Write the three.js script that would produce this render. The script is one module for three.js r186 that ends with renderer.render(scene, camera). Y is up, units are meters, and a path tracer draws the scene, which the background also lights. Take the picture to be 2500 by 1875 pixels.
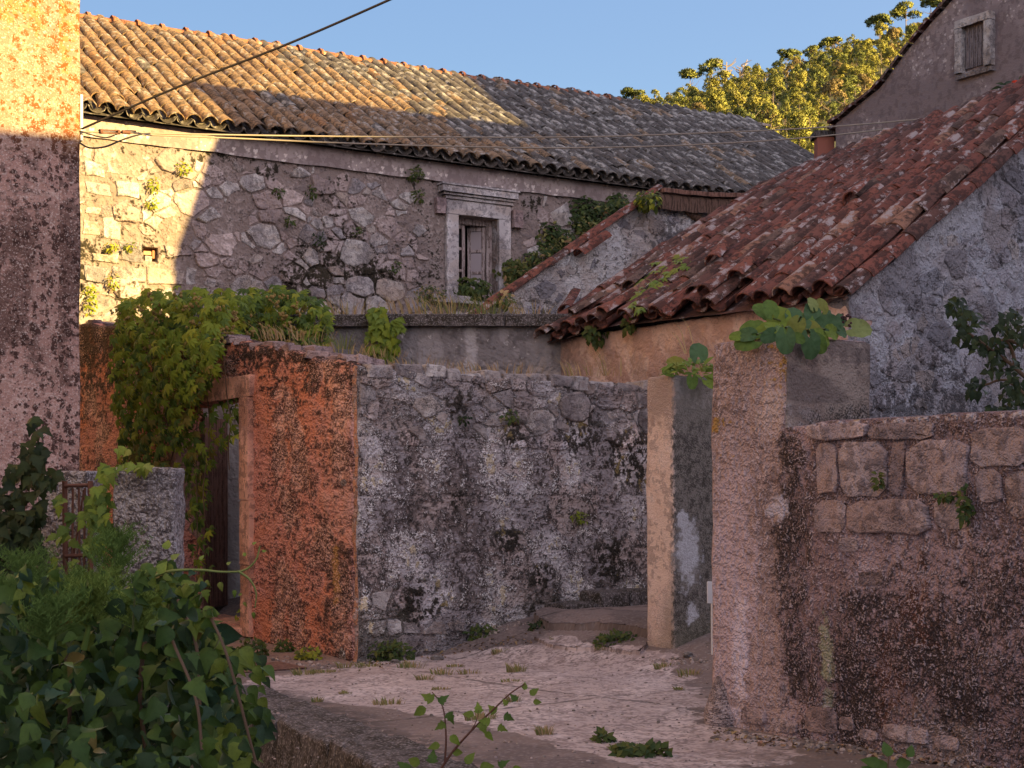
import * as THREE from 'three';
import { ImprovedNoise } from 'three/addons/math/ImprovedNoise.js';
import { mergeGeometries } from 'three/addons/utils/BufferGeometryUtils.js';

// ---------- camera, sky, sun, exposure ----------
const scene = new THREE.Scene();
const F = 1433, CX = 512, HY = 500;                 // focal length, centre column and horizon row for a 1024 x 768 frame
const camera = new THREE.PerspectiveCamera(2 * Math.atan(384 / F) * 180 / Math.PI, 4 / 3, 0.1, 2000);
camera.setViewOffset(1024, 768, 0, 384 - HY, 1024, 768);   // shift lens: verticals stay vertical
camera.position.set(0, 0, 0); camera.lookAt(0, 0, -10);
camera.focus = 11; camera.userData.fStop = 14;
scene.add(camera);

const SUN_AZ = 50 * Math.PI / 180, SUN_EL = 12.5 * Math.PI / 180, TE = Math.tan(SUN_EL);
const SH = new THREE.Vector3(Math.sin(SUN_AZ), 0, Math.cos(SUN_AZ));     // level direction to the sun (behind the viewer, to the right)
const SUN_DIR = new THREE.Vector3(SH.x * Math.cos(SUN_EL), Math.sin(SUN_EL), SH.z * Math.cos(SUN_EL));
const sun = new THREE.DirectionalLight(new THREE.Color().setRGB(1, 0.70, 0.25), 5.0);
sun.target.position.set(0, 0, -15); sun.position.copy(SUN_DIR).multiplyScalar(120).add(sun.target.position);
sun.castShadow = true; sun.shadow.radius = 0.42; sun.shadow.mapSize.set(4096, 4096);
Object.assign(sun.shadow.camera, { left: -60, right: 60, top: 60, bottom: -60, near: 1, far: 400 });
scene.add(sun); scene.add(sun.target);
const SKYK = 0.345;
{ // clear evening sky, paler towards the horizon, glowing on the sun's side
  const w = 512, h = 256, data = new Float32Array(w * h * 4), d = new THREE.Vector3();
  const ss = (a, b, x) => { x = Math.min(1, Math.max(0, (x - a) / (b - a))); return x * x * (3 - 2 * x); };
  for (let j = 0; j < h; j++) for (let i = 0; i < w; i++) {
    const el = ((j + 0.5) / h - 0.5) * Math.PI, az = ((i + 0.5) / w - 0.5) * 2 * Math.PI;
    d.set(Math.cos(el) * Math.cos(az), Math.sin(el), Math.cos(el) * Math.sin(az));
    const up = ss(0.06, 0.36, d.y), top = ss(0.3, 0.95, d.y);
    const c = [0.46 + (0.27 - 0.46) * up, 0.72 + (0.45 - 0.72) * up, 0.92 + (0.75 - 0.92) * up];
    c[0] += (0.15 - c[0]) * top; c[1] += (0.19 - c[1]) * top; c[2] += (0.32 - c[2]) * top;
    const g = Math.max(0, d.dot(SUN_DIR)), glow = Math.pow(0.5 + 0.5 * d.dot(SUN_DIR), 3.2) * 1.2 + Math.pow(g, 8) * 1.4;
    const low = Math.exp(-Math.max(0, d.y) * 2.2);
    c[0] += glow * (0.54 + 0.76 * low); c[1] += glow * (0.445 + 0.47 * low); c[2] += glow * (0.48 + 0.31 * low);
    if (d.y < 0) { const k = ss(0, -0.12, d.y); for (let q = 0; q < 3; q++) c[q] += ([0.10, 0.09, 0.08][q] - c[q]) * k; }
    const o = (j * w + i) * 4; data[o] = c[0] * SKYK; data[o + 1] = c[1] * SKYK; data[o + 2] = c[2] * SKYK; data[o + 3] = 1;
  }
  const sky = new THREE.DataTexture(data, w, h, THREE.RGBAFormat, THREE.FloatType);
  sky.mapping = THREE.EquirectangularReflectionMapping; sky.magFilter = sky.minFilter = THREE.LinearFilter; sky.needsUpdate = true;
  scene.background = sky; scene.environment = sky;
}
const renderer = new THREE.WebGLRenderer({ antialias: true });
renderer.setSize(1024, 768);
renderer.toneMapping = THREE.LinearToneMapping; renderer.toneMappingExposure = 3.0;
renderer.shadowMap.enabled = true; renderer.shadowMap.type = THREE.PCFSoftShadowMap;

// ---------- helpers ----------
function rng(seed) { let a = seed >>> 0; return () => { a = (a + 0x6D2B79F5) | 0; let t = Math.imul(a ^ (a >>> 15), 1 | a); t = (t + Math.imul(t ^ (t >>> 7), 61 | t)) ^ t; return ((t ^ (t >>> 14)) >>> 0) / 4294967296; }; }
const clamp = (x, a = 0, b = 1) => x < a ? a : x > b ? b : x;
const sst = (a, b, x) => { x = clamp((x - a) / (b - a)); return x * x * (3 - 2 * x); };
const mix = (a, b, k) => a + (b - a) * k;
const V = (x, y, z) => new THREE.Vector3(x, y, z);
const P = (px, py, D) => V((px - CX) / F * D, (HY - py) / F * D, -D);
const pn = new ImprovedNoise();
const n3 = (x, y, z) => pn.noise(x + 31.7, y + 11.3, z + 57.1);
const fb3 = (x, y, z) => n3(x, y, z) + 0.5 * n3(x * 2.1, y * 2.1, z * 2.1) + 0.25 * n3(x * 4.3, y * 4.3, z * 4.3);
const lerpT = (pts, x) => { if (x <= pts[0][0]) return pts[0][1]; for (let i = 1; i < pts.length; i++) if (x <= pts[i][0]) return mix(pts[i - 1][1], pts[i][1], (x - pts[i - 1][0]) / (pts[i][0] - pts[i - 1][0])); return pts[pts.length - 1][1]; };

const used = {};
function numbered(n) { const k = used[n] = (used[n] ?? -1) + 1; return k ? `${n}_${String(k).padStart(3, '0')}` : n; }
function tag(o, label, category, group) { o.userData.label = label; o.userData.category = category; if (group) o.userData.group = group; return o; }
function top(o, name) { o.name = numbered(name); scene.add(o); return o; }
function thing(name, label, category, pos, group) { const g = new THREE.Group(); top(g, name); if (pos) g.position.copy(pos); return tag(g, label, category, group); }
function struct(name, geo, mat) { const m = mesh(geo, mat); top(m, name); m.userData.kind = 'structure'; return m; }
function mesh(geo, mat) { const m = new THREE.Mesh(geo, mat); m.castShadow = m.receiveShadow = true; return m; }
function part(parent, name, geo, mat, pos) {
  const m = mesh(geo, mat); m.name = name; parent.add(m);
  if (pos) m.position.copy(pos);
  return m;
}
// keep the group's origin out of geometry written in world coordinates
function world(parent, name, geo, mat) { const g = geo; parent.updateWorldMatrix(true, false); g.applyMatrix4(parent.matrixWorld.clone().invert()); return part(parent, name, g, mat); }

// tileable noise fields
function tileNoise(n, f0, oct, seed, gain = 0.5) {
  const out = new Float32Array(n * n), R = rng(seed); let amp = 1, f = f0;
  for (let o = 0; o < oct && f <= n; o++) {
    const g = new Float32Array(f * f); for (let i = 0; i < g.length; i++) g[i] = R();
    for (let y = 0; y < n; y++) {
      const fy = y / n * f, y0 = fy | 0, ty = fy - y0, sy = ty * ty * (3 - 2 * ty), r0 = (y0 % f) * f, r1 = ((y0 + 1) % f) * f;
      for (let x = 0; x < n; x++) {
        const fx = x / n * f, x0 = fx | 0, tx = fx - x0, sx = tx * tx * (3 - 2 * tx), a = x0 % f, b = (x0 + 1) % f;
        out[y * n + x] += amp * mix(mix(g[r0 + a], g[r0 + b], sx), mix(g[r1 + a], g[r1 + b], sx), sy);
      }
    }
    amp *= gain; f *= 2;
  }
  let s = 0, s2 = 0; for (const v of out) { s += v; s2 += v * v; } const m = s / out.length, sd = Math.sqrt(s2 / out.length - m * m);
  for (let i = 0; i < out.length; i++) out[i] = 0.5 + (out[i] - m) / (sd * 5);   // mean .5, nearly always within 0..1
  return out;
}
function spotTile(n, count, rMin, rMax, seed) {
  const out = new Float32Array(n * n), R = rng(seed);
  for (let k = 0; k < count; k++) {
    const cx = R() * n, cy = R() * n, r = (rMin + (rMax - rMin) * Math.pow(R(), 2.5)) * n, h = 0.55 + 0.45 * R(), p1 = R() * 6.3, p2 = R() * 6.3;
    for (let y = Math.floor(cy - r * 1.4); y <= cy + r * 1.4; y++) for (let x = Math.floor(cx - r * 1.4); x <= cx + r * 1.4; x++) {
      const dx = x - cx, dy = y - cy, an = Math.atan2(dy, dx), rr = r * (1 + 0.22 * Math.sin(an * 3 + p1) + 0.14 * Math.sin(an * 5 + p2));
      const v = h * (1 - sst(0.6, 1, Math.hypot(dx, dy) / rr)), i = (((y % n) + n) % n) * n + (((x % n) + n) % n);
      if (v > out[i]) out[i] = v;
    }
  }
  return out;
}
const TN = 512;
const NA = tileNoise(TN, 4, 7, 1), NB = tileNoise(TN, 4, 7, 2), NC = tileNoise(TN, 16, 6, 3, 0.62), ND = tileNoise(TN, 64, 3, 4, 0.7), NE = tileNoise(TN, 4, 7, 7);
const SP1 = spotTile(TN, 260, 0.004, 0.03, 5), SP2 = spotTile(TN, 120, 0.006, 0.05, 6);
function S(t, x, y) { x *= TN; y *= TN; let x0 = Math.floor(x), y0 = Math.floor(y); const fx = x - x0, fy = y - y0; x0 &= 511; y0 &= 511; const x1 = (x0 + 1) & 511, y1 = (y0 + 1) & 511; const a = t[y0 * TN + x0], b = t[y0 * TN + x1], c = t[y1 * TN + x0], d = t[y1 * TN + x1]; return (a + (b - a) * fx) + ((c + (d - c) * fx) - (a + (b - a) * fx)) * fy; }
const LUT = new Uint8Array(4097); for (let i = 0; i <= 4096; i++) { const l = i / 4096; LUT[i] = Math.round(255 * (l <= 0.0031308 ? 12.92 * l : 1.055 * Math.pow(l, 1 / 2.4) - 0.055)); }
// f(x, y, out): x, y in metres; out = linear r, g, b and height 0..1
function paint(mw, mh, W, H, f, con = 1.3, piv = 0.3) {
  W = Math.round(W * 0.72); H = Math.round(H * 0.72);
  const col = new Uint8Array(W * H * 4), hgt = new Uint8Array(W * H * 4), o = [0, 0, 0, 0];
  for (let j = 0; j < H; j++) for (let i = 0; i < W; i++) {
    o[0] = o[1] = o[2] = 0.4; o[3] = 0.5; f((i + 0.5) / W * mw, (j + 0.5) / H * mh, o); if (con !== 1) { const l = Math.max(0.004, 0.35 * o[0] + 0.45 * o[1] + 0.2 * o[2]), k = Math.pow(l / piv, con - 1); o[0] *= k; o[1] *= k; o[2] *= k; }
    const k = (j * W + i) * 4; for (let q = 0; q < 3; q++) col[k + q] = LUT[(clamp(o[q]) * 4096) | 0];
    col[k + 3] = 255; hgt[k] = hgt[k + 1] = hgt[k + 2] = clamp(o[3]) * 255; hgt[k + 3] = 255;
  }
  const mk = (d, srgb) => { const t = new THREE.DataTexture(d, W, H, THREE.RGBAFormat); t.wrapS = t.wrapT = THREE.RepeatWrapping; t.magFilter = THREE.LinearFilter; t.minFilter = THREE.LinearMipmapLinearFilter; t.generateMipmaps = true; if (srgb) t.colorSpace = THREE.SRGBColorSpace; t.needsUpdate = true; return t; };
  return { map: mk(col, true), bump: mk(hgt, false), mw, mh };
}
function texMat(p, bumpScale, extra = {}) { const m = new THREE.MeshStandardMaterial({ map: p.map, bumpMap: p.bump, bumpScale, roughness: 0.95, metalness: 0, side: THREE.DoubleSide, ...extra }); m.userData.t = p; return m; }
const flat = (r, g, b, extra = {}) => new THREE.MeshStandardMaterial({ color: new THREE.Color().setRGB(r, g, b), roughness: 0.9, metalness: 0, side: THREE.DoubleSide, ...extra });
const lay = (o, r, g, b, k) => { o[0] += (r - o[0]) * k; o[1] += (g - o[1]) * k; o[2] += (b - o[2]) * k; };

// a wall's own frame: s runs to the right as one faces it, y up, d out towards the viewer
class Frame {
  constructor(x, z, ex, ez) { const l = Math.hypot(ex, ez); this.x = x; this.z = z; this.ex = ex / l; this.ez = ez / l; this.nx = -this.ez; this.nz = this.ex; }
  at(s, y, d = 0) { return V(this.x + this.ex * s + this.nx * d, y, this.z + this.ez * s + this.nz * d); }
  hit(px, py) { const tx = (px - CX) / F, ty = (HY - py) / F; const k = (this.x * this.nx + this.z * this.nz) / (tx * this.nx - this.nz); return [(tx * k - this.x) * this.ex + (-k - this.z) * this.ez, ty * k, k]; }
  matrix(s, y, d = 0) { const p = this.at(s, y, d); return new THREE.Matrix4().makeBasis(V(this.ex, 0, this.ez), V(0, 1, 0), V(this.nx, 0, this.nz)).setPosition(p); }
}
// A weathered slab of masonry: front, top, ends and back, edges worn round, surface uneven. Units metres; uv = metres / texture size, unrolled round the corners.
function slab(fr, o) {
  const { L, top: topF, bot: botF, thick = 0.4, cell = 0.06, amp = 0.012, freq = 2.2, round = 0.03, tex, holes = [], u0 = 0, v0 = 0, back = true, ends = [1, 1] } = o;
  const tp = typeof topF === 'number' ? () => topF : topF, bt = typeof botF === 'number' ? () => botF : botF;
  const axis = (len, c, extra = []) => { const a = new Set([0, len]); for (const q of [0.12, 0.4, 1]) { a.add(round * q); a.add(len - round * q); } const n = Math.max(1, Math.round((len - 2 * round) / c)); for (let i = 0; i <= n; i++) a.add(round + (len - 2 * round) * i / n); for (const e of extra) a.add(e); return [...a].filter(x => x >= 0 && x <= len).sort((x, y) => x - y); };
  const sA = axis(L, cell, holes.flatMap(h => [h[0], h[1]]));
  const ymin = Math.min(...sA.map(bt)), Hm = Math.max(...sA.map(tp)) - ymin;
  const tA = axis(Hm, cell, holes.flatMap(h => [h[2] - ymin, h[3] - ymin]));
  const dA = axis(thick, Math.max(cell, 0.05)), pos = [], uv = [], idx = [];
  const yOf = (s, tau) => { if (holes.length) { const T = tp(s), lim = Hm * 0.86; return tau <= lim ? ymin + tau : mix(ymin + lim, T, (tau - lim) / (Hm - lim)); } return mix(bt(s), tp(s), tau / Hm); };
  const put = (s, tau, d) => { // d: 0 front .. thick back
    const y = yOf(s, tau), T = tp(s);
    const q = [clamp(s, round, L - round), Math.min(y, T - round), clamp(d, round, thick - round)], v = [s - q[0], y - q[1], d - q[2]];
    const l = Math.hypot(...v); let p = [s, y, d];
    if (l > round * 1.0001) p = q.map((c, i) => c + v[i] / l * round);
    const w = fr.at(p[0], p[1], -p[2]);
    if (amp) { const f = freq, a = amp; const x0 = w.x, y0 = w.y, z0 = w.z; w.x += a * fb3(x0 * f, y0 * f, z0 * f); w.y += a * 0.6 * fb3(y0 * f + 9, z0 * f, x0 * f); w.z += a * fb3(z0 * f, x0 * f + 5, y0 * f); }
    return w;
  };
  const grid = (A, B, fn, fu, flip, skip) => {
    const b0 = pos.length / 3; for (const b of B) for (const a of A) { const w = fn(a, b); pos.push(w.x, w.y, w.z); uv.push(...fu(a, b)); }
    for (let j = 0; j < B.length - 1; j++) for (let i = 0; i < A.length - 1; i++) {
      if (skip && skip((A[i] + A[i + 1]) / 2, (B[j] + B[j + 1]) / 2)) continue;
      const p = b0 + j * A.length + i, q = p + 1, r = p + A.length, t = r + 1;
      if (flip) idx.push(p, r, q, q, r, t); else idx.push(p, q, r, q, t, r);
    }
  };
  const tw = tex?.mw ?? 1, th = tex?.mh ?? 1, inHole = (s, tau) => holes.some(h => s > h[0] && s < h[1] && ymin + tau > h[2] && ymin + tau < h[3]);
  grid(sA, tA, (s, t) => put(s, t, 0), (s, t) => [(u0 + s) / tw, (v0 + yOf(s, t)) / th], false, holes.length ? inHole : null);
  grid(sA, dA, (s, d) => put(s, Hm, d), (s, d) => [(u0 + s) / tw, (v0 + tp(s) + d) / th], false);
  if (ends[1]) grid(dA, tA, (d, t) => put(L, t, d), (d, t) => [(u0 + L + d) / tw, (v0 + yOf(L, t)) / th], false);
  if (ends[0]) grid(dA, tA, (d, t) => put(0, t, d), (d, t) => [(u0 - d) / tw, (v0 + yOf(0, t)) / th], true);
  if (back) grid(sA, tA, (s, t) => put(s, t, thick), (s, t) => [(u0 + s) / tw, (v0 + yOf(s, t)) / th], true, holes.length ? inHole : null);
  for (const h of holes) if (!h[4]) { // reveals
    const ta = tA.filter(t => ymin + t >= h[2] - 1e-6 && ymin + t <= h[3] + 1e-6), sa = sA.filter(s => s >= h[0] - 1e-6 && s <= h[1] + 1e-6);
    grid(dA, ta, (d, t) => put(h[0], t, d), (d, t) => [(h[0] + d) / tw, (v0 + ymin + t) / th], false);
    grid(dA, ta, (d, t) => put(h[1], t, d), (d, t) => [(h[1] - d) / tw, (v0 + ymin + t) / th], true);
    grid(sa, dA, (s, d) => put(s, h[3] - ymin, d), (s, d) => [s / tw, (v0 + h[3] + d) / th], true);
    grid(sa, dA, (s, d) => put(s, h[2] - ymin, d), (s, d) => [s / tw, (v0 + h[2] - d) / th], false);
  }
  const g = new THREE.BufferGeometry(); g.setAttribute('position', new THREE.Float32BufferAttribute(pos, 3)); g.setAttribute('uv', new THREE.Float32BufferAttribute(uv, 2)); g.setIndex(idx);
  smooth(g); return g;
}
// normals shared by all corners at one place
function smooth(g) {
  g.computeVertexNormals(); const p = g.attributes.position, n = g.attributes.normal, m = new Map();
  for (let i = 0; i < p.count; i++) { const k = `${Math.round(p.getX(i) * 2e3)},${Math.round(p.getY(i) * 2e3)},${Math.round(p.getZ(i) * 2e3)}`; let a = m.get(k); if (!a) m.set(k, a = [0, 0, 0, []]); a[0] += n.getX(i); a[1] += n.getY(i); a[2] += n.getZ(i); a[3].push(i); }
  for (const a of m.values()) { const l = Math.hypot(a[0], a[1], a[2]) || 1; for (const i of a[3]) n.setXYZ(i, a[0] / l, a[1] / l, a[2] / l); }
  return g;
}
// box with softened edges, in a frame: s0..s1, y0..y1, d0 (back) .. d1 (front)
function blk(fr, s0, s1, y0, y1, d0, d1, o = {}) { const f2 = new Frame(fr.x + fr.nx * d1, fr.z + fr.nz * d1, fr.ex, fr.ez), f3 = new Frame(f2.x + f2.ex * s0, f2.z + f2.ez * s0, fr.ex, fr.ez); const R = Math.min(o.round ?? 0.008, (s1 - s0) / 3, (y1 - y0) / 3, (d1 - d0) / 3); return slab(f3, { L: s1 - s0, top: y1, bot: y0, thick: d1 - d0, cell: o.cell ?? 0.2, amp: o.amp ?? 0.003, freq: o.freq ?? 6, tex: o.tex, u0: o.u0 ?? s0, v0: o.v0 ?? 0, ...o, round: R }); }
// one stone set in a wall: outline poly [[s,y]...], a low rough face with a broken edge
function stoneGeo(fr, poly, h, R, tex, d0 = 0, opt = {}) {
  const n = poly.length, cx = poly.reduce((a, p) => a + p[0], 0) / n, cy = poly.reduce((a, p) => a + p[1], 0) / n, pos = [], uv = [], idx = [], uo = opt.uv ? opt.uv[0] : R() * 3, vo = opt.uv ? opt.uv[1] : R() * 3, tx = (R() - 0.5) * 0.10, ty = (R() - 0.5) * 0.10;
  const ph = [R() * 9, R() * 9], size = Math.sqrt(poly.reduce((m, p) => Math.max(m, (p[0] - cx) ** 2 + (p[1] - cy) ** 2), 0));
  const ring = (k, d, j) => { for (const p of poly) { const s = cx + (p[0] - cx) * k + (R() - 0.5) * j * size, y = cy + (p[1] - cy) * k + (R() - 0.5) * j * size, dd = d0 + d + (k < 0.97 ? (tx * (s - cx) + ty * (y - cy)) + h * 0.7 * n3(s * 9 + ph[0], y * 9, ph[1]) : 0), w = fr.at(s, y, dd); if (opt.amp) { const f = opt.freq, a = opt.amp, x0 = w.x, y0 = w.y, z0 = w.z; w.x += a * fb3(x0 * f, y0 * f, z0 * f); w.z += a * fb3(z0 * f, x0 * f + 5, y0 * f); } pos.push(w.x, w.y, w.z); uv.push((s + uo) / tex.mw, (y + vo) / tex.mh); } };
  ring(1.0, -0.035, 0); ring(0.99, h * 0.55, 0.03); ring(opt.in1 ?? 0.91, h, 0.08); ring(0.5, h * 1.05, 0.18);
  const w = fr.at(cx, cy, d0 + h * (0.8 + 0.4 * R())); if (opt.amp) { const f = opt.freq, a = opt.amp, x0 = w.x, y0 = w.y, z0 = w.z; w.x += a * fb3(x0 * f, y0 * f, z0 * f); w.z += a * fb3(z0 * f, x0 * f + 5, y0 * f); } pos.push(w.x, w.y, w.z); uv.push((cx + uo) / tex.mw, (cy + vo) / tex.mh);
  for (let r = 0; r < 3; r++) for (let i = 0; i < n; i++) { const a = r * n + i, b = r * n + (i + 1) % n; idx.push(a, b, a + n, b, b + n, a + n); }
  for (let i = 0; i < n; i++) idx.push(3 * n + i, 3 * n + (i + 1) % n, 4 * n);
  const g = new THREE.BufferGeometry(); g.setAttribute('position', new THREE.Float32BufferAttribute(pos, 3)); g.setAttribute('uv', new THREE.Float32BufferAttribute(uv, 2)); g.setIndex(idx);
  const f = opt.flat === false ? g : g.toNonIndexed(); f.computeVertexNormals(); if (f !== g) { g.computeVertexNormals(); const q = f.attributes.normal, sm = g.attributes.normal; for (let i = 0; i < idx.length; i++) { const k = idx[i]; q.setXYZ(i, q.getX(i) + sm.getX(k), q.getY(i) + sm.getY(k), q.getZ(i) + sm.getZ(k)); } f.normalizeNormals?.(); }
  return f;
}
// irregular cells in [s0,s1] x [y0,y1]: seeds of uneven size, cut against each other, outlines roughened
function rubble(s0, s1, y0, y1, size, R, aspect = 1.35, gap = 0.02, keep = () => true) {
  const seeds = [], area = (s1 - s0) * (y1 - y0), N = Math.round(area / (size * size) * 1.15);
  for (let k = 0; k < N * 40 && seeds.length < N; k++) { const r = size * (0.45 + 1.0 * Math.pow(R(), 1.7)), x = s0 + R() * (s1 - s0), y = y0 + R() * (y1 - y0); if (seeds.every(q => Math.hypot((q.x - x) / aspect, q.y - y) > (q.r + r) * 0.40)) seeds.push({ x, y, r }); }
  const out = [];
  for (const a of seeds) {
    let poly = [[Math.max(s0, a.x - 1), Math.max(y0, a.y - 1)], [Math.min(s1, a.x + 1), Math.max(y0, a.y - 1)], [Math.min(s1, a.x + 1), Math.min(y1, a.y + 1)], [Math.max(s0, a.x - 1), Math.min(y1, a.y + 1)]];
    for (const b of seeds) { if (a === b) continue; const dx = (b.x - a.x) / aspect, dy = b.y - a.y, l = Math.hypot(dx, dy); if (l > size * 4) continue; const m = l / 2 + (a.r * a.r - b.r * b.r) / (2 * l) * 0.5; const nx = dx / l, ny = dy / l;
      const sd = p => ((p[0] - a.x) / aspect) * nx + (p[1] - a.y) * ny - m, nw = []; for (let i = 0; i < poly.length; i++) { const p = poly[i], q = poly[(i + 1) % poly.length], dp = sd(p), dq = sd(q); if (dp <= 0) nw.push(p); if (dp * dq < 0) { const k = dp / (dp - dq); nw.push([p[0] + (q[0] - p[0]) * k, p[1] + (q[1] - p[1]) * k]); } } poly = nw; if (poly.length < 3) break; }
    if (poly.length < 3) continue;
    const cx = poly.reduce((t, p) => t + p[0], 0) / poly.length, cy = poly.reduce((t, p) => t + p[1], 0) / poly.length;
    // keep the corners, break long sides, pull in by the joint, roughen
    const rs = []; for (let i = 0; i < poly.length; i++) { const p = poly[i], q = poly[(i + 1) % poly.length], l = Math.hypot(q[0] - p[0], q[1] - p[1]); if (l < size * 0.12) continue; rs.push(p); if (l > size * 0.45) { const f = 0.35 + 0.3 * R(), o = (R() - 0.5) * l * 0.12; rs.push([mix(p[0], q[0], f) - (q[1] - p[1]) / l * o, mix(p[1], q[1], f) + (q[0] - p[0]) / l * o]); } }
    if (rs.length < 4) continue;
    const rad = Math.sqrt(rs.reduce((m, p) => Math.max(m, (p[0] - cx) ** 2 + (p[1] - cy) ** 2), 0)); if (rad < gap * 2.2) continue;
    const pp = rs.map(p => { const dx = p[0] - cx, dy = p[1] - cy, l = Math.hypot(dx, dy) || 1, k = Math.max(0.3, (l - gap * (0.7 + 0.9 * R())) / l) * (0.94 + 0.09 * R()); return [cx + dx * k, cy + dy * k]; });
    if (keep(cx, cy, rad)) out.push({ poly: pp, cx, cy, rad, area: rad * rad });
  }
  return out.sort((p, q) => q.area - p.area);
}
// lay stones on a wall part: the largest as pieces of their own, small ones joined
function layStones(wall, fr, cells, mats, R, h = [0.012, 0.035], limit = 300, opt = {}) {
  const name = 'stone';
  const rest = [];
  cells.forEach((c, i) => { const g = stoneGeo(fr, c.poly, mix(h[0], h[1], R()) * clamp(c.rad / 0.2, 0.4, 1.4), R, mats[0].userData.t, 0, opt); if (i < limit) world(wall, name, g, mats[(R() * mats.length) | 0]); else rest.push(g); });
  if (rest.length) { const m = world(wall, 'small_stones', mergeGeometries(rest), mats[0]); m.userData.kind = 'stuff'; }
}
function tube(pts, r, seg = 24, rad = 6, closed = false) { return new THREE.TubeGeometry(new THREE.CatmullRomCurve3(pts, closed), seg, r, rad, closed); }
function tubeTaper(pts, r0, r1, seg = 16, rad = 6) { const c = new THREE.CatmullRomCurve3(pts), g = new THREE.TubeGeometry(c, seg, 1, rad), p = g.attributes.position, q = V(0, 0, 0); for (let i = 0; i <= seg; i++) { c.getPointAt(i / seg, q); const r = mix(r0, r1, i / seg); for (let j = 0; j <= rad; j++) { const k = i * (rad + 1) + j; p.setXYZ(k, q.x + (p.getX(k) - q.x) * r, q.y + (p.getY(k) - q.y) * r, q.z + (p.getZ(k) - q.z) * r); } } return g; }

// ---------- places in plan ----------
const U = [0.8177, -0.5757], W = [-0.5757, -0.8177];               // the two directions the yard walls run in: right-away and left-away
const C0 = [-1.34, -12];                                             // corner of the yard wall
const ab = (a, b, o = C0) => [o[0] + U[0] * a + W[0] * b, o[1] + U[1] * a + W[1] * b];
const fHouse = (() => { const n = [0.504, 0.8637], c = 20.3, t = -0.40, D = c / (0.8637 - 0.504 * t); return new Frame(t * D, -D, 0.8637, -0.504); })();
const fTower = (() => { const r = [-3.91, -13]; return new Frame(r[0] - 3.2 * U[0], r[1] - 3.2 * U[1], U[0], U[1]); })();
const fGrey = new Frame(C0[0] + 0.02 * U[0] - 0.045 * W[0], C0[1] + 0.02 * U[1] - 0.045 * W[1], U[0], U[1]);
const LO = 7.2, fOrange = (() => { const p = ab(0, LO); return new Frame(p[0], p[1], -W[0], -W[1]); })();
const fNear = new Frame(1.11, -8, -W[0], -W[1]);
const fPil2 = (() => { const c = [1.24, -11]; return new Frame(c[0] + 0.324 * W[0], c[1] + 0.324 * W[1], -W[0], -W[1]); })();
const fTerr = new Frame(-3.8, -16, 1, 0);
const E0 = [2.86, -12.5];                                            // near corner of the red roofed house
const fPink = (() => { const p = ab(0.12, 4.4, E0); return new Frame(p[0], p[1], -W[0], -W[1]); })();
const fGable = (() => { const p = ab(0.13, 0.02, E0); return new Frame(p[0], p[1], U[0], U[1]); })();
const fShed = (() => { const c = 15.8, t = -0.045, D = c / (0.8637 - 0.504 * t); return new Frame(t * D, -D, 0.8637, -0.504); })();
const fUp = new Frame(5.66, -25.1, -W[0], -W[1]);
const edgeX = z => mix(-1.79, -0.54, clamp((z + 9.8) / 2.85, -1.5, 2));   // left edge of the pavement, towards the camera
function groundY(x, z) {
  const dx = x - C0[0], dz = z - C0[1], a = dx * U[0] + dz * U[1], b = dx * W[0] + dz * W[1];
  let y = -1.36 + 0.026 * clamp(-b, 0, 5) + 0.02 * clamp(b, 0, 6) + 0.29 * sst(0.7, 2.0, a + 0.12 * (b + 1)) * sst(-4.2, -2.4, b);
  y += 0.025 * fb3(x * 0.5, 3, z * 0.5) + 0.008 * fb3(x * 2.3, 7, z * 2.3);
  return y;
}
function lowY(x, z) { return groundY(x, z) - 0.55 * sst(0.1, 0.3, edgeX(z) - x) * sst(-10.3, -9.6, z); }
function groundHit(px, py) { let D = 9; for (let k = 0; k < 30; k++) { const x = (px - CX) / F * D; D = mix(D, -groundY(x, -D) * F / (py - HY), 0.6); } return [(px - CX) / F * D, -D]; }
const inPoly = (P, x, y) => { let c = false; for (let i = 0, j = P.length - 1; i < P.length; j = i++) if ((P[i][1] > y) !== (P[j][1] > y) && x < (P[j][0] - P[i][0]) * (y - P[i][1]) / (P[j][1] - P[i][1]) + P[i][0]) c = !c; return c; };

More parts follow.
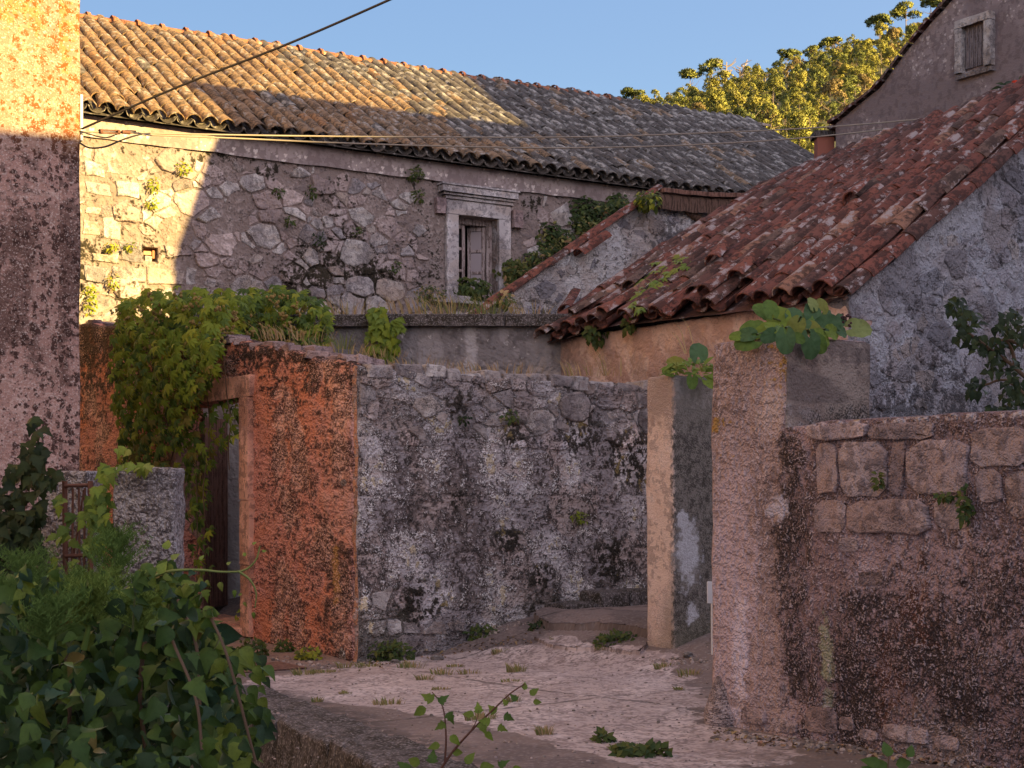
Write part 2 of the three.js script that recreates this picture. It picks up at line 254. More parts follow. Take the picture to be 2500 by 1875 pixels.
// ---------- surfaces ----------
// soft blotch centred at cx, cy with half sizes rx, ry; edge broken up by noise
const blot = (x, y, cx, cy, rx, ry, n) => 1 - sst(0.6, 1.15, Math.hypot((x - cx) / rx, (y - cy) / ry) + (0.5 - n) * 1.1);
const T = {};
T.tower = paint(3, 6, 768, 1536, (x, y, o) => {
  const n = S(NA, x / 3, y / 3), m = S(NB, x / 1.5, y / 1.5), f = S(NC, x / 0.8, y / 0.8), g = S(ND, x / 0.4, y / 0.4);
  const litBand = sst(4.5, 4.95, y);  // painted split at the sun line: sunlit plaster tones above, shaded tones below
  lay(o, mix(0.43, 0.31, litBand), mix(0.265, 0.215, litBand), mix(0.225, 0.145, litBand), 1); lay(o, mix(0.54, 0.40, litBand), mix(0.395, 0.315, litBand), mix(0.345, 0.24, litBand), sst(0.52, 0.7, f) * 0.7); lay(o, 0.32, 0.20, 0.165, sst(0.45, 0.7, n) * 0.6); lay(o, 0.36, 0.27, 0.25, sst(0.5, 0.66, g) * 0.3);
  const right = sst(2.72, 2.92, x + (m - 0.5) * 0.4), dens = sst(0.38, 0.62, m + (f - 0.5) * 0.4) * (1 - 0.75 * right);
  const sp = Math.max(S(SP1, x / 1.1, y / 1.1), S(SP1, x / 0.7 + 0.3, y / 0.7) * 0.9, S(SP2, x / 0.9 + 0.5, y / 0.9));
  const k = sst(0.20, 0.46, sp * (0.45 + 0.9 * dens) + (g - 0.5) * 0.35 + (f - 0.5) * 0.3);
  lay(o, mix(0.15, 0.40, litBand), mix(0.085, 0.20, litBand), mix(0.07, 0.05, litBand), sst(0.46, 0.58, f * 0.35 + n * 0.65) * 0.75 * (1 - right));
  lay(o, mix(0.085, 0.30, litBand), mix(0.040, 0.085, litBand), mix(0.032, 0.012, litBand), k * 0.92);
  lay(o, 0.58, 0.52, 0.48, sst(0.72, 0.8, S(ND, x / 0.6 + 0.3, y / 0.6)) * 0.8);
  o[3] = 0.5 + (f - 0.5) * 0.5 + (g - 0.5) * 0.4 + k * 0.12;
});
T.lime = paint(1.6, 1.6, 1024, 1024, (x, y, o) => {
  const n = S(NA, x / 1.6, y / 1.6), m = S(NB, x / 0.8, y / 0.8), f = S(NC, x / 0.8, y / 0.8), g = S(ND, x / 0.4, y / 0.4), w = S(NE, x / 1.6 + n * 0.2, y / 0.8 + m * 0.1);
  lay(o, 0.56, 0.525, 0.51, 1); lay(o, 0.40, 0.37, 0.37, sst(0.45, 0.7, n) * 0.75); lay(o, 0.68, 0.65, 0.62, sst(0.5, 0.72, m) * 0.7); lay(o, 0.52, 0.43, 0.36, sst(0.5, 0.7, w) * 0.5);
  lay(o, 0.24, 0.22, 0.22, sst(0.58, 0.72, f) * 0.55); lay(o, 0.14, 0.115, 0.10, sst(0.64, 0.74, g * 0.6 + n * 0.4) * 0.6);
  const vein = 1 - sst(0, 0.02, Math.abs(w - 0.5)); lay(o, 0.22, 0.19, 0.18, vein * 0.35);
  o[3] = 0.5 + (m - 0.5) * 0.7 + (f - 0.5) * 0.5 + (g - 0.5) * 0.25 - vein * 0.12;
}, 1.4, 0.45);
T.mortar = paint(18.4, 4.6, 2048, 512, (x, y, o) => {
  const n = S(NA, x / 4.6, y / 4.6), m = S(NB, x / 2.3, y / 2.3), f = S(NC, x / 1.15, y / 1.15), g = S(ND, x / 1.15, y / 1.15), w = S(NE, x / 2.3, y / 2.3);
  lay(o, 0.32, 0.25, 0.222, 1); lay(o, 0.48, 0.40, 0.365, sst(0.5, 0.7, f) * 0.7); lay(o, 0.34, 0.285, 0.27, sst(0.46, 0.66, n) * 0.75); lay(o, 0.23, 0.18, 0.17, sst(0.56, 0.7, f * 0.6 + m * 0.4) * 0.75);
  const crack = 1 - sst(0, 0.018, Math.abs(w + (f - 0.5) * 0.25 - 0.5)); lay(o, 0.11, 0.08, 0.07, crack * 0.75);
  const moss = sst(0.58, 0.66, n * 0.45 + f * 0.35 + g * 0.2 + sst(3.4, 4.3, y) * 0.07 + sst(12, 15, x) * 0.06); lay(o, 0.045, 0.034, 0.016, moss * 0.95);
  o[3] = 0.5 + (f - 0.5) * 0.7 + (g - 0.5) * 0.4 - crack * 0.3 + moss * 0.1;
}, 1.35, 0.38);
T.grey = paint(3.8, 3.0, 1280, 1024, (x, y, o) => { // y is metres above -1.6
  const n = S(NA, x / 3, y / 3), m = S(NB, x / 1.5, y / 1.5), f = S(NC, x / 1.0, y / 1.0), g = S(ND, x / 0.5, y / 0.5), w = S(NE, x / 1.5, y / 1.5), q = S(NC, x / 0.5 + 0.3, y / 0.5);
  lay(o, 0.29, 0.26, 0.275, 1); lay(o, 0.42, 0.39, 0.405, sst(0.46, 0.68, m) * 0.8); lay(o, 0.40, 0.31, 0.275, sst(0.5, 0.66, w) * 0.55);
  lay(o, 0.16, 0.125, 0.12, sst(0.44, 0.60, f * 0.55 + n * 0.45) * 0.8); lay(o, 0.07, 0.054, 0.05, sst(0.52, 0.64, q * 0.5 + f * 0.3 + g * 0.2 + (1.6 - Math.abs(y - 1.1)) * 0.02) * 0.85);
  lay(o, 0.62, 0.60, 0.61, sst(0.57, 0.66, g * 0.4 + f * 0.35 + m * 0.25) * 0.75);
  let moss = 0; for (const [a, b, c, d] of [[0.62, 0.72, 0.22, 0.16], [2.0, 0.55, 0.2, 0.12], [2.75, 1.0, 0.2, 0.2], [1.6, 2.2, 0.12, 0.12], [1.0, 2.45, 0.12, 0.15], [2.35, 2.25, 0.22, 0.2], [3.0, 2.0, 0.3, 0.25], [2.6, 0.62, 0.25, 0.1], [1.0, 1.6, 0.1, 0.08], [1.55, 1.25, 0.15, 0.1], [1.9, 0.9, 0.12, 0.12]]) moss = Math.max(moss, blot(x, y, a, b, c * 1.15, d * 1.15, f * 0.6 + g * 0.4) * sst(0.40, 0.56, q * 0.5 + f * 0.5));
  lay(o, 0.04, 0.030, 0.016, moss * 0.9); lay(o, 0.20, 0.20, 0.13, sst(0.62, 0.0, y - 0.3) * sst(0.5, 0.65, n) * 0.35);
  lay(o, 0.13, 0.11, 0.105, Math.max(sst(2.12, 2.3, y + (f - 0.5) * 0.3) * 0.35, sst(0.62, 0.35, y + (f - 0.5) * 0.2) * sst(1.3, 0.9, x) * 0.6)); lay(o, 0.42, 0.31, 0.10, sst(0.76, 0.82, f * 0.5 + m * 0.5) * 0.5); lay(o, 0.5, 0.24, 0.14, sst(3.70, 3.74, x) * (0.4 + 0.6 * sst(0.4, 0.6, f)));
  o[3] = 0.5 + (f - 0.5) * 0.7 + (q - 0.5) * 0.5 + (g - 0.5) * 0.45;
}, 1.5, 0.27);
T.orange = paint(7.6, 3.8, 1792, 896, (x, y, o) => { // x from the far end; y metres above -1.6
  const n = S(NA, x / 3.4, y / 2.2), m = S(NB, x / 2.0, y / 1.6), f = S(NC, x / 1.5, y / 0.9), g = S(ND, x / 0.8, y / 0.45), q = S(NC, x / 0.55 + 0.3, y / 0.3);
  lay(o, 0.62, 0.29, 0.215, 1); lay(o, 0.64, 0.245, 0.13, sst(0.45, 0.68, n) * 0.8); lay(o, 0.70, 0.45, 0.345, sst(0.52, 0.7, m) * 0.6); lay(o, 0.50, 0.34, 0.29, sst(6.3, 7.1, x + (f - 0.5)) * 0.5);
  const topd = sst(2.55, 3.0, y + (f - 0.5) * 0.9 + sst(7.2, 4, x) * -0.25);
  const d = sst(0.455, 0.575, q * 0.22 + f * 0.25 + g * 0.2 + m * 0.33 + topd * 0.12 - sst(5.7, 5.2, x) * 0.02); lay(o, 0.095, 0.042, 0.036, d * 0.9);
  lay(o, 0.055, 0.032, 0.022, topd * 0.75); lay(o, 0.07, 0.04, 0.03, blot(x, y, 6.95, 0.85, 0.22, 0.5, f) * 0.7); lay(o, 0.42, 0.24, 0.07, blot(x, y, 6.9, 0.95, 0.07, 0.28, f));
  lay(o, 0.76, 0.50, 0.40, sst(0.60, 0.70, g * 0.6 + m * 0.4) * 0.75);
  o[3] = 0.5 + (f - 0.5) * 0.7 + (q - 0.5) * 0.6 + (g - 0.5) * 0.4;
});
T.near = paint(5.2, 2.6, 2048, 1024, (x, y, o) => { // x: metres along the wall from the pillar's left edge (+0.1); y metres above -1.5
  x -= 0.1; const n = S(NA, x / 2.2, y / 2.2), m = S(NB, x / 1.1, y / 1.1), f = S(NC, x / 0.7, y / 0.7), g = S(ND, x / 0.35, y / 0.35), q = S(NC, x / 0.35 + 0.3, y / 0.35), w = S(NE, x / 1.1, y / 1.1);
  lay(o, 0.40, 0.275, 0.25, 1); lay(o, 0.49, 0.36, 0.335, sst(0.48, 0.68, m) * 0.7); lay(o, 0.26, 0.17, 0.155, sst(0.46, 0.66, n) * 0.6); lay(o, 0.15, 0.095, 0.085, sst(0.54, 0.66, q * 0.5 + f * 0.5) * 0.6);
  // the pillar: tan render, pale pink strip, streak of bare white
  const pil = 1 - sst(0.50, 0.62, x + (f - 0.5) * 0.25); lay(o, 0.45, 0.325, 0.27, pil * 0.8); lay(o, 0.25, 0.17, 0.14, pil * sst(0.44, 0.6, f * 0.6 + n * 0.4) * sst(0.6, 1.6, y) * 0.8);
  lay(o, 0.58, 0.44, 0.42, pil * blot(x, y, 0.16, 1.05, 0.20, 0.75, f) * 0.8); lay(o, 0.66, 0.56, 0.55, blot(x, y, 0.23, 0.6, 0.055, 0.42, f) * 0.9); lay(o, 0.56, 0.44, 0.37, blot(x, y, 0.46, 1.98, 0.1, 0.16, f) * 0.8);
  // brown and black growth over the lower wall
  let d = 0; for (const [a, b, c, e] of [[1.0, 0.55, 0.45, 0.42], [1.45, 0.75, 0.5, 0.45], [1.95, 0.8, 0.4, 0.7], [2.3, 1.0, 0.35, 0.7], [1.25, 0.95, 0.4, 0.15], [0.62, 1.05, 0.13, 0.25], [0.64, 0.7, 0.1, 0.3], [1.75, 0.5, 0.4, 0.3], [0.62, 1.75, 0.10, 0.14], [0.66, 1.45, 0.16, 0.25], [0.60, 1.2, 0.16, 0.3]]) d = Math.max(d, blot(x, y, a, b, c, e, f * 0.5 + q * 0.5));
  d *= sst(0.32, 0.50, q * 0.45 + g * 0.25 + m * 0.3); lay(o, 0.055, 0.032, 0.026, d * 0.94);
  { const bx = sst(0.70, 0.80, x) * sst(1.30, 1.40, y + (f - 0.5) * 0.2) * sst(2.0, 1.86, y); lay(o, 0.15, 0.095, 0.08, bx * (0.45 + 0.55 * sst(0.4, 0.6, q))); }
  lay(o, 0.15, 0.048, 0.026, Math.max(blot(x, y, 1.42, 0.95, 0.14, 0.2, f), blot(x, y, 1.28, 0.55, 0.12, 0.3, f)) * sst(0.45, 0.6, q) * 0.8);
  lay(o, 0.33, 0.25, 0.2, blot(x, y, 1.5, 0.3, 0.3, 0.2, f) * 0.6); lay(o, 0.55, 0.49, 0.49, blot(x, y, 0.50, 1.45, 0.075, 0.07, f) * 0.9); lay(o, 0.36, 0.37, 0.22, Math.max(blot(x, y, 0.86, 0.72, 0.05, 0.17, f), blot(x, y, 0.87, 0.45, 0.035, 0.12, f) * 0.7) * 0.85);
  lay(o, 0.62, 0.50, 0.47, sst(0.60, 0.70, g * 0.5 + q * 0.5) * 0.7); lay(o, 0.48, 0.27, 0.05, sst(0.76, 0.84, w * 0.6 + f * 0.4) * sst(1.5, 1.7, y) * 0.9);
  lay(o, 0.66, 0.60, 0.57, (1 - sst(0.0, 0.03, Math.abs(y - 1.885))) * sst(0.45, 0.6, f) * sst(0.6, 0.7, x) * 0.7);
  o[3] = 0.5 + (f - 0.5) * 0.7 + (q - 0.5) * 0.55 + (g - 0.5) * 0.45;
});
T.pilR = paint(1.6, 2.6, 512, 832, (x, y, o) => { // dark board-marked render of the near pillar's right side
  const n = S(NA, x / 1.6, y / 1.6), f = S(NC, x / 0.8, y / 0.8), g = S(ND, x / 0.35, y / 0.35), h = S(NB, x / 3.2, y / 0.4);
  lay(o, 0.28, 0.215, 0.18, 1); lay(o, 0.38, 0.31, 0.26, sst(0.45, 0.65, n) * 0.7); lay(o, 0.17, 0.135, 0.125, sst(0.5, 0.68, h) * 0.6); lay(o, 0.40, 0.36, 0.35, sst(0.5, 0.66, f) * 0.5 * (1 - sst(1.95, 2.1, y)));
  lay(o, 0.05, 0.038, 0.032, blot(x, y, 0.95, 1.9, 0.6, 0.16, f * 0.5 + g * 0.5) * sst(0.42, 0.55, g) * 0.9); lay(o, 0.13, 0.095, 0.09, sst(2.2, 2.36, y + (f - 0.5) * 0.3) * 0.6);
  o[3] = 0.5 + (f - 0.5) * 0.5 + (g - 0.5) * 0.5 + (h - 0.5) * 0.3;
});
T.pil2 = paint(1.2, 2.6, 512, 1024, (x, y, o) => { // x 0..0.33 left face, beyond it the right face
  const n = S(NA, x / 1.2, y / 1.2), f = S(NC, x / 0.6, y / 0.6), g = S(ND, x / 0.3, y / 0.3), m = S(NB, x / 0.6, y / 0.9);
  lay(o, 0.66, 0.51, 0.43, 1); lay(o, 0.60, 0.42, 0.34, sst(0.45, 0.65, n) * 0.6); lay(o, 0.36, 0.26, 0.22, sst(1.95, 2.2, y + (f - 0.5) * 0.2) * 0.8); lay(o, 0.40, 0.29, 0.25, sst(0.52, 0.64, f * 0.6 + m * 0.4) * 0.7); lay(o, 0.72, 0.60, 0.54, sst(0.56, 0.68, g * 0.5 + n * 0.5) * 0.6); lay(o, 0.36, 0.28, 0.22, sst(0.62, 0.2, y + (f - 0.5) * 0.3 - sst(0.1, 0.33, x) * 0.45) * 0.7);
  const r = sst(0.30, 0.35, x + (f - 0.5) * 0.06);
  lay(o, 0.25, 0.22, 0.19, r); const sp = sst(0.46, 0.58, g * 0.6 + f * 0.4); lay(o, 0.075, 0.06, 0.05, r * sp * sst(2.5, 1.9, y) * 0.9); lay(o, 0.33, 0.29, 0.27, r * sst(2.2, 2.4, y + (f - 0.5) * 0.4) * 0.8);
  const w = Math.max(blot(x, y, 0.47, 1.08, 0.13, 0.27, f * 0.7 + m * 0.3), blot(x, y, 0.42, 1.32, 0.06, 0.10, f), blot(x, y, 0.52, 0.62, 0.06, 0.08, f)); lay(o, 0.52, 0.51, 0.53, w); lay(o, 0.36, 0.34, 0.34, w * sst(0.5, 0.62, g) * 0.7); lay(o, 0.17, 0.15, 0.085, r * sst(0.72, 0.3, y) * (1 - w) * 0.5);
  o[3] = 0.5 + (f - 0.5) * 0.4 + (g - 0.5) * 0.6 - w * 0.15;
});
T.white = paint(4.2, 4.2, 1280, 1280, (x, y, o) => {
  const n = S(NA, x / 4.2, y / 4.2), m = S(NB, x / 2.1, y / 2.1), f = S(NC, x / 1.05, y / 1.05), g = S(ND, x / 0.7, y / 0.7), w = S(NE, x / 1.4, y / 1.4);
  lay(o, 0.54, 0.52, 0.525, 1); lay(o, 0.64, 0.62, 0.615, sst(0.5, 0.68, f) * 0.7); lay(o, 0.36, 0.325, 0.325, sst(0.5, 0.66, m) * 0.7); lay(o, 0.46, 0.38, 0.34, sst(0.52, 0.68, w) * 0.5);
  lay(o, 0.13, 0.115, 0.115, sst(0.55, 0.66, n * 0.4 + f * 0.4 + g * 0.2) * 0.8); const crack = 1 - sst(0, 0.016, Math.abs(w + (f - 0.5) * 0.3 - 0.47)); lay(o, 0.14, 0.11, 0.1, crack * 0.6);
  o[3] = 0.5 + (f - 0.5) * 0.8 + (g - 0.5) * 0.3 + (m - 0.5) * 0.4 - crack * 0.2;
}, 1.3, 0.42);
T.pink = paint(4.8, 3.6, 1024, 768, (x, y, o) => { // y above -1.6
  const n = S(NA, x / 2.4, y / 2.4), m = S(NB, x / 1.2, y / 1.2), f = S(NC, x / 0.8, y / 0.8), g = S(ND, x / 0.6, y / 0.6), w = S(NE, x / 1.2, y / 1.2);
  lay(o, 0.64, 0.475, 0.42, 1); lay(o, 0.70, 0.57, 0.52, sst(0.48, 0.66, f) * 0.6); lay(o, 0.44, 0.27, 0.23, sst(0.5, 0.62, m) * 0.75); lay(o, 0.62, 0.38, 0.28, sst(2.9, 3.4, y + (n - 0.5)) * 0.6); lay(o, 0.33, 0.22, 0.2, sst(0.55, 0.7, n) * 0.5);
  lay(o, 0.26, 0.2, 0.19, (1 - sst(0.1, 0.7, x + (f - 0.5) * 0.4)) * 0.8); const crack = 1 - sst(0, 0.014, Math.abs(w + (f - 0.5) * 0.3 - 0.5)); lay(o, 0.25, 0.14, 0.1, crack * 0.6);
  o[3] = 0.5 + (f - 0.5) * 0.6 + (m - 0.5) * 0.5 + (g - 0.5) * 0.3 - crack * 0.25;
});
T.terr = paint(7.2, 3.6, 1024, 512, (x, y, o) => { // y above -1.5, top 3.55
  const n = S(NA, x / 3.6, y / 3.6), m = S(NB, x / 1.2, y / 1.8), f = S(NC, x / 0.9, y / 0.9), g = S(ND, x / 0.6, y / 0.6);
  lay(o, 0.25, 0.225, 0.225, 1); lay(o, 0.15, 0.13, 0.13, sst(0.46, 0.62, f * 0.5 + n * 0.5) * 0.7); lay(o, 0.36, 0.33, 0.33, sst(0.52, 0.66, m) * 0.6);
  lay(o, 0.44, 0.375, 0.345, sst(3.05, 2.85, y + (f - 0.5) * 0.25) * 0.85); lay(o, 0.45, 0.42, 0.42, (1 - sst(0.03, 0.10, Math.abs(x - 5.64 + (f - 0.5) * 0.06))) * 0.8); lay(o, 0.56, 0.53, 0.52, sst(0.7, 0.78, g * 0.5 + S(SP1, x / 1.5, y / 1.5) * 0.5) * 0.8);
  lay(o, 0.50, 0.49, 0.48, sst(2.4, 2.0, y) * 0.75); lay(o, 0.06, 0.045, 0.03, sst(0.3, 0.0, Math.abs(x - 7.1)) * sst(0.4, 0.6, f) * 0.9);
  o[3] = 0.5 + (f - 0.5) * 0.6 + (g - 0.5) * 0.4 + sst(3.02, 2.92, y + (f - 0.5) * 0.25) * -0.3;
});
T.cope = paint(2.4, 0.6, 512, 128, (x, y, o) => { const f = S(NC, x / 1.2, y / 1.2), g = S(ND, x / 0.6, y / 0.6); lay(o, 0.13, 0.11, 0.105, 1); lay(o, 0.055, 0.042, 0.03, sst(0.45, 0.6, f) * 0.8); lay(o, 0.36, 0.33, 0.32, sst(0.62, 0.72, g) * 0.7); o[3] = f * 0.6 + g * 0.4; });
T.render = paint(2.4, 2.4, 768, 768, (x, y, o) => { // plain grey render with pale lichen
  const n = S(NA, x / 2.4, y / 2.4), f = S(NC, x / 1.2, y / 1.2), g = S(ND, x / 0.6, y / 0.6), sp = S(SP1, x / 1.6, y / 1.6);
  lay(o, 0.26, 0.215, 0.215, 1); lay(o, 0.34, 0.29, 0.285, sst(0.45, 0.65, n) * 0.7); lay(o, 0.19, 0.15, 0.15, sst(0.5, 0.66, f) * 0.6); lay(o, 0.50, 0.46, 0.44, sst(0.45, 0.75, sp * sst(0.42, 0.6, n)) * 0.9);
  o[3] = 0.5 + (f - 0.5) * 0.4 + (g - 0.5) * 0.4;
});
T.post = paint(1.2, 2.4, 384, 768, (x, y, o) => { // coarse pitted concrete
  const n = S(NA, x / 1.2, y / 1.2), f = S(NC, x / 0.6, y / 0.6), g = S(ND, x / 0.5, y / 0.5), q = S(NC, x / 0.3, y / 0.3 + 0.4);
  lay(o, 0.34, 0.31, 0.31, 1); lay(o, 0.46, 0.43, 0.43, sst(0.5, 0.66, q) * 0.7); lay(o, 0.09, 0.07, 0.07, sst(0.5, 0.62, f * 0.5 + q * 0.5) * 0.85); lay(o, 0.2, 0.17, 0.17, sst(0.48, 0.65, n) * 0.5); lay(o, 0.56, 0.54, 0.53, sst(0.66, 0.76, g) * 0.6);
  o[3] = 0.5 + (q - 0.5) * 0.9 + (f - 0.5) * 0.6;
});
const tileTex = (seed, base, dark, lich, lk, moss) => paint(0.6, 0.6, 384, 384, (x, y, o) => {
  const a = seed * 0.137, n = S(NA, x / 0.6 + a, y / 0.6), f = S(NC, x / 0.6 + a, y / 0.6 + a), g = S(ND, x / 0.3 + a, y / 0.3), m = S(NB, x / 0.6 + a, y / 0.6 + a * 2);
  lay(o, ...base, 1); lay(o, ...dark, sst(0.42, 0.62, f * 0.6 + n * 0.4) * 0.8); lay(o, ...moss, sst(0.52, 0.62, g * 0.5 + f * 0.5) * 0.6);
  lay(o, ...lich, sst(0.66 - lk * 0.2, 0.72 - lk * 0.2, m * 0.55 + f * 0.25 + g * 0.2) * 0.85);
  o[3] = 0.5 + (f - 0.5) * 0.5 + (g - 0.5) * 0.5;
});
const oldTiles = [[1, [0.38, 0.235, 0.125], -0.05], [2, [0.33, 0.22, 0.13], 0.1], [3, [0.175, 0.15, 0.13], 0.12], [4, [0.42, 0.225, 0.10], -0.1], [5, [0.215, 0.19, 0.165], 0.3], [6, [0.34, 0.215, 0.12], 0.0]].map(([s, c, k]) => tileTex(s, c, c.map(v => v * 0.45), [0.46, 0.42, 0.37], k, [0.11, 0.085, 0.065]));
const redTiles = [[11, [0.285, 0.10, 0.070], -0.1], [12, [0.24, 0.088, 0.064], -0.05], [13, [0.26, 0.105, 0.078], 0.35], [14, [0.18, 0.085, 0.066], 0.0], [15, [0.36, 0.185, 0.12], 0.45], [16, [0.21, 0.13, 0.10], 0.05], [17, [0.31, 0.11, 0.072], 0.1]].map(([s, c, k]) => tileTex(s, c, c.map(v => v * 0.42), [0.43, 0.37, 0.36], k, [0.09, 0.05, 0.042]));
T.wood = paint(0.8, 1.6, 256, 512, (x, y, o) => { const w = S(NB, x / 0.1, y / 1.6), f = S(NC, x / 0.3, y / 1.6), g = S(ND, x / 0.2, y / 1.6); lay(o, 0.34, 0.30, 0.28, 1); lay(o, 0.14, 0.105, 0.09, sst(0.45, 0.62, w * 0.5 + f * 0.5) * 0.85); lay(o, 0.48, 0.44, 0.42, sst(0.58, 0.7, g) * 0.5); o[3] = 0.5 + (w - 0.5) * 0.6 + (f - 0.5) * 0.6; });
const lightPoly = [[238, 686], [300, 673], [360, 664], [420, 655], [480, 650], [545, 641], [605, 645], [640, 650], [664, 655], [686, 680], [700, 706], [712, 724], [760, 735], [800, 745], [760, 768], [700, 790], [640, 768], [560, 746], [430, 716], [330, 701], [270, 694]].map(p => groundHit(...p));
const PX0 = -6, PZ0 = -17, PS = 12;
T.pave = paint(PS, PS, 1792, 1792, (x, y, o) => {
  const X = PX0 + x, Z = PZ0 + y, n = S(NA, x / 4, y / 4), m = S(NB, x / 2, y / 2), f = S(NC, x / 1.2, y / 1.2), g = S(ND, x / 1.0, y / 1.0), w = S(NE, x / 2, y / 2);
  lay(o, 0.21, 0.16, 0.14, 1); lay(o, 0.29, 0.22, 0.195, sst(0.46, 0.66, n) * 0.7); lay(o, 0.14, 0.11, 0.105, sst(0.5, 0.68, m) * 0.6); lay(o, 0.36, 0.31, 0.295, sst(0.62, 0.74, g) * 0.5);
  lay(o, 0.34, 0.205, 0.15, blot(X, Z, -2.0, -12.6, 1.0, 0.9, f) * 0.5);
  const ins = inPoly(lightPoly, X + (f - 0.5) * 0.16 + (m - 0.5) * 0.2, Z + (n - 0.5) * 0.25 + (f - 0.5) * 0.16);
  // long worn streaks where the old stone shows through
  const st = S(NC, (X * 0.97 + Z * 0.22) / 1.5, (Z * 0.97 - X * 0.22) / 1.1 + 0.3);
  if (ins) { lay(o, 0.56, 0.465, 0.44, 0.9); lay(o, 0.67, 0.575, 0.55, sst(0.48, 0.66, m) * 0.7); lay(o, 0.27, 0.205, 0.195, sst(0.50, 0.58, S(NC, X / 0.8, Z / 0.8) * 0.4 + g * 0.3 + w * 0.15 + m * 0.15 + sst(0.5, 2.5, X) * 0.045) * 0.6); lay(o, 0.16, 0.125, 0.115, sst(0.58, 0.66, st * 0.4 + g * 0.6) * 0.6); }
  const jt = Math.min(Math.abs(((X * 0.82 - Z * 0.57) / 2.3 % 1 + 1) % 1 - 0.5) * 2.3, Math.abs(((X * 0.57 + Z * 0.82) / 2.9 % 1 + 1) % 1 - 0.5) * 2.9) + (f - 0.5) * 0.05; const crack = Math.max(1 - sst(0, 0.010, Math.abs(w + (f - 0.5) * 0.12 - 0.5)), 1 - sst(0.006, 0.022, Math.abs(jt))); lay(o, 0.06, 0.048, 0.042, crack * 0.7);
  const rim = sst(0.4, 0.0, Math.abs(X - edgeX(Z) - 0.15)) * sst(-10.6, -9.8, Z); lay(o, 0.075, 0.06, 0.055, rim * sst(0.35, 0.55, f) * 0.9);
  lay(o, 0.17, 0.125, 0.105, blot(X, Z, 2.0, -6.6, 1.0, 0.7, f) * 0.6);
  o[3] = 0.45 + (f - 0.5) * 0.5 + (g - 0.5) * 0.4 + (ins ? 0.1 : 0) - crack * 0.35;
}, 1.1, 0.3);
T.earth = paint(6, 6, 512, 512, (x, y, o) => { const n = S(NA, x / 6, y / 6), f = S(NC, x / 2, y / 2), g = S(ND, x / 1.5, y / 1.5); lay(o, 0.19, 0.145, 0.115, 1); lay(o, 0.30, 0.24, 0.185, sst(0.45, 0.65, f) * 0.7); lay(o, 0.10, 0.085, 0.05, sst(0.48, 0.66, n) * 0.7); lay(o, 0.36, 0.31, 0.26, sst(0.62, 0.74, g) * 0.5); o[3] = f * 0.6 + g * 0.4; });

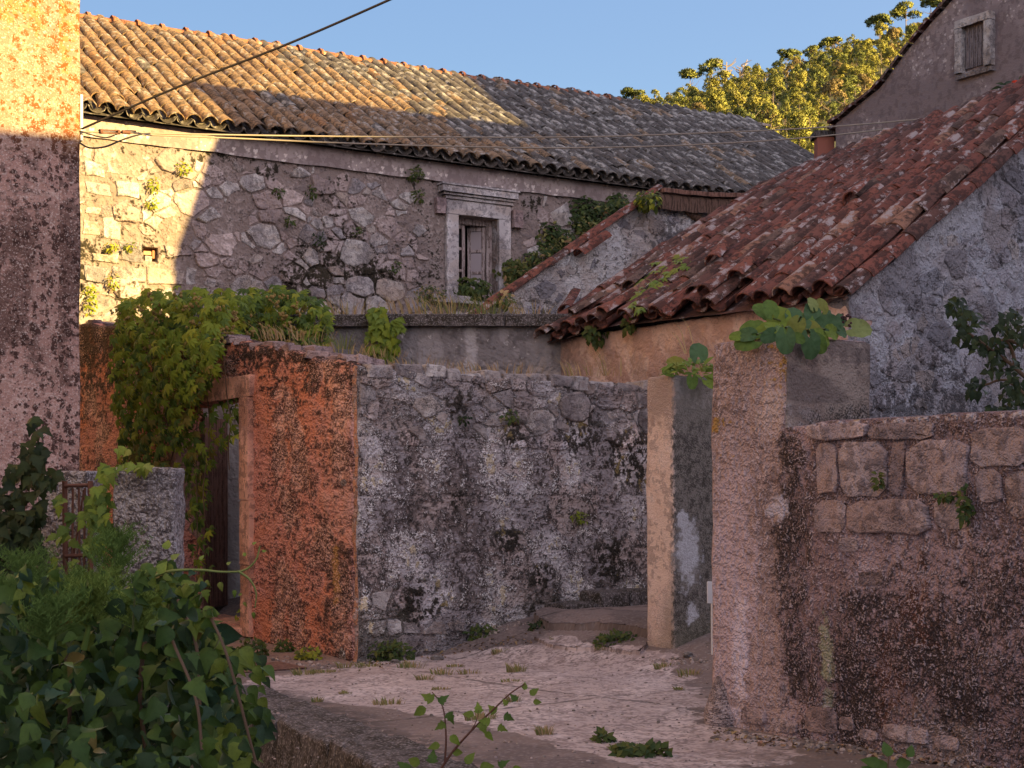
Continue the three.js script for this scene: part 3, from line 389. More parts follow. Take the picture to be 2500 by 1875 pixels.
const M = {
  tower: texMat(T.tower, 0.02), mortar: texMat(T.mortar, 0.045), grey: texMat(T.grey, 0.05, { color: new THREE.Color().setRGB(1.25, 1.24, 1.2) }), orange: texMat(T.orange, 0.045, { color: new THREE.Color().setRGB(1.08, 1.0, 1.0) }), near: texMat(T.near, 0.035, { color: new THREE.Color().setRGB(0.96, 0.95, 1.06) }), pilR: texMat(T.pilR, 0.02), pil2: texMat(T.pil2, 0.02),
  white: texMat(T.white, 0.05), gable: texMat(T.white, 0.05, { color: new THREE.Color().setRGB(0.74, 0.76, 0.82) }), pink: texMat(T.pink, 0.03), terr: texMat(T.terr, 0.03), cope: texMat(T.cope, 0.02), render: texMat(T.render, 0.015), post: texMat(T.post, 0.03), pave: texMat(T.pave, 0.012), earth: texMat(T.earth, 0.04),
  lime: [[0.92, 0.90, 0.89], [0.78, 0.76, 0.78], [0.64, 0.62, 0.65], [0.88, 0.80, 0.75], [1.05, 1.03, 1.02]].map(c => texMat(T.lime, 0.03, { color: new THREE.Color().setRGB(...c) })),
  wallGrey: [[1.5, 1.5, 1.48], [1.3, 1.3, 1.3], [1.75, 1.75, 1.72], [1.6, 1.55, 1.48]].map(c => texMat(T.grey, 0.05, { color: new THREE.Color().setRGB(...c) })),
  wallNear: [[1.15, 1.15, 1.15], [1.0, 1.0, 1.02], [1.25, 1.22, 1.22]].map(c => texMat(T.near, 0.035, { color: new THREE.Color().setRGB(...c) })),
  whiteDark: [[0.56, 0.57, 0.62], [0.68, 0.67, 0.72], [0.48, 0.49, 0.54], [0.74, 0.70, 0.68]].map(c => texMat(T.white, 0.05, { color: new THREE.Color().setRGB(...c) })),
  limeWall: [[1.75, 1.78, 1.85], [1.5, 1.5, 1.55], [1.25, 1.25, 1.3]].map(c => texMat(T.mortar, 0.045, { color: new THREE.Color().setRGB(...c) })),
  greyStone: [[0.78, 0.74, 0.74], [0.62, 0.59, 0.60], [0.88, 0.85, 0.84], [0.55, 0.51, 0.51]].map(c => texMat(T.lime, 0.035, { color: new THREE.Color().setRGB(...c) })),
  darkStone: [[0.52, 0.53, 0.57], [0.62, 0.60, 0.62], [0.72, 0.64, 0.58]].map(c => texMat(T.lime, 0.03, { color: new THREE.Color().setRGB(...c) })),
  pinkStone: [[0.70, 0.56, 0.57], [0.62, 0.48, 0.48], [0.68, 0.55, 0.56]].map(c => texMat(T.lime, 0.03, { color: new THREE.Color().setRGB(...c) })),
  dress: texMat(T.lime, 0.012, { color: new THREE.Color().setRGB(1.0, 0.98, 1.0) }), dressPink: texMat(T.lime, 0.012, { color: new THREE.Color().setRGB(1.25, 0.72, 0.52) }), dressBrown: texMat(T.lime, 0.012, { color: new THREE.Color().setRGB(0.66, 0.40, 0.32) }),
  oldTile: oldTiles.map(t => texMat(t, 0.008)), redTile: redTiles.map(t => texMat(t, 0.008)),
  ridgeRed: texMat(redTiles[4], 0.006, { color: new THREE.Color().setRGB(1.25, 0.95, 0.75) }),
  wood: texMat(T.wood, 0.006, { color: new THREE.Color().setRGB(1.35, 1.25, 1.25) }), woodBrown: texMat(T.wood, 0.008, { color: new THREE.Color().setRGB(0.62, 0.36, 0.28) }), woodGrey: texMat(T.wood, 0.008, { color: new THREE.Color().setRGB(0.62, 0.60, 0.66) }), woodDark: texMat(T.wood, 0.012, { color: new THREE.Color().setRGB(0.42, 0.28, 0.22) }),
  dark: flat(0.02, 0.016, 0.014), brick: flat(0.46, 0.20, 0.10), rust: flat(0.16, 0.065, 0.04, { roughness: 0.8 }), cable: flat(0.03, 0.025, 0.025, { roughness: 0.6 }), wirePale: flat(0.32, 0.27, 0.21, { roughness: 0.7 }), whitePaint: flat(0.72, 0.72, 0.74, { roughness: 0.5 }),
  glass: new THREE.MeshPhysicalMaterial({ color: 0xffffff, roughness: 0.06, metalness: 0, transmission: 1, thickness: 0, ior: 1.25 }), boardPanel: flat(0.42, 0.36, 0.37),
};

// ---------- ground and terraces ----------
function sheet(xs, zs, hf, tex, keep) {
  const pos = [], uv = [], idx = []; for (const z of zs) for (const x of xs) { pos.push(x, hf(x, z), z); uv.push((x - PX0) / tex.mw, (z - PZ0) / tex.mh); }
  for (let j = 0; j < zs.length - 1; j++) for (let i = 0; i < xs.length - 1; i++) { if (keep && !keep((xs[i] + xs[i + 1]) / 2, (zs[j] + zs[j + 1]) / 2)) continue; const a = j * xs.length + i, b = a + 1, c = a + xs.length, d = c + 1; idx.push(a, c, b, b, c, d); }
  const g = new THREE.BufferGeometry(); g.setAttribute('position', new THREE.Float32BufferAttribute(pos, 3)); g.setAttribute('uv', new THREE.Float32BufferAttribute(uv, 2)); g.setIndex(idx); g.computeVertexNormals(); return g;
}
const span = (a, b, st) => { const r = []; const n = Math.round((b - a) / st); for (let i = 0; i <= n; i++) r.push(a + (b - a) * i / n); return r; };
{
  const far = [20, 40, 90, 200, 500, 900], xs = [...far.map(v => -v).reverse(), ...span(-10, 10, 0.5), ...far], zs = [-900, -500, -200, -90, -40, ...span(-20, 8, 0.5), 20, 60, 200, 900];
  struct('ground', sheet(xs, zs, (x, z) => lowY(clamp(x, -8, 8), clamp(z, -18, 2)) - 0.06 - 0.5 * sst(6, 12, Math.abs(x)) , T.earth), M.earth);
  // paved yard, ending at the low retaining wall on the camera's left
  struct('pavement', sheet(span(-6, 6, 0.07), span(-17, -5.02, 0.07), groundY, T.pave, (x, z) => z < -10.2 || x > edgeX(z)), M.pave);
  // two thin cracked slabs stepping up to the path beside the grey wall
  const slabs = [[[548, 631], [575, 632], [598, 631], [626, 634], [652, 640], [654, 604], [600, 607], [556, 612], [534, 622]], [[552, 648], [574, 651], [596, 650], [640, 655], [650, 642], [598, 634], [548, 634], [534, 640]]].map(p => p.map(q => groundHit(...q)));
  slabs.forEach((pl, i) => { const h = i ? 0.03 : 0.075, xs = pl.map(p => p[0]), zs = pl.map(p => p[1]), yf = (x, z) => groundY(x, z) + h + 0.006 * fb3(x * 4, i, z * 4); const gs = [sheet(span(Math.min(...xs), Math.max(...xs), 0.02), span(Math.min(...zs), Math.max(...zs), 0.03), yf, T.pave, (x, z) => inPoly(pl, x + 0.02 * n3(x * 9, 1, z * 9), z + 0.02 * n3(x * 9, 5, z * 9)))], pos = [], uv = [], idx = []; pl.forEach((a, k) => { const b = pl[(k + 1) % pl.length]; for (let q = 0; q < 12; q++) { const x = mix(a[0], b[0], q / 12), z = mix(a[1], b[1], q / 12), y = yf(x, z); pos.push(x, y - 0.002, z, x, y - 0.2, z); uv.push((x - PX0) / PS, (z - PZ0) / PS, (x - PX0) / PS, (z - PZ0 + 0.1) / PS); } }); const n = pos.length / 6; for (let k = 0; k < n; k++) { const a = 2 * k, b = 2 * ((k + 1) % n); idx.push(a, b, a + 1, b, b + 1, a + 1); } const g = new THREE.BufferGeometry(); g.setAttribute('position', new THREE.Float32BufferAttribute(pos, 3)); g.setAttribute('uv', new THREE.Float32BufferAttribute(uv, 2)); g.setIndex(idx); g.computeVertexNormals(); gs.push(g); struct('path_slab', mergeGeometries(gs), M.pave); });
  // earth heaped behind the yard wall, up to the foot of the terrace wall and the pink wall
  const wallTop = (x, z) => { const dx = x - C0[0], dz = z - C0[1], b = dx * W[0] + dz * W[1], a = dx * U[0] + dz * U[1]; return [a, b]; };
  struct('terrace_earth', sheet(span(-3.2, 2.8, 0.08), span(-16.3, -11.6, 0.08), (x, z) => { const [a, b] = wallTop(x, z); return 1.10 + 0.2 * sst(0, 1.9, b) * sst(1.2, 0.2, a) + 0.05 * fb3(x * 1.2, 1, z * 1.2) + 0.02 * fb3(x * 5, 1, z * 5) + 0.10 * sst(0.5, 1.5, b) * sst(0, 2, a); }, T.earth, (x, z) => { const [a, b] = wallTop(x, z); return a > 0.12 && b > 0.1 && b < 3.3 - 1.5 * sst(1.6, 0.2, a) && a < 4.2; }), M.earth);
  const tx = (x, z) => x > -1.34 - 0.5757 * ((-12 - z) / 0.8177) + 0.3 && x < 0.25 + 1.42 * (-z - 16.2) && z < -16.06;
  struct('upper_terrace', sheet(span(-9, 9, 0.2), span(-24.5, -16.02, 0.12), (x, z) => 2.0 + 0.30 * sst(-16.5, -20, z) + 0.05 * fb3(x * 0.9, 1, z * 0.9), T.earth, tx), M.earth);
}

// ---------- left: tall stained house ----------
{
  const t = thing('tall_house', 'tall house corner with lichen-spotted pink plaster filling the left edge', 'house', fTower.at(3.2, -1.4));
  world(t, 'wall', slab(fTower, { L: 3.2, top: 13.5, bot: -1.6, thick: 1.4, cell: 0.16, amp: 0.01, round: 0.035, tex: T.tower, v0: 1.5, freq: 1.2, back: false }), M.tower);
  const r = [fTower.at(-0.2, 13.45, 0.25), fTower.at(3.4, 13.45, 0.25)]; void r;
  world(t, 'roof', blk(fTower, -0.15, 3.35, 13.5, 13.7, -1.5, 0.18, { tex: redTiles[3] }), M.redTile[3]);
  const q = fTower.hit(80.5, 115); // a small white box fixed on the corner
  world(t, 'junction_box', blk(fTower, 3.205, 3.232, q[1] - 0.22, q[1] + 0.2, -0.14, -0.03), M.whitePaint);
}

// ---------- main house: rubble facade, window, cornice ----------
const HL = 18.1, EAVE = 5.40, EC = 0.22;      // facade length, tile edge height, overhang
const house = thing('main_house', 'long rubble stone house under a weathered barrel tile roof, half in evening sun', 'house', fHouse.at(9, 0.8));
{
  const R = rng(21), wx = px => fHouse.hit(px, 250)[0];
  const wL = wx(457.5), wR = wx(497.5), wT = fHouse.hit(475, 217)[1], wB = fHouse.hit(475, 292)[1];
  const hb = fHouse.hit(143.5, 246.5), hc = fHouse.hit(158.5, 262);
  const wall = world(house, 'wall', slab(fHouse, { L: HL, top: 5.1, bot: -1.6, thick: 0.55, cell: 0.11, amp: 0.022, freq: 1.6, tex: T.mortar, v0: -0.9, holes: [[wL, wR, wB, wT], [hb[0], hc[0], hc[1], hb[1]]] }), M.mortar);
  const vis = (s, y, r) => { const p = fHouse.at(s, y), px = CX + F * p.x / -p.z, py = HY - F * p.y / -p.z; return px > 66 && px < 660 && py < 345 && !(s > wL - 0.42 - r && s < wR + 0.42 + r && y > wB - 0.3 && y < wT + 0.5) && !(s > hb[0] - r * 0.7 && s < hc[0] + r * 0.7 && y > hc[1] - r * 0.7 && y < hb[1] + r * 0.7) && y + r * 0.5 < 5.05; };
  const sl = fHouse.hit(70, 250)[0], sr = fHouse.hit(660, 190)[0];
  // larger squared stones near the left, rubble everywhere else
  const big = []; for (const [x0, y0, x1, y1] of [[85, 206, 99, 214], [101, 205, 112, 217], [84, 220, 99, 236], [104, 217, 120, 240], [93, 252, 118, 263], [121, 240, 141, 262], [84, 265, 108, 283], [110, 266, 145, 283], [147, 268, 184, 286], [186, 268, 196, 285], [86, 182, 110, 196], [115, 180, 139, 198], [84, 160, 104, 178], [107, 162, 127, 176]]) { const a = fHouse.hit(x0, y0), b = fHouse.hit(x1, y1), J = () => (R() - 0.5) * 0.05; big.push({ poly: [[a[0] + J(), b[1] + J()], [(a[0] + b[0]) / 2, b[1] + J()], [b[0] + J(), b[1] + J()], [b[0] + J() * 0.6, (a[1] + b[1]) / 2], [b[0] + J(), a[1] + J()], [(a[0] + b[0]) / 2, a[1] + J()], [a[0] + J(), a[1] + J()], [a[0] + J() * 0.6, (a[1] + b[1]) / 2]], cx: (a[0] + b[0]) / 2, cy: (a[1] + b[1]) / 2, rad: (b[0] - a[0]) / 2, s0: a[0], s1: b[0], y0: b[1], y1: a[1] }); }
  const cells = rubble(sl, sr, 1.9, 5.08, 0.235, R, 1.3, 0.014, (x, y, r) => vis(x, y, r) && !big.some(b => x > b.s0 - 0.08 && x < b.s1 + 0.08 && y > b.y0 - 0.08 && y < b.y1 + 0.08) && R() > 0.16);
  const pale = [], merged = []; cells.forEach((c, i) => (R() < 0.5 ? pale : merged).push(c));
  layStones(wall, fHouse, [...big, ...pale], [M.lime[0], M.lime[0], M.lime[1], M.lime[3], M.lime[4], M.lime[2]], R, [0.012, 0.04], 150, { amp: 0.022, freq: 1.6 });
  layStones(wall, fHouse, merged, M.limeWall, R, [0.012, 0.036], 150, { amp: 0.022, freq: 1.6, uv: [0, -0.9] });
  world(wall, 'backing', blk(fHouse, hb[0] - 0.1, hc[0] + 0.1, hc[1] - 0.1, hb[1] + 0.1, -0.5, -0.2), M.brick);
  const bm = (s0, s1, y0, y1, c, d) => world(wall, 'brick', blk(fHouse, s0, s1, y0, y1, -0.19, d, { round: 0.015, amp: 0.01 }), c);
  bm(hb[0] + 0.02, mix(hb[0], hc[0], 0.62), mix(hc[1], hb[1], 0.5), hb[1] - 0.04, flat(0.55, 0.33, 0.2), -0.08); bm(mix(hb[0], hc[0], 0.68), hc[0] - 0.01, mix(hc[1], hb[1], 0.3), hb[1] - 0.02, M.brick, -0.09); bm(hb[0] + 0.04, mix(hb[0], hc[0], 0.66), hc[1] + 0.01, mix(hc[1], hb[1], 0.42), M.lime[0], -0.05);
  // smooth rendered band under the eaves
  const TB = T.mortar; world(house, 'cornice', slab(new Frame(fHouse.x + fHouse.nx * 0.05, fHouse.z + fHouse.nz * 0.05, fHouse.ex, fHouse.ez), { L: HL, top: 5.37, bot: s => 5.07 + 0.02 * n3(s * 2, 0, 0), thick: 0.55, cell: 0.12, amp: 0.008, round: 0.02, tex: T.render, back: false }), texMat(T.render, 0.012, { color: new THREE.Color().setRGB(1.45, 1.42, 1.36) })); void TB;
  // other walls closing the house
  world(house, 'side_wall', slab(new Frame(...[fHouse.at(HL, 0)].map(p => [p.x, p.z])[0], -fHouse.nx, -fHouse.nz), { L: 10.4, top: s => 5.3 + 3.0 * (1 - Math.abs(s - 5.1) / 5.1), bot: -1.6, thick: 0.5, cell: 0.5, tex: T.mortar }), M.mortar);
  world(house, 'rear_wall', blk(fHouse, 0, HL - 0.02, -1.6, 5.3, -10.3, -9.9, { cell: 2, tex: T.mortar }), M.mortar);
  world(house, 'floor', blk(fHouse, 0.02, HL - 0.6, 1.6, 1.7, -9.85, -0.56, { cell: 3 }), M.dark);
  world(house, 'inner_wall', blk(fHouse, 0.02, HL - 0.6, 1.7, 5.3, -3.2, -3.0, { cell: 3 }), M.dark);

  // the window: worn limestone surround with a moulded hood, two old casements
  const win = world(house, 'window', blk(fHouse, wL - 0.03, wR + 0.03, wT - 0.09, wT + 0.01, -0.32, -0.2), M.wood);
  const W2 = (n, s0, s1, y0, y1, d0, d1, m = M.dress, o = {}) => world(win, n, blk(fHouse, s0, s1, y0, y1, d0, d1, { tex: T.lime, cell: 0.08, amp: 0.006, round: 0.012, ...o }), m);
  const j = 0.225, lt = wT + 0.23;
  W2('stone_jamb', wL - j, wL, wB - 0.1, wT, -0.2, 0.055); W2('stone_jamb', wR, wR + j, wB - 0.1, wT, -0.2, 0.055); W2('lintel', wL - j, wR + j, wT + 0.003, lt, -0.2, 0.058);
  W2('hood_moulding', wL - j - 0.03, wR + j + 0.03, lt + 0.003, lt + 0.055, -0.1, 0.09); W2('hood_moulding', wL - j - 0.08, wR + j + 0.04, lt + 0.057, lt + 0.095, -0.1, 0.13); W2('hood_moulding', wL - j - 0.13, wR + j + 0.07, lt + 0.097, lt + 0.20, -0.1, 0.18); W2('hood_moulding', wL - j - 0.15, wR + j + 0.09, lt + 0.202, lt + 0.235, -0.1, 0.20);
  W2('corbel', wL - j - 0.2, wL - j - 0.02, wT - 0.02, lt - 0.003, -0.1, 0.1, M.pinkStone[0], { amp: 0.02 }); W2('corbel', wR + j + 0.02, wR + j + 0.2, wT - 0.12, lt - 0.06, -0.1, 0.12, M.pinkStone[1], { amp: 0.02 });
  W2('sill', wL - j - 0.28, wR + j + 0.1, wB - 0.22, wB - 0.103, -0.3, 0.16);
  const wm = M.wood; W2('frame_post', wL, wL + 0.05, wB, wT - 0.09, -0.32, -0.2, wm); W2('frame_post', wR - 0.1, wR, wB, wT - 0.09, -0.32, -0.18, wm);
  const leaf = (hinge, dir, ang, w) => { // casement hung at s = hinge, opening inwards
    const p = fHouse.at(hinge, 0, -0.24), c = Math.cos(ang), s = Math.sin(ang), ex = (fHouse.ex * c * dir - fHouse.nx * s), ez = (fHouse.ez * c * dir - fHouse.nz * s), f = dir > 0 ? new Frame(p.x, p.z, ex, ez) : new Frame(p.x + ex * w, p.z + ez * w, -ex, -ez), gs = [];
    const add = (a, b, y0, y1) => gs.push(blk(f, a, b, y0, y1, -0.02, 0.02, { tex: T.wood, round: 0.004, amp: 0.001 }));
    const H = wT - 0.1 - wB; add(0, 0.055, wB, wT - 0.1); add(w - 0.055, w, wB, wT - 0.1); for (const k of [0, 0.31, 0.63]) add(0.056, w - 0.056, wB + H * k, wB + H * k + 0.045); add(0.056, w - 0.056, wT - 0.16, wT - 0.1);
    world(win, 'casement', mergeGeometries(gs), wm); return [f, H];
  };
  const [f1, H] = leaf(wL + 0.05, 1, 0.12, 0.22), [f2] = leaf(wR - 0.10, -1, 0.62, 0.29);
  for (const k of [0, 0.31, 0.63]) { world(win, 'pane', blk(f1, 0.056, 0.164, wB + H * k + 0.046, wB + H * (k + 0.31), -0.005, 0.003), M.glass); world(win, 'board', blk(f2, 0.056, 0.234, wB + H * k + 0.046, wB + H * (k + 0.31), -0.005, 0.006, { tex: T.wood }), M.boardPanel); }
}

// ---------- yard walls ----------
const inHeap = (t, l) => t + l; void inHeap;
{
  const w = thing('grey_yard_wall', 'grey rubble and render yard wall with dark moss patches, centre', 'wall', fGrey.at(1.6, -1.4)), R = rng(31);
  const topF = s => 1.135 + 0.03 * n3(s * 3, 1, 0) - 0.012 * s + 0.025 * n3(s * 9, 2, 0);
  const body = world(w, 'masonry', slab(fGrey, { L: 4.0, top: topF, bot: -1.6, thick: 0.5, cell: 0.035, amp: 0.026, freq: 2.6, round: 0.045, tex: T.grey, v0: 1.6, back: false }), M.grey);
  // bare courses at the top and a patch at the lower left; elsewhere the old render still covers them
  const topC = rubble(0.03, 3.5, 0.46, 1.10, 0.165, R, 1.35, 0.010, (x, y, r) => y + r * 0.3 < topF(x) && R() > 0.10 + 0.9 * sst(0.75, 0.5, y + 0.18 * n3(x * 2, y * 2, 4)));
  const lowC = rubble(0.03, 1.5, -1.32, -0.62, 0.16, R, 1.2, 0.012, (x, y) => R() > 0.25 + 0.9 * sst(0.25, 0.6, x * 0.5 + (y + 1.3) * 0.45 - 0.15 + 0.25 * n3(x * 2, y * 2, 8)));
  const pickS = (c, k) => c.filter((_, i) => (i * 7 % 10 < 4) === k), oS = { amp: 0.026, freq: 2.6, in1: 0.93 };
  layStones(body, fGrey, pickS(topC, true), M.greyStone, R, [0.012, 0.03], 100, oS); layStones(body, fGrey, pickS(topC, false), M.wallGrey, R, [0.012, 0.032], 100, { ...oS, uv: [0, 1.6] });
  layStones(body, fGrey, pickS(lowC, true), M.greyStone, R, [0.012, 0.026], 50, oS); layStones(body, fGrey, pickS(lowC, false), M.wallGrey, R, [0.012, 0.026], 50, { ...oS, uv: [0, 1.6] });
  // loose capping stones along the top edge
  const cap = []; for (let s = 0.1; s < 3.6;) { const l = 0.14 + 0.2 * R(), y = topF(s + l / 2); cap.push(blk(fGrey, s, s + l * 0.94, y - 0.07, y + 0.015 + 0.05 * R(), -0.42 + 0.2 * R(), -0.005 + 0.04 * R(), { round: 0.03, amp: 0.03, freq: 5, tex: T.lime, cell: 0.06 })); s += l; }
  cap.forEach(g => world(body, 'capping_stone', g, M.greyStone[(R() * 4) | 0]));
}
{
  const w = thing('orange_yard_wall', 'orange stained plaster wall with a stone doorway, crumbling top', 'wall', fOrange.at(5.5, -1.4)), R = rng(41);
  const s0 = LO - 3.75, s1 = LO - 2.14, dB = -1.22, dT = 0.98;
  const topF = s => lerpT([[0, 2.2], [0.4, 2.16], [4.7, 1.58], [7.2, 1.15]], s) + 0.035 * n3(s * 3, 3, 0) + 0.02 * n3(s * 9, 3, 1);
  const body = world(w, 'masonry', slab(fOrange, { L: LO, top: topF, bot: -1.6, thick: 0.27, cell: 0.04, amp: 0.026, freq: 2.4, round: 0.05, tex: T.orange, v0: 1.6, back: true, holes: [[s0, s1, dB, dT]] }), M.orange);
  const B = (n, a, b, y0, y1, d0, d1, m, o = {}) => world(w, n, blk(fOrange, a, b, y0, y1, d0, d1, { tex: T.lime, cell: 0.1, amp: 0.005, round: 0.012, ...o }), m);
  B('door_lintel', s0 - 0.2, s1 + 0.22, dT + 0.003, dT + 0.21, -0.265, 0.05, M.dressPink);
  const ys = [-1.30, -0.62, 0.0, dT]; for (let i = 0; i < 3; i++) { B('door_jamb', s1, s1 + 0.20 + (i === 1 ? 0.02 : 0), ys[i] + 0.003, ys[i + 1], -0.262, 0.045 + 0.006 * i, M.dressPink); B('door_jamb', s0 - 0.2, s0, ys[i] + 0.003, ys[i + 1], -0.26, 0.045, M.dressBrown); }
  B('threshold', s0 - 0.05, s1 + 0.05, -1.62, dB, -0.5, 0.16, M.dressPink, { amp: 0.012, round: 0.025 });
  // the open plank door, swung inwards on its left side
  const hp = fOrange.at(s0 + 0.05, 0, -0.24), a = 2.3, ex = fOrange.ex * Math.cos(a) - fOrange.nx * Math.sin(a), ez = fOrange.ez * Math.cos(a) - fOrange.nz * Math.sin(a), fd = new Frame(hp.x, hp.z, ex, ez);
  const door = world(w, 'door', blk(fd, 0, 0.6, -0.85, -0.75, -0.05, -0.012, { tex: T.wood }), M.woodBrown); world(door, 'ledge', blk(fd, 0, 0.6, 0.45, 0.55, -0.05, -0.012, { tex: T.wood }), M.woodBrown);
  for (let i = 0; i < 4; i++) world(door, 'plank', blk(fd, i * 0.15 + 0.004, i * 0.15 + 0.146, -1.15, 0.9 - 0.02 * R(), -0.01, 0.018 + 0.004 * R(), { tex: T.wood, u0: i * 0.23 }), M.woodBrown);
  // thin flat stones left lying along the ruined top
  const cap = []; for (let s = 0.2; s < LO - 0.2; s += 0.10 + 0.12 * R()) { const l = 0.10 + 0.2 * R(), y = topF(s + l / 2), dd = -0.03 - 0.2 * Math.pow(R(), 1.4), g = blk(fOrange, s, Math.min(LO - 0.04, s + l), y - 0.045, y + 0.008 + 0.035 * R(), dd - 0.1 - 0.12 * R(), dd + 0.05 * R(), { round: 0.015, amp: 0.03, freq: 5, tex: T.lime, cell: 0.07 }); const c = fOrange.at(s + l / 2, y, dd), m = new THREE.Matrix4().makeTranslation(c.x, c.y, c.z).multiply(new THREE.Matrix4().makeRotationFromEuler(new THREE.Euler((R() - 0.5) * 0.3, (R() - 0.5) * 1.2, (R() - 0.5) * 0.25))).multiply(new THREE.Matrix4().makeTranslation(-c.x, -c.y, -c.z)); g.applyMatrix4(m); cap.push(g); }
  cap.forEach(g => world(body, 'capping_stone', g, M.pinkStone[(R() * 3) | 0]));
}
{ // behind the doorway: a small court closed by the terrace wall and a side wall
  const w = thing('terrace_wall', 'low grey terrace wall with a dark projecting coping below the main house', 'wall', fTerr.at(5, -1.4));
  world(w, 'masonry', slab(fTerr, { L: 4.75, top: 1.95, bot: -1.5, thick: 0.35, cell: 0.08, amp: 0.014, freq: 2, round: 0.03, tex: T.terr, v0: 1.5, u0: 2.3 }), M.terr);
  let s = 0; const R = rng(51); while (s < 4.7) { const l = Math.min(1.1 + R() * 0.6, 4.76 - s); world(w, 'coping', blk(fTerr, s, s + l - 0.006, 1.93 + 0.006 * R(), 2.06 + 0.01 * R(), -0.4, 0.09, { tex: T.cope, amp: 0.008, cell: 0.1, round: 0.02 }), M.cope); s += l; if (4.76 - s < 0.2) break; }
  const fs = (() => { const p = ab(0.5, 1.9); return new Frame(p[0], p[1], U[0], U[1]); })();
  const p = thing('inner_court_wall', 'pale inner wall seen through the doorway', 'wall', fs.at(0.8, -1.4));
  world(p, 'masonry', slab(new Frame(fs.at(2.2, 0).x, fs.at(2.2, 0).z, -U[0], -U[1]), { L: 2.2, top: 1.25, bot: -1.5, thick: 0.4, cell: 0.2, tex: T.white }), M.white);
}
// ---------- gate pillars and the near wall ----------
{
  const p2 = thing('far_gate_pillar', 'slimmer gate pillar, cream left side and grey lichened right side, at the yard entrance', 'gate pillar', fPil2.at(0.324, -1.2));
  world(p2, 'shaft', slab(fPil2, { L: 0.324, top: 0.965, bot: -1.5, thick: 0.5, cell: 0.03, amp: 0.010, freq: 3, round: 0.025, tex: T.pil2, v0: 1.5 }), M.pil2);
  const p1 = thing('near_gate_pillar', 'big square gate pillar of tan render with broad leafy plant on its top', 'gate pillar', fNear.at(0.5, -1.3));
  const g = slab(fNear, { L: 0.566, top: 0.875, bot: -1.5, thick: 0.67, cell: 0.03, amp: 0.012, freq: 2.6, round: 0.028, tex: T.near, u0: 0.1, v0: 1.5, ends: [1, 0] });
  const shaft = world(p1, 'shaft', g, M.near);
  const fr = fNear.at(0.566, 0), f2 = new Frame(fr.x, fr.z, U[0], U[1]);
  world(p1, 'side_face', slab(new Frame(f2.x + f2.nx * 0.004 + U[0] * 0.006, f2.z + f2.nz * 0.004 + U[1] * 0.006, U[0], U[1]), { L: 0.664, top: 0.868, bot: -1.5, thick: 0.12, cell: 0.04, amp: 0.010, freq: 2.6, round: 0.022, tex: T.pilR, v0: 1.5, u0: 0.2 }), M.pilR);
  const ft = fNear.at(0.0, 0, 0); void ft; void shaft;
  // flared foot of pale render at the pillar's near left corner
  { const g2 = new THREE.SphereGeometry(1, 20, 14), q = g2.attributes.position; for (let i = 0; i < q.count; i++) { const x = q.getX(i), y = q.getY(i), z = q.getZ(i), fl = 1 + 0.9 * sst(0.5, -0.8, y), k = 1 + 0.12 * fb3(x * 2.2, y * 2.2, z * 2.2); q.setXYZ(i, x * k * 0.075 * fl, y * 0.2, z * k * 0.075 * fl); } g2.computeVertexNormals(); const c = fNear.at(0.07, groundY(1.2, -7.9) + 0.10, -0.035); g2.translate(c.x, c.y, c.z); world(p1, 'flared_foot', g2, texMat(T.post, 0.02, { color: new THREE.Color().setRGB(1.5, 1.3, 1.25) })); }
  const w = thing('near_stone_wall', 'low wall with large pinkish stone blocks and dark brown growth, lower right', 'wall', fNear.at(2, -1.3)), R = rng(62);
  const topF = s => lerpT([[0, 0.33], [0.12, 0.385], [0.3, 0.40], [6, 0.41]], s) + 0.008 * n3(s * 4, 0, 0);
  const fw = new Frame(fNear.at(0.48, 0, 0.008).x, fNear.at(0.48, 0, 0.008).z, -W[0], -W[1]);
  const body = world(w, 'masonry', slab(fw, { L: 5.0, top: topF, bot: -1.5, thick: 0.42, cell: 0.03, amp: 0.024, freq: 3.0, round: 0.02, tex: T.near, u0: 0.58, v0: 1.5, ends: [1, 0], back: false }), M.near);
  const st = [[816, 443, 840, 494], [842, 441, 886, 498], [888, 441, 902, 496], [904, 441, 972, 495], [974, 429, 1032, 466], [1034, 432, 1085, 475], [978, 469, 1004, 503], [1007, 470, 1060, 520], [817, 500, 847, 533], [849, 500, 931, 535], [934, 499, 971, 530], [808, 425, 868, 438], [870, 424, 932, 438], [840, 537, 858, 552], [858, 571, 882, 586],
    [806, 704, 836, 736], [838, 716, 852, 732], [770, 716, 798, 735], [884, 722, 930, 746], [742, 706, 764, 726], [936, 734, 960, 752], [858, 728, 880, 742]];
  const cells = st.map(([x0, y0, x1, y1]) => { const a = fw.hit(x0, y0), b = fw.hit(x1, y1), n = 16, cx = (a[0] + b[0]) / 2, cy = (a[1] + b[1]) / 2, rx = (b[0] - a[0]) / 2, ry = (a[1] - b[1]) / 2, poly = []; for (let i = 0; i < n; i++) { const t = (i + 0.5 + (R() - 0.5) * 0.25) / n * 2 * Math.PI, c = Math.cos(t), s = Math.sin(t), k = 1 / Math.pow(Math.pow(Math.abs(c), 8) + Math.pow(Math.abs(s), 8), 1 / 8) * (0.94 + 0.08 * R()); poly.push([cx + rx * c * k, cy + ry * s * k]); } return { poly, cx, cy, rad: Math.max(rx, ry) }; });
  layStones(body, fw, cells, M.pinkStone, R, [0.014, 0.024], 300, { amp: 0.024, freq: 3, in1: 0.95 });
}
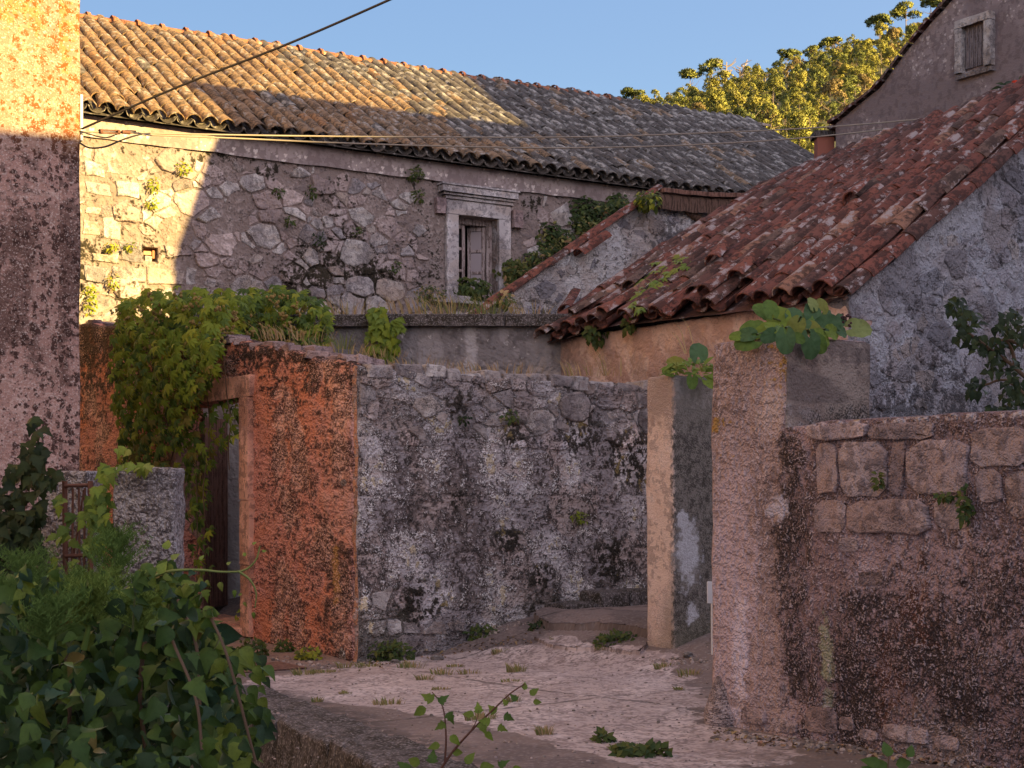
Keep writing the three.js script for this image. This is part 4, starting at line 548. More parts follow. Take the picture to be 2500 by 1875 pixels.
// ---------- red roofed house (walls) ----------
const redHouse = thing('red_roof_house', 'low house with red barrel tiles, pink front wall and whitewashed stone gable', 'house', V(ab(0, 2, E0)[0], -1.3, ab(0, 2, E0)[1]));
{
  const R = rng(71);
  world(redHouse, 'front_wall', slab(fPink, { L: 4.37, top: 1.80, bot: -1.6, thick: 0.4, cell: 0.06, amp: 0.022, freq: 2.2, round: 0.03, tex: T.pink, v0: 1.6, back: false }), M.pink);
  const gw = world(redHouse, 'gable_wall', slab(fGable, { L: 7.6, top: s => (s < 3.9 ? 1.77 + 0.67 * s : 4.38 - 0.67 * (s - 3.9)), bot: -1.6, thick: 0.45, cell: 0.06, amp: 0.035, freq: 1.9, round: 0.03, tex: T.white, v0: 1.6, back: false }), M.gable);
  const a = fGable.hit(845, 300), b = fGable.hit(1050, 420);
  const cells = rubble(0.05, b[0] + 0.3, -0.2, 3.9, 0.2, R, 1.25, 0.024, (x, y, r) => y + r < 1.73 + 0.67 * x && R() > 0.30);
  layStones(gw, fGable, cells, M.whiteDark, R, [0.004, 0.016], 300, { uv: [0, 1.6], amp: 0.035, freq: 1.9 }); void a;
  const fb = fPink.at(0, 0); world(redHouse, 'far_wall', slab(new Frame(fb.x, fb.z, U[0], U[1]), { L: 7.6, top: s => (s < 3.9 ? 1.78 + 0.58 * s : 4.04 - 0.58 * (s - 3.9)) - 0.02, bot: -1.6, thick: 0.4, cell: 0.4, tex: T.white }), M.white);
}
// ---------- ruined shed gable with its tile verge and old beam ----------
{
  const w = thing('shed_gable', 'whitewashed ruined gable wall with a raking row of red tiles', 'wall', fShed.at(2, 2)), R = rng(81);
  const p0 = fShed.hit(467, 318), p1 = fShed.hit(650, 196), top = s => Math.min(mix(p0[1], p1[1], (s - p0[0]) / (p1[0] - p0[0])), p1[1] - 0.03) + 0.02 * n3(s * 4, 0, 0);
  const L = fShed.hit(790, 200)[0];
  const body = world(w, 'masonry', slab(fShed, { L, top: s => Math.max(1.5, top(s) - 0.02), bot: 1.2, thick: 0.4, cell: 0.07, amp: 0.028, freq: 2, round: 0.03, tex: T.white, v0: -1.2, u0: 1.3 }), M.white);
  const cells = rubble(p0[0] + 0.2, L - 0.1, 2.0, 4.2, 0.2, R, 1.2, 0.026, (x, y, r) => y + r < top(x) - 0.02 && R() > 0.36); layStones(body, fShed, cells, M.whiteDark, R, [0.004, 0.014], 300, { uv: [1.3, -1.2], amp: 0.028, freq: 2 });
  w.userData.rake = { p0, p1 };
}
// ---------- upper house on the right ----------
{
  const h = thing('upper_house', 'grey rendered gable house with a small shuttered window, top right', 'house', fUp.at(4, 0)), R = rng(91);
  const rake = s => lerpT([[0, 6.60], [1, 6.99], [1.57, 7.46], [2.04, 7.8], [2.5, 8.08], [5.6, 10.2], [11, 6.6]], s);
  const a = fUp.hit(966, 29), b = fUp.hit(988, 64);
  const wall = world(h, 'wall', slab(fUp, { L: 10.5, top: rake, bot: 0, thick: 0.5, cell: 0.12, amp: 0.02, freq: 1.2, round: 0.03, tex: T.render, v0: 0, holes: [] }), texMat(T.render, 0.02, { color: new THREE.Color().setRGB(1.05, 1.0, 1.0) })); void wall;
  const rf = world(h, 'roof', blk(fUp, -0.1, 0.02, 6.5, 6.56, -8, 0.1), M.redTile[3]);
  const sl = []; for (let i = 0; i < 56; i++) { const s = -0.1 + i * 0.2, y0 = rake(s) + 0.01, y1 = rake(s + 0.21) + 0.01; const g = blk(fUp, 0, 0.22, 0, 0.055, -8, 0.09 + 0.02 * R(), { round: 0.012, cell: 3, tex: redTiles[3] }); const base = fUp.at(0, 0), m = fUp.matrix(s, y0 - 0.01).multiply(new THREE.Matrix4().makeRotationZ(Math.atan2(y1 - y0, 0.21))).multiply(fUp.matrix(0, 0).invert()); g.applyMatrix4(m); sl.push(g); void base; }
  sl.slice(0, 30).forEach(g => world(rf, 'verge_tile', g, M.redTile[[1, 3, 5][(R() * 3) | 0]])); world(rf, 'rear_slope', mergeGeometries(sl.slice(30)), M.redTile[3]);
  const win = world(h, 'window', blk(fUp, a[0], b[0], b[1], a[1], -0.1, 0.012, { tex: T.wood, cell: 0.3 }), M.dark), D2 = (n, s0, s1, y0, y1, d, m = M.dress) => world(win, n, blk(fUp, s0, s1, y0, y1, -0.1, d, { tex: T.lime, cell: 0.1, amp: 0.012, round: 0.015 }), m);
  const mm = M.greyStone[2]; D2('stone_jamb', a[0] - 0.13, a[0], b[1] - 0.05, a[1], 0.13, mm); D2('stone_jamb', b[0], b[0] + 0.13, b[1] - 0.05, a[1], 0.13, mm); D2('lintel', a[0] - 0.13, b[0] + 0.13, a[1] + 0.003, a[1] + 0.13, 0.135, mm); D2('sill', a[0] - 0.13, b[0] + 0.13, b[1] - 0.14, b[1] - 0.053, 0.09, M.greyStone[3]);
  const n = 5, sw = (b[0] - a[0] - 0.02) / n; for (let i = 0; i < n; i++) world(win, 'plank', blk(fUp, a[0] + 0.01 + i * sw + 0.003, a[0] + 0.01 + (i + 1) * sw - 0.003, b[1] + 0.01 * R(), a[1] - 0.01, 0.013, 0.03 + 0.006 * R(), { tex: T.wood, u0: i * 0.21 }), M.woodGrey);
  // brick end pier under the low end of the rake
  const fp = new Frame(fUp.at(-0.32, 0, 0.1).x, fUp.at(-0.32, 0, 0.1).z, 1, 0);
  const pier = world(h, 'brick_pier', blk(fp, 0, 0.30, 3.9, 6.42, -0.3, 0, { cell: 0.3 }), flat(0.36, 0.13, 0.09)); void pier;
  world(h, 'pier_cap', blk(fp, -0.06, 0.6, 6.423, 6.52, -0.36, 0.06), M.cope);
}

// ---------- barrel tiles ----------
// axis down the slope: z = 0 at the lower end, -len at the upper end; x across, y out of the roof
function tileGeo(len, r0, r1, R, seg = 6) {
  const pos = [], uv = [], idx = [], uo = R(), vo = R(), th = 0.014, j = () => (R() - 0.5) * 0.006, bow = 0.012 * (R() - 0.5);
  const arc = (z, r, k) => { for (let i = 0; i <= seg; i++) { const a = Math.PI * (0.03 + 0.94 * i / seg); pos.push(-Math.cos(a) * r + j(), Math.sin(a) * r * 0.88 + j() + bow * k, z + j()); uv.push((uo + i / seg * 0.3) / 0.6, (vo - z) / 0.6); } };
  arc(0, r0, 0); arc(-len * 0.5, (r0 + r1) / 2, 1); arc(-len, r1, 0); arc(0, r0 - th, 0); arc(-len, r1 - th, 0);
  const n = seg + 1, q = (a, b, flip) => { for (let i = 0; i < seg; i++) { const p = a * n + i, r = b * n + i; if (flip) idx.push(p, r, p + 1, p + 1, r, r + 1); else idx.push(p, p + 1, r, p + 1, r + 1, r); } };
  q(0, 1); q(1, 2); q(3, 4, true); q(0, 3, true);
  for (const e of [0, seg]) { const a = e, b = n * 2 + e, c = n * 3 + e, d = n * 4 + e; if (e) idx.push(a, c, b, c, d, b); else idx.push(a, b, c, c, b, d); }
  const g = new THREE.BufferGeometry(); g.setAttribute('position', new THREE.Float32BufferAttribute(pos, 3)); g.setAttribute('uv', new THREE.Float32BufferAttribute(uv, 2)); g.setIndex(idx);
  const h = g.toNonIndexed(); h.computeVertexNormals();               // smooth round the barrel, sharp at the rims
  const nn = h.attributes.normal, pp = h.attributes.position, acc = new Map(); for (let i = 0; i < pp.count; i++) { const k = `${pp.getX(i).toFixed(4)},${pp.getY(i).toFixed(4)},${pp.getZ(i).toFixed(4)}`; (acc.get(k) ?? acc.set(k, []).get(k)).push(i); }
  const src = []; for (let i = 0; i < pp.count; i++) src.push(V(nn.getX(i), nn.getY(i), nn.getZ(i)));
  for (const l of acc.values()) for (const i of l) { const s = V(0, 0, 0); for (const k of l) if (src[k].dot(src[i]) > 0.6) s.add(src[k]); s.normalize(); nn.setXYZ(i, s.x, s.y, s.z); }
  return h;
}
// surf(s, m): point on the roof bed; returns a matrix for a tile whose lower end is at (s, m)
function tileMatrix(surf, s, m, tilt, yaw, roll, lift) {
  const p = surf(s, m), e = surf(s + 0.05, m).sub(surf(s - 0.05, m)).normalize(), dn = surf(s, m - 0.1).sub(surf(s, m + 0.1)).normalize(), k = V(0, 0, 0).crossVectors(dn, e).normalize(); if (k.y < 0) k.negate();
  const x = V(0, 0, 0).crossVectors(k, dn).normalize();
  const M4 = new THREE.Matrix4().makeBasis(x, k, dn).setPosition(p.addScaledVector(k, lift));
  return M4.multiply(new THREE.Matrix4().makeRotationFromEuler(new THREE.Euler(tilt, yaw, roll)));
}
function tileRoof(owner, o) {
  const { surf, s0, n, sp, rows, ex, len, r0, r1, mats, R, deckGeo, deckMat, limit, pick, jit = () => 1, skip = () => false } = o;
  const roof = world(owner, 'roof', deckGeo, deckMat); roof.updateWorldMatrix(true, false); const inv = roof.matrixWorld.clone().invert();
  const vs = mats.map(() => 0), variants = [0, 1, 2, 3].map(() => tileGeo(len, r0, r1, R)), list = [], pans = []; void vs;
  for (let i = 0; i < n; i++) { const off = (R() - 0.5) * 0.16; for (let j = 0; j < rows; j++) {
    const s = s0 + i * sp + (R() - 0.5) * 0.022 + 0.012 * n3(i * 0.7, j * 0.3, 1), m = (j + (j ? off : off * 0.35)) * ex + (R() - 0.5) * 0.05; if (skip(i, j)) continue;
    const J = jit(s, j); list.push({ s, m, i, j, w: tileMatrix(surf, s, m, 0.055 + (R() - 0.5) * 0.04 * J, (R() - 0.5) * 0.09 * J, (R() - 0.5) * 0.10 * J, 0.062 + (R() - 0.5) * 0.012 * J) });
    const q = variants[(R() * 4) | 0].clone(); q.applyMatrix4(tileMatrix(surf, s + sp / 2, m + (R() - 0.5) * 0.06, 0.03 + (R() - 0.5) * 0.02, (R() - 0.5) * 0.04, Math.PI, 0.085 + 0.02 * (R() - 0.5))); pans.push(q);
  } }
  list.forEach(t => { t.p = V(0, 0, 0).setFromMatrixPosition(t.w); t.px = CX + F * t.p.x / -t.p.z; t.py = HY - F * t.p.y / -t.p.z; t.out = t.px < 60 || t.px > 1040 || t.py < -12; });
  list.sort((a, b) => (a.out - b.out) || (b.p.z - a.p.z));
  const rest = new Map();
  list.forEach((t, k) => { const mi = pick(R, t), g = variants[(R() * 4) | 0]; if (k < limit) { const m = part(roof, 'roof_tile', g, mats[mi]); m.applyMatrix4(inv.clone().multiply(t.w)); } else { const c = g.clone(); c.applyMatrix4(t.w); (rest.get(mi) ?? rest.set(mi, []).get(mi)).push(c); } });
  for (const [mi, gs] of rest) world(roof, 'far_tiles', mergeGeometries(gs), mats[mi]).userData.kind = 'stuff';
  world(roof, 'channel_tiles', mergeGeometries(pans), mats[o.panMat ?? 0]).userData.kind = 'stuff';
  return roof;
}
function deck(surf, s0, s1, m1, ns, nm, drop = 0.03, m0 = 0) { const pos = [], uv = [], idx = []; for (let j = 0; j <= nm; j++) for (let i = 0; i <= ns; i++) { const s = mix(s0, s1, i / ns), m = mix(m0, m1, j / nm), p = surf(s, m); pos.push(p.x, p.y - drop, p.z); uv.push(s, m); } for (let j = 0; j < nm; j++) for (let i = 0; i < ns; i++) { const a = j * (ns + 1) + i; idx.push(a, a + 1, a + ns + 1, a + 1, a + ns + 2, a + ns + 1); } const g = new THREE.BufferGeometry(); g.setAttribute('position', new THREE.Float32BufferAttribute(pos, 3)); g.setAttribute('uv', new THREE.Float32BufferAttribute(uv, 2)); g.setIndex(idx); g.computeVertexNormals(); return g; }
const half = (R, n = 4) => Array.from({ length: n }, () => tileGeo(0.47, 0.115, 0.105, R));

// main house roof
const MR = { run: 5.22, rise: 2.92 }; MR.len = Math.hypot(MR.run, MR.rise);
const surfMain = (s, m) => { const k = m / MR.len, p = fHouse.at(s, EAVE - 0.02 + (MR.rise + 0.011 * (s - 3)) * k, EC - MR.run * k); p.y += 0.035 * n3(s * 0.3, m * 0.4, 2) * sst(0, 1.5, m) + 0.018 * n3(s * 0.9, m * 0.8, 7) * sst(-0.5, 1, m); return p; };
{
  const R = rng(101), rr = 12, ex = MR.len / rr;
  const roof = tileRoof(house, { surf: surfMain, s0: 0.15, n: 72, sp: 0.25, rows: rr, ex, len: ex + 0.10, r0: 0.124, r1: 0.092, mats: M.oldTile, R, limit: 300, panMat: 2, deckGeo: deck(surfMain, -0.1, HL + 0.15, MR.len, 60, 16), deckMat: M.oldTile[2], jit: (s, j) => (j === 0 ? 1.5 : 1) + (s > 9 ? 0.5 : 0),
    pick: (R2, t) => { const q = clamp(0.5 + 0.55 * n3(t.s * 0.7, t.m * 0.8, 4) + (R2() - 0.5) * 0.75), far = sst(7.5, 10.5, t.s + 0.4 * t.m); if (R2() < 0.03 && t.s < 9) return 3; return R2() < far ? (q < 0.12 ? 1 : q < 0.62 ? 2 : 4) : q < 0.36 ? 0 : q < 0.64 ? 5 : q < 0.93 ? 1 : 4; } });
  // rear slope and ridge
  const surfRear = (s, m) => { const k = m / MR.len, a = fHouse.at(s, EAVE + MR.rise + 0.011 * (s - 3) - MR.rise * k, EC - MR.run - MR.run * k); return a; };
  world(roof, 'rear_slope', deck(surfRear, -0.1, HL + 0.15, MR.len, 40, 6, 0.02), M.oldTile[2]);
  roof.updateWorldMatrix(true, false); const inv = roof.matrixWorld.clone().invert();
  const rg = [0, 1, 2].map(() => { const a = tileGeo(0.47, 0.14, 0.13, R), b = tileGeo(0.06, 0.185, 0.18, R), c = b.clone(); c.translate(0, 0.002, 0.0); return mergeGeometries([a, c]); }), plain = half(R);
  const rs = (px, py) => { let s = fHouse.hit(px, 120)[0]; for (let k = 0; k < 12; k++) { const p = surfMain(s, MR.len); s += (px - (CX + F * p.x / -p.z)) * 0.015; } void py; return s; };
  const sEnd = rs(618), sA = rs(60);
  for (let s = sA, k = 0; s < HL + 0.2; s += k++ && s > sEnd ? 0.40 : 0.435) {
    const p = surfMain(s, MR.len), red = s < sEnd, g = red ? rg[k % 3] : plain[k % 4];
    p.y += red ? 0.05 : 0.0; const e = V(fHouse.ex, 0.012 + 0.01 * n3(s, 0, 0), fHouse.ez).normalize().negate(), k2 = V(0, 1, 0), x = V(0, 0, 0).crossVectors(k2, e).normalize();
    const m4 = new THREE.Matrix4().makeBasis(x, V(0, 0, 0).crossVectors(e, x), e).setPosition(p).multiply(new THREE.Matrix4().makeRotationFromEuler(new THREE.Euler((R() - 0.5) * 0.02, (R() - 0.5) * 0.03, 0)));
    part(roof, 'ridge_tile', g, red ? M.ridgeRed : M.oldTile[[1, 2, 4][k % 3]]).applyMatrix4(inv.clone().multiply(m4));
  }
  // crumbling mortar bed under the ridge
  const bed = []; for (let s = sA; s < sEnd + 1; s += 0.16) { const p = surfMain(s, MR.len - 0.13 - 0.1 * R()), g = new THREE.DodecahedronGeometry(0.06 + 0.04 * R(), 0); g.scale(1.5, 0.6, 1.1); g.rotateY(R() * 6); g.translate(p.x, p.y + 0.07, p.z); bed.push(g); }
  world(roof, 'ridge_mortar', mergeGeometries(bed), texMat(T.mortar, 0.01, { color: new THREE.Color().setRGB(0.75, 0.7, 0.65) })).userData.kind = 'stuff';
}
// red roof
const RL = 4.5, fRed = (() => { const p = ab(0, RL, E0); return new Frame(p[0], p[1], -W[0], -W[1]); })(), RR = { run: 4.0 };
const surfRed = (s, m) => { const len = Math.hypot(4, 2.6), k = m / len, ye = mix(1.90, 1.80, s / RL), yr = mix(4.10, 4.50, s / RL), sl = s + 0.0; const p = fRed.at(sl, ye + (yr - ye) * k, -RR.run * k); p.y += 0.05 * n3(s * 0.6, m * 0.5, 12) + 0.02 * n3(s * 1.7, m, 3) - 0.12 * Math.sin(Math.PI * clamp(k)) * 0.12 - 0.10 * sst(1.6, 0.2, s) * sst(0.5, 0, k); return p; };
{
  const R = rng(111), len = Math.hypot(4, 2.6), rows = 13, ex = len / rows;
  const roof = tileRoof(redHouse, { surf: surfRed, s0: 0.12, n: 18, sp: 0.248, rows, ex, len: ex + 0.10, r0: 0.116, r1: 0.094, mats: M.redTile, R, limit: 300, panMat: 1, deckGeo: deck(surfRed, -0.06, RL + 0.06, len, 30, 20), deckMat: M.redTile[3], jit: (s, j) => 1 + (j < 2 ? 1.3 : 0) + sst(2.4, 0.6, s) * (j < 4 ? 1.6 : 0.4), skip: (i, j) => j === 0 && (i === 5 || i === 9 || i === 12),
    pick: (R2, t) => { const q = clamp(0.5 + 0.5 * n3(t.s * 0.9, t.m * 0.9, 14) + (R2() - 0.5) * 0.85); return q < 0.24 ? 0 : q < 0.44 ? 1 : q < 0.6 ? 2 : q < 0.75 ? 3 : q < 0.84 ? 4 : q < 0.92 ? 5 : 6; } });
  roof.updateWorldMatrix(true, false); const inv = roof.matrixWorld.clone().invert(), g4 = [0, 1, 2, 3].map(() => tileGeo(0.46, 0.104, 0.085, R)), put = (w, mi, n = 'roof_tile') => part(roof, n, g4[(R() * 4) | 0], M.redTile[mi]).applyMatrix4(inv.clone().multiply(w));
  // loose and slipped tiles near the lower left edge, turned over or askew
  for (const [s, m, yaw, roll, mi, lift] of [[0.30, -0.12, 0.25, 0.1, 4, 0.10], [0.62, 0.16, -0.3, 0.2, 5, 0.16], [1.25, 0.02, -0.12, 0, 6, 0.12], [1.42, 0.30, 0.2, 3.0, 4, 0.19], [2.05, 0.05, -0.15, 3.14, 4, 0.14], [2.35, -0.05, 0.1, 3.1, 0, 0.12], [2.75, 0.12, -0.1, 0, 2, 0.16], [3.0, 0.35, 0.16, 0.1, 6, 0.18], [0.1, 0.5, 0.5, 0.3, 1, 0.14], [1.0, 0.75, 0.3, 0.2, 5, 0.17], [3.3, 1.9, 0.25, 0.4, 6, 0.17], [2.2, 0.9, 0.35, 0.15, 6, 0.18]]) put(tileMatrix(surfRed, s, m, 0.05, yaw, roll, lift), mi);
  // verge on the right: covers bedded lower, over the gable
  for (let j = 0; j < 14; j++) put(tileMatrix(surfRed, RL + 0.045, j * 0.345 - 0.03, 0.03, (R() - 0.5) * 0.05, -0.25, -0.005 + 0.01 * R()), [0, 1, 3][(R() * 3) | 0], 'verge_tile');
  for (let s = 0; s < RL + 0.1; s += 0.38) { const p = surfRed(Math.min(s, RL), len); p.y += 0.03; const e = V(fRed.ex, 0, fRed.ez), k = V(0, 1, 0), x = V(0, 0, 0).crossVectors(k, e); part(roof, 'ridge_tile', g4[(R() * 4) | 0], M.redTile[[1, 3, 5][(R() * 3) | 0]]).applyMatrix4(inv.clone().multiply(new THREE.Matrix4().makeBasis(x, k, e).setPosition(p).multiply(new THREE.Matrix4().makeRotationFromEuler(new THREE.Euler((R() - 0.5) * 0.05, (R() - 0.5) * 0.06, 0))))); }
  const rear = (s, m) => fRed.at(s, mix(4.10, 4.50, s / RL) - 2.4 * m / len, -RR.run - RR.run * m / len); world(roof, 'rear_slope', deck(rear, 0, RL, len, 6, 4, 0.04), M.redTile[3]);
}
// raking tile verge on the shed gable, and the old beam
{
  const { p0, p1 } = scene.getObjectByName('shed_gable').userData.rake; delete scene.getObjectByName('shed_gable').userData.rake;
  const shed = scene.getObjectByName('shed_gable'), R = rng(121), a = fShed.at(p0[0] - 0.25, p0[1] - 0.2, 0.0), b = fShed.at(p1[0] + 0.05, p1[1] + 0.05, 0.0), dn = a.clone().sub(b), L = dn.length(); dn.normalize();
  const g4 = [0, 1, 2, 3].map(() => tileGeo(0.44, 0.115, 0.09, R)), k = V(0, 0, 0).crossVectors(dn, V(fShed.nx, 0, fShed.nz)).normalize(); if (k.y < 0) k.negate(); const x = V(0, 0, 0).crossVectors(k, dn);
  for (let t = 0.0, i = 0; t < L; t += 0.345, i++) { const p = b.clone().addScaledVector(dn, t + 0.3).addScaledVector(k, -0.035 + 0.015 * R()); const m4 = new THREE.Matrix4().makeBasis(x, k, dn).setPosition(p).multiply(new THREE.Matrix4().makeRotationFromEuler(new THREE.Euler(0.04, (R() - 0.5) * 0.08, (R() - 0.5) * 0.2))); const m = part(shed, 'verge_tile', g4[i % 4], M.redTile[[0, 1, 6, 3][(R() * 4) | 0]]); m.applyMatrix4(shed.matrixWorld.clone().invert().multiply(m4)); }
  const q = fShed.hit(575, 258), pl = fShed.at(q[0], q[1], 0.12), lm = part(shed, 'slipped_tile', tileGeo(0.52, 0.13, 0.12, R), M.redTile[0]); lm.applyMatrix4(shed.matrixWorld.clone().invert().multiply(new THREE.Matrix4().makeBasis(x, k, dn).setPosition(pl)));
  // beam
  const h0 = fShed.hit(656, 201), h1 = fShed.hit(752, 190), fB = new Frame(fShed.at(0, 0, 0.12).x, fShed.at(0, 0, 0.12).z, fShed.ex, fShed.ez);
  const bt = thing('old_roof_beam', 'dark cracked timber beam sticking out level from the ruined gable', 'beam', fShed.at(h0[0] + 0.6, h0[1], 0));
  const bend = (g, s0, lift) => { const p = g.attributes.position; for (let i = 0; i < p.count; i++) { const dx = (p.getX(i) - fB.x) * fB.ex + (p.getZ(i) - fB.z) * fB.ez - s0; p.setY(i, p.getY(i) + lift * Math.pow(clamp(dx / 1.6, 0, 2), 2)); } g.computeVertexNormals(); smooth(g); return g; };
  world(bt, 'beam', bend(blk(fB, h0[0], h1[0] + 0.2, h0[1] - 0.13, h0[1] + 0.09, -0.25, 0, { cell: 0.05, amp: 0.022, freq: 6, round: 0.03, tex: T.wood }), h0[0], 0.10), M.woodDark);
  world(bt, 'cover_board', bend(blk(fB, h0[0] + 0.02, h1[0] + 0.2, h0[1] + 0.095, h0[1] + 0.155, -0.3, 0.05, { cell: 0.06, amp: 0.012, round: 0.015, tex: T.wood }), h0[0], 0.10), M.woodBrown);
  const c0 = fB.at(...fB.hit(690, 208).slice(0, 2), -0.1), c1 = fB.at(...fB.hit(712, 224).slice(0, 2), -0.1); world(bt, 'strut', tube([c0, c1], 0.06, 4, 6), M.woodDark);
}

// ---------- neighbours outside the frame, behind the viewer: they shade the yard ----------
{
  const L0 = 16, fc = new Frame(SH.x * L0, SH.z * L0, SH.z, -SH.x);
  const sil = p => [p.x * fc.ex + p.z * fc.ez, p.y + (L0 - (p.x * SH.x + p.z * SH.z)) * TE];
  const onF = (f, x, y) => { const h = f.hit(x, y); return sil(f.at(h[0], h[1])); };
  const onRoof = (px, py) => { let best = null, bd = 1e9; for (let s = 1; s < HL; s += 0.08) for (let m = 0; m <= MR.len; m += 0.08) { const p = surfMain(s, m); const d = Math.hypot(CX + F * p.x / -p.z - px, HY - F * p.y / -p.z - py); if (d < bd) { bd = d; best = p; } } best.y += 0.1; return sil(best); };
  const hT = onF(fTower, 40, 131), f0 = onF(fHouse, 120, 322), f1 = onF(fHouse, 173, 259), f2 = onF(fHouse, 213, 141), r1 = onRoof(223, 124), r2 = onRoof(172, 88), r3 = onRoof(300, 106), rA = onRoof(520, 134), rB = onRoof(456, 78);
  const bld = (name, pts, label, depth, m, dz = 0) => { const sh = new THREE.Shape(pts.map(p => new THREE.Vector2(p[0], p[1]))), g = new THREE.ExtrudeGeometry(sh, { depth, bevelEnabled: false }); g.applyMatrix4(fc.matrix(0, 0, dz)); const t = thing(name, label, 'house', fc.at(pts[0][0], -2)); world(t, 'wall', g, m); };
  const m = flat(0.40, 0.36, 0.33);
  const x1 = Math.min(f1[0], f2[0]) - 0.06;
  bld('unseen_house', [[-26, -2], [x1 + 0.4, -2], [x1 + 0.4, f0[1] - 0.3], [x1 - 0.01, f0[1]], [f0[0], f0[1]], [hT[0] + 1.2, hT[1]], [6.3, hT[1]], [6.3, 6.4], [-26, 6.4]], 'low neighbouring house outside the frame on the right', 6, m, 0.07);
  bld('unseen_house', [[x1, -2], [rA[0] - 0.01, -2], [rA[0] - 0.01, rA[1]], [r3[0], r3[1]], [r2[0], r2[1]], [r2[0] - 0.02, (r1[1] + r2[1]) / 2], [f2[0], f2[1]], [f1[0], f1[1]], [x1, f1[1] - 1]], 'middle neighbouring house outside the frame on the right', 6, m);
  bld('unseen_house', [[rA[0] - 0.5, -2], [36, -2], [36, rB[1] + 0.6], [rB[0] + 0.8, rB[1] + 0.9], [rB[0], rB[1]], [rA[0], rA[1]], [rA[0] - 0.5, rA[1] - 0.5]], 'tallest neighbouring house outside the frame on the right', 6, m, 0.13);
}
{ // unseen house added on the left to bounce sunlight onto the left-facing walls
  const fl = new Frame(-6.9, -1.5, 0.12, -1), t = thing('unseen_house', 'unseen house added outside the frame on the left to bounce sunlight', 'house', fl.at(4, -2));
  world(t, 'wall', slab(new Frame(fl.at(0, 0).x, fl.at(0, 0).z, fl.ex, fl.ez), { L: 8.6, top: 14, bot: -2, thick: 3, cell: 0.6, amp: 0.02, freq: 1, tex: T.tower }), flat(0.30, 0.255, 0.30));
  const f3 = new Frame(-10.5, -11.5, 0.25, -1), t3 = thing('unseen_house', 'unseen house added behind the tall house to bounce sunlight into the alley', 'house', f3.at(4, -2));  // second unseen house, added so sunlight bounces into the alley
  world(t3, 'wall', slab(f3, { L: 10, top: 12, bot: -2, thick: 3, cell: 0.6, amp: 0.02, freq: 1, tex: T.tower }), flat(0.60, 0.47, 0.34));
}
// ---------- wires ----------
{
  const curve = (pts) => pts.map(p => P(...p));
  const main = tag(top(mesh(tube(curve([[79, 130, 13.05], [180, 86, 12.6], [290, 43, 12.1], [420, -14, 11.4], [520, -60, 11]]), 0.0105, 48, 7), M.cable), 'cable'), 'thick dark cable rising steeply from the tall house across the roof', 'cable'); void main;
  const w1 = thing('wire', 'upper of the two thin wires strung level across the yard', 'wire', P(80, 131, 13));
  world(w1, 'strand', tube(curve([[80, 131.5, 13.0], [160, 133.5, 13.5], [341, 136.4, 14.6], [573, 137, 16], [696, 133.3, 16.8], [829, 126.8, 17.6], [1060, 106, 19]]), 0.0085, 90, 6), M.wirePale);
  world(w1, 'turnbuckle', mergeGeometries([tube(curve([[101, 130, 13.1], [118, 130.6, 13.2]]), 0.007, 3, 5), tube(curve([[101, 133, 13.1], [118, 133.4, 13.2]]), 0.007, 3, 5), tube(curve([[99.5, 131.4, 13.1], [102, 131.6, 13.12]]), 0.022, 2, 6), tube(curve([[117, 132, 13.2], [119.5, 132.2, 13.22]]), 0.022, 2, 6), tube(curve([[122, 132, 13.2], [130, 132.6, 13.25]]), 0.018, 2, 6)]), M.rust);
  const w2 = thing('wire', 'lower of the two thin wires, sagging slightly below its neighbour', 'wire', P(140, 135, 13.3));
  world(w2, 'strand', tube(curve([[140, 134.5, 13.35], [240, 138.5, 14], [341, 143, 14.6], [478, 147, 15.4], [573, 147.8, 16], [696, 144.6, 16.8], [829, 135.5, 17.6], [1060, 106.6, 18.95]]), 0.0085, 90, 6), M.wirePale);
  tag(top(mesh(tube(curve([[80, 143, 13.0], [88, 147.5, 13.0], [104, 147, 13.1], [122, 140, 13.2], [138, 135, 13.33], [150, 133.6, 13.43]]), 0.009, 30, 6), M.cable), 'cable'), 'looping slack cable end hanging at the tall house corner', 'cable');
  tag(top(mesh(tube(curve([[80, 131, 12.99], [94, 135.5, 13.05], [106, 137.6, 13.1], [116, 134.5, 13.2], [124, 131, 13.22], [136, 131.2, 13.33]]), 0.0065, 24, 6), M.cable), 'cable'), 'thin cable curl beside the rusty wire tighteners', 'cable');
}
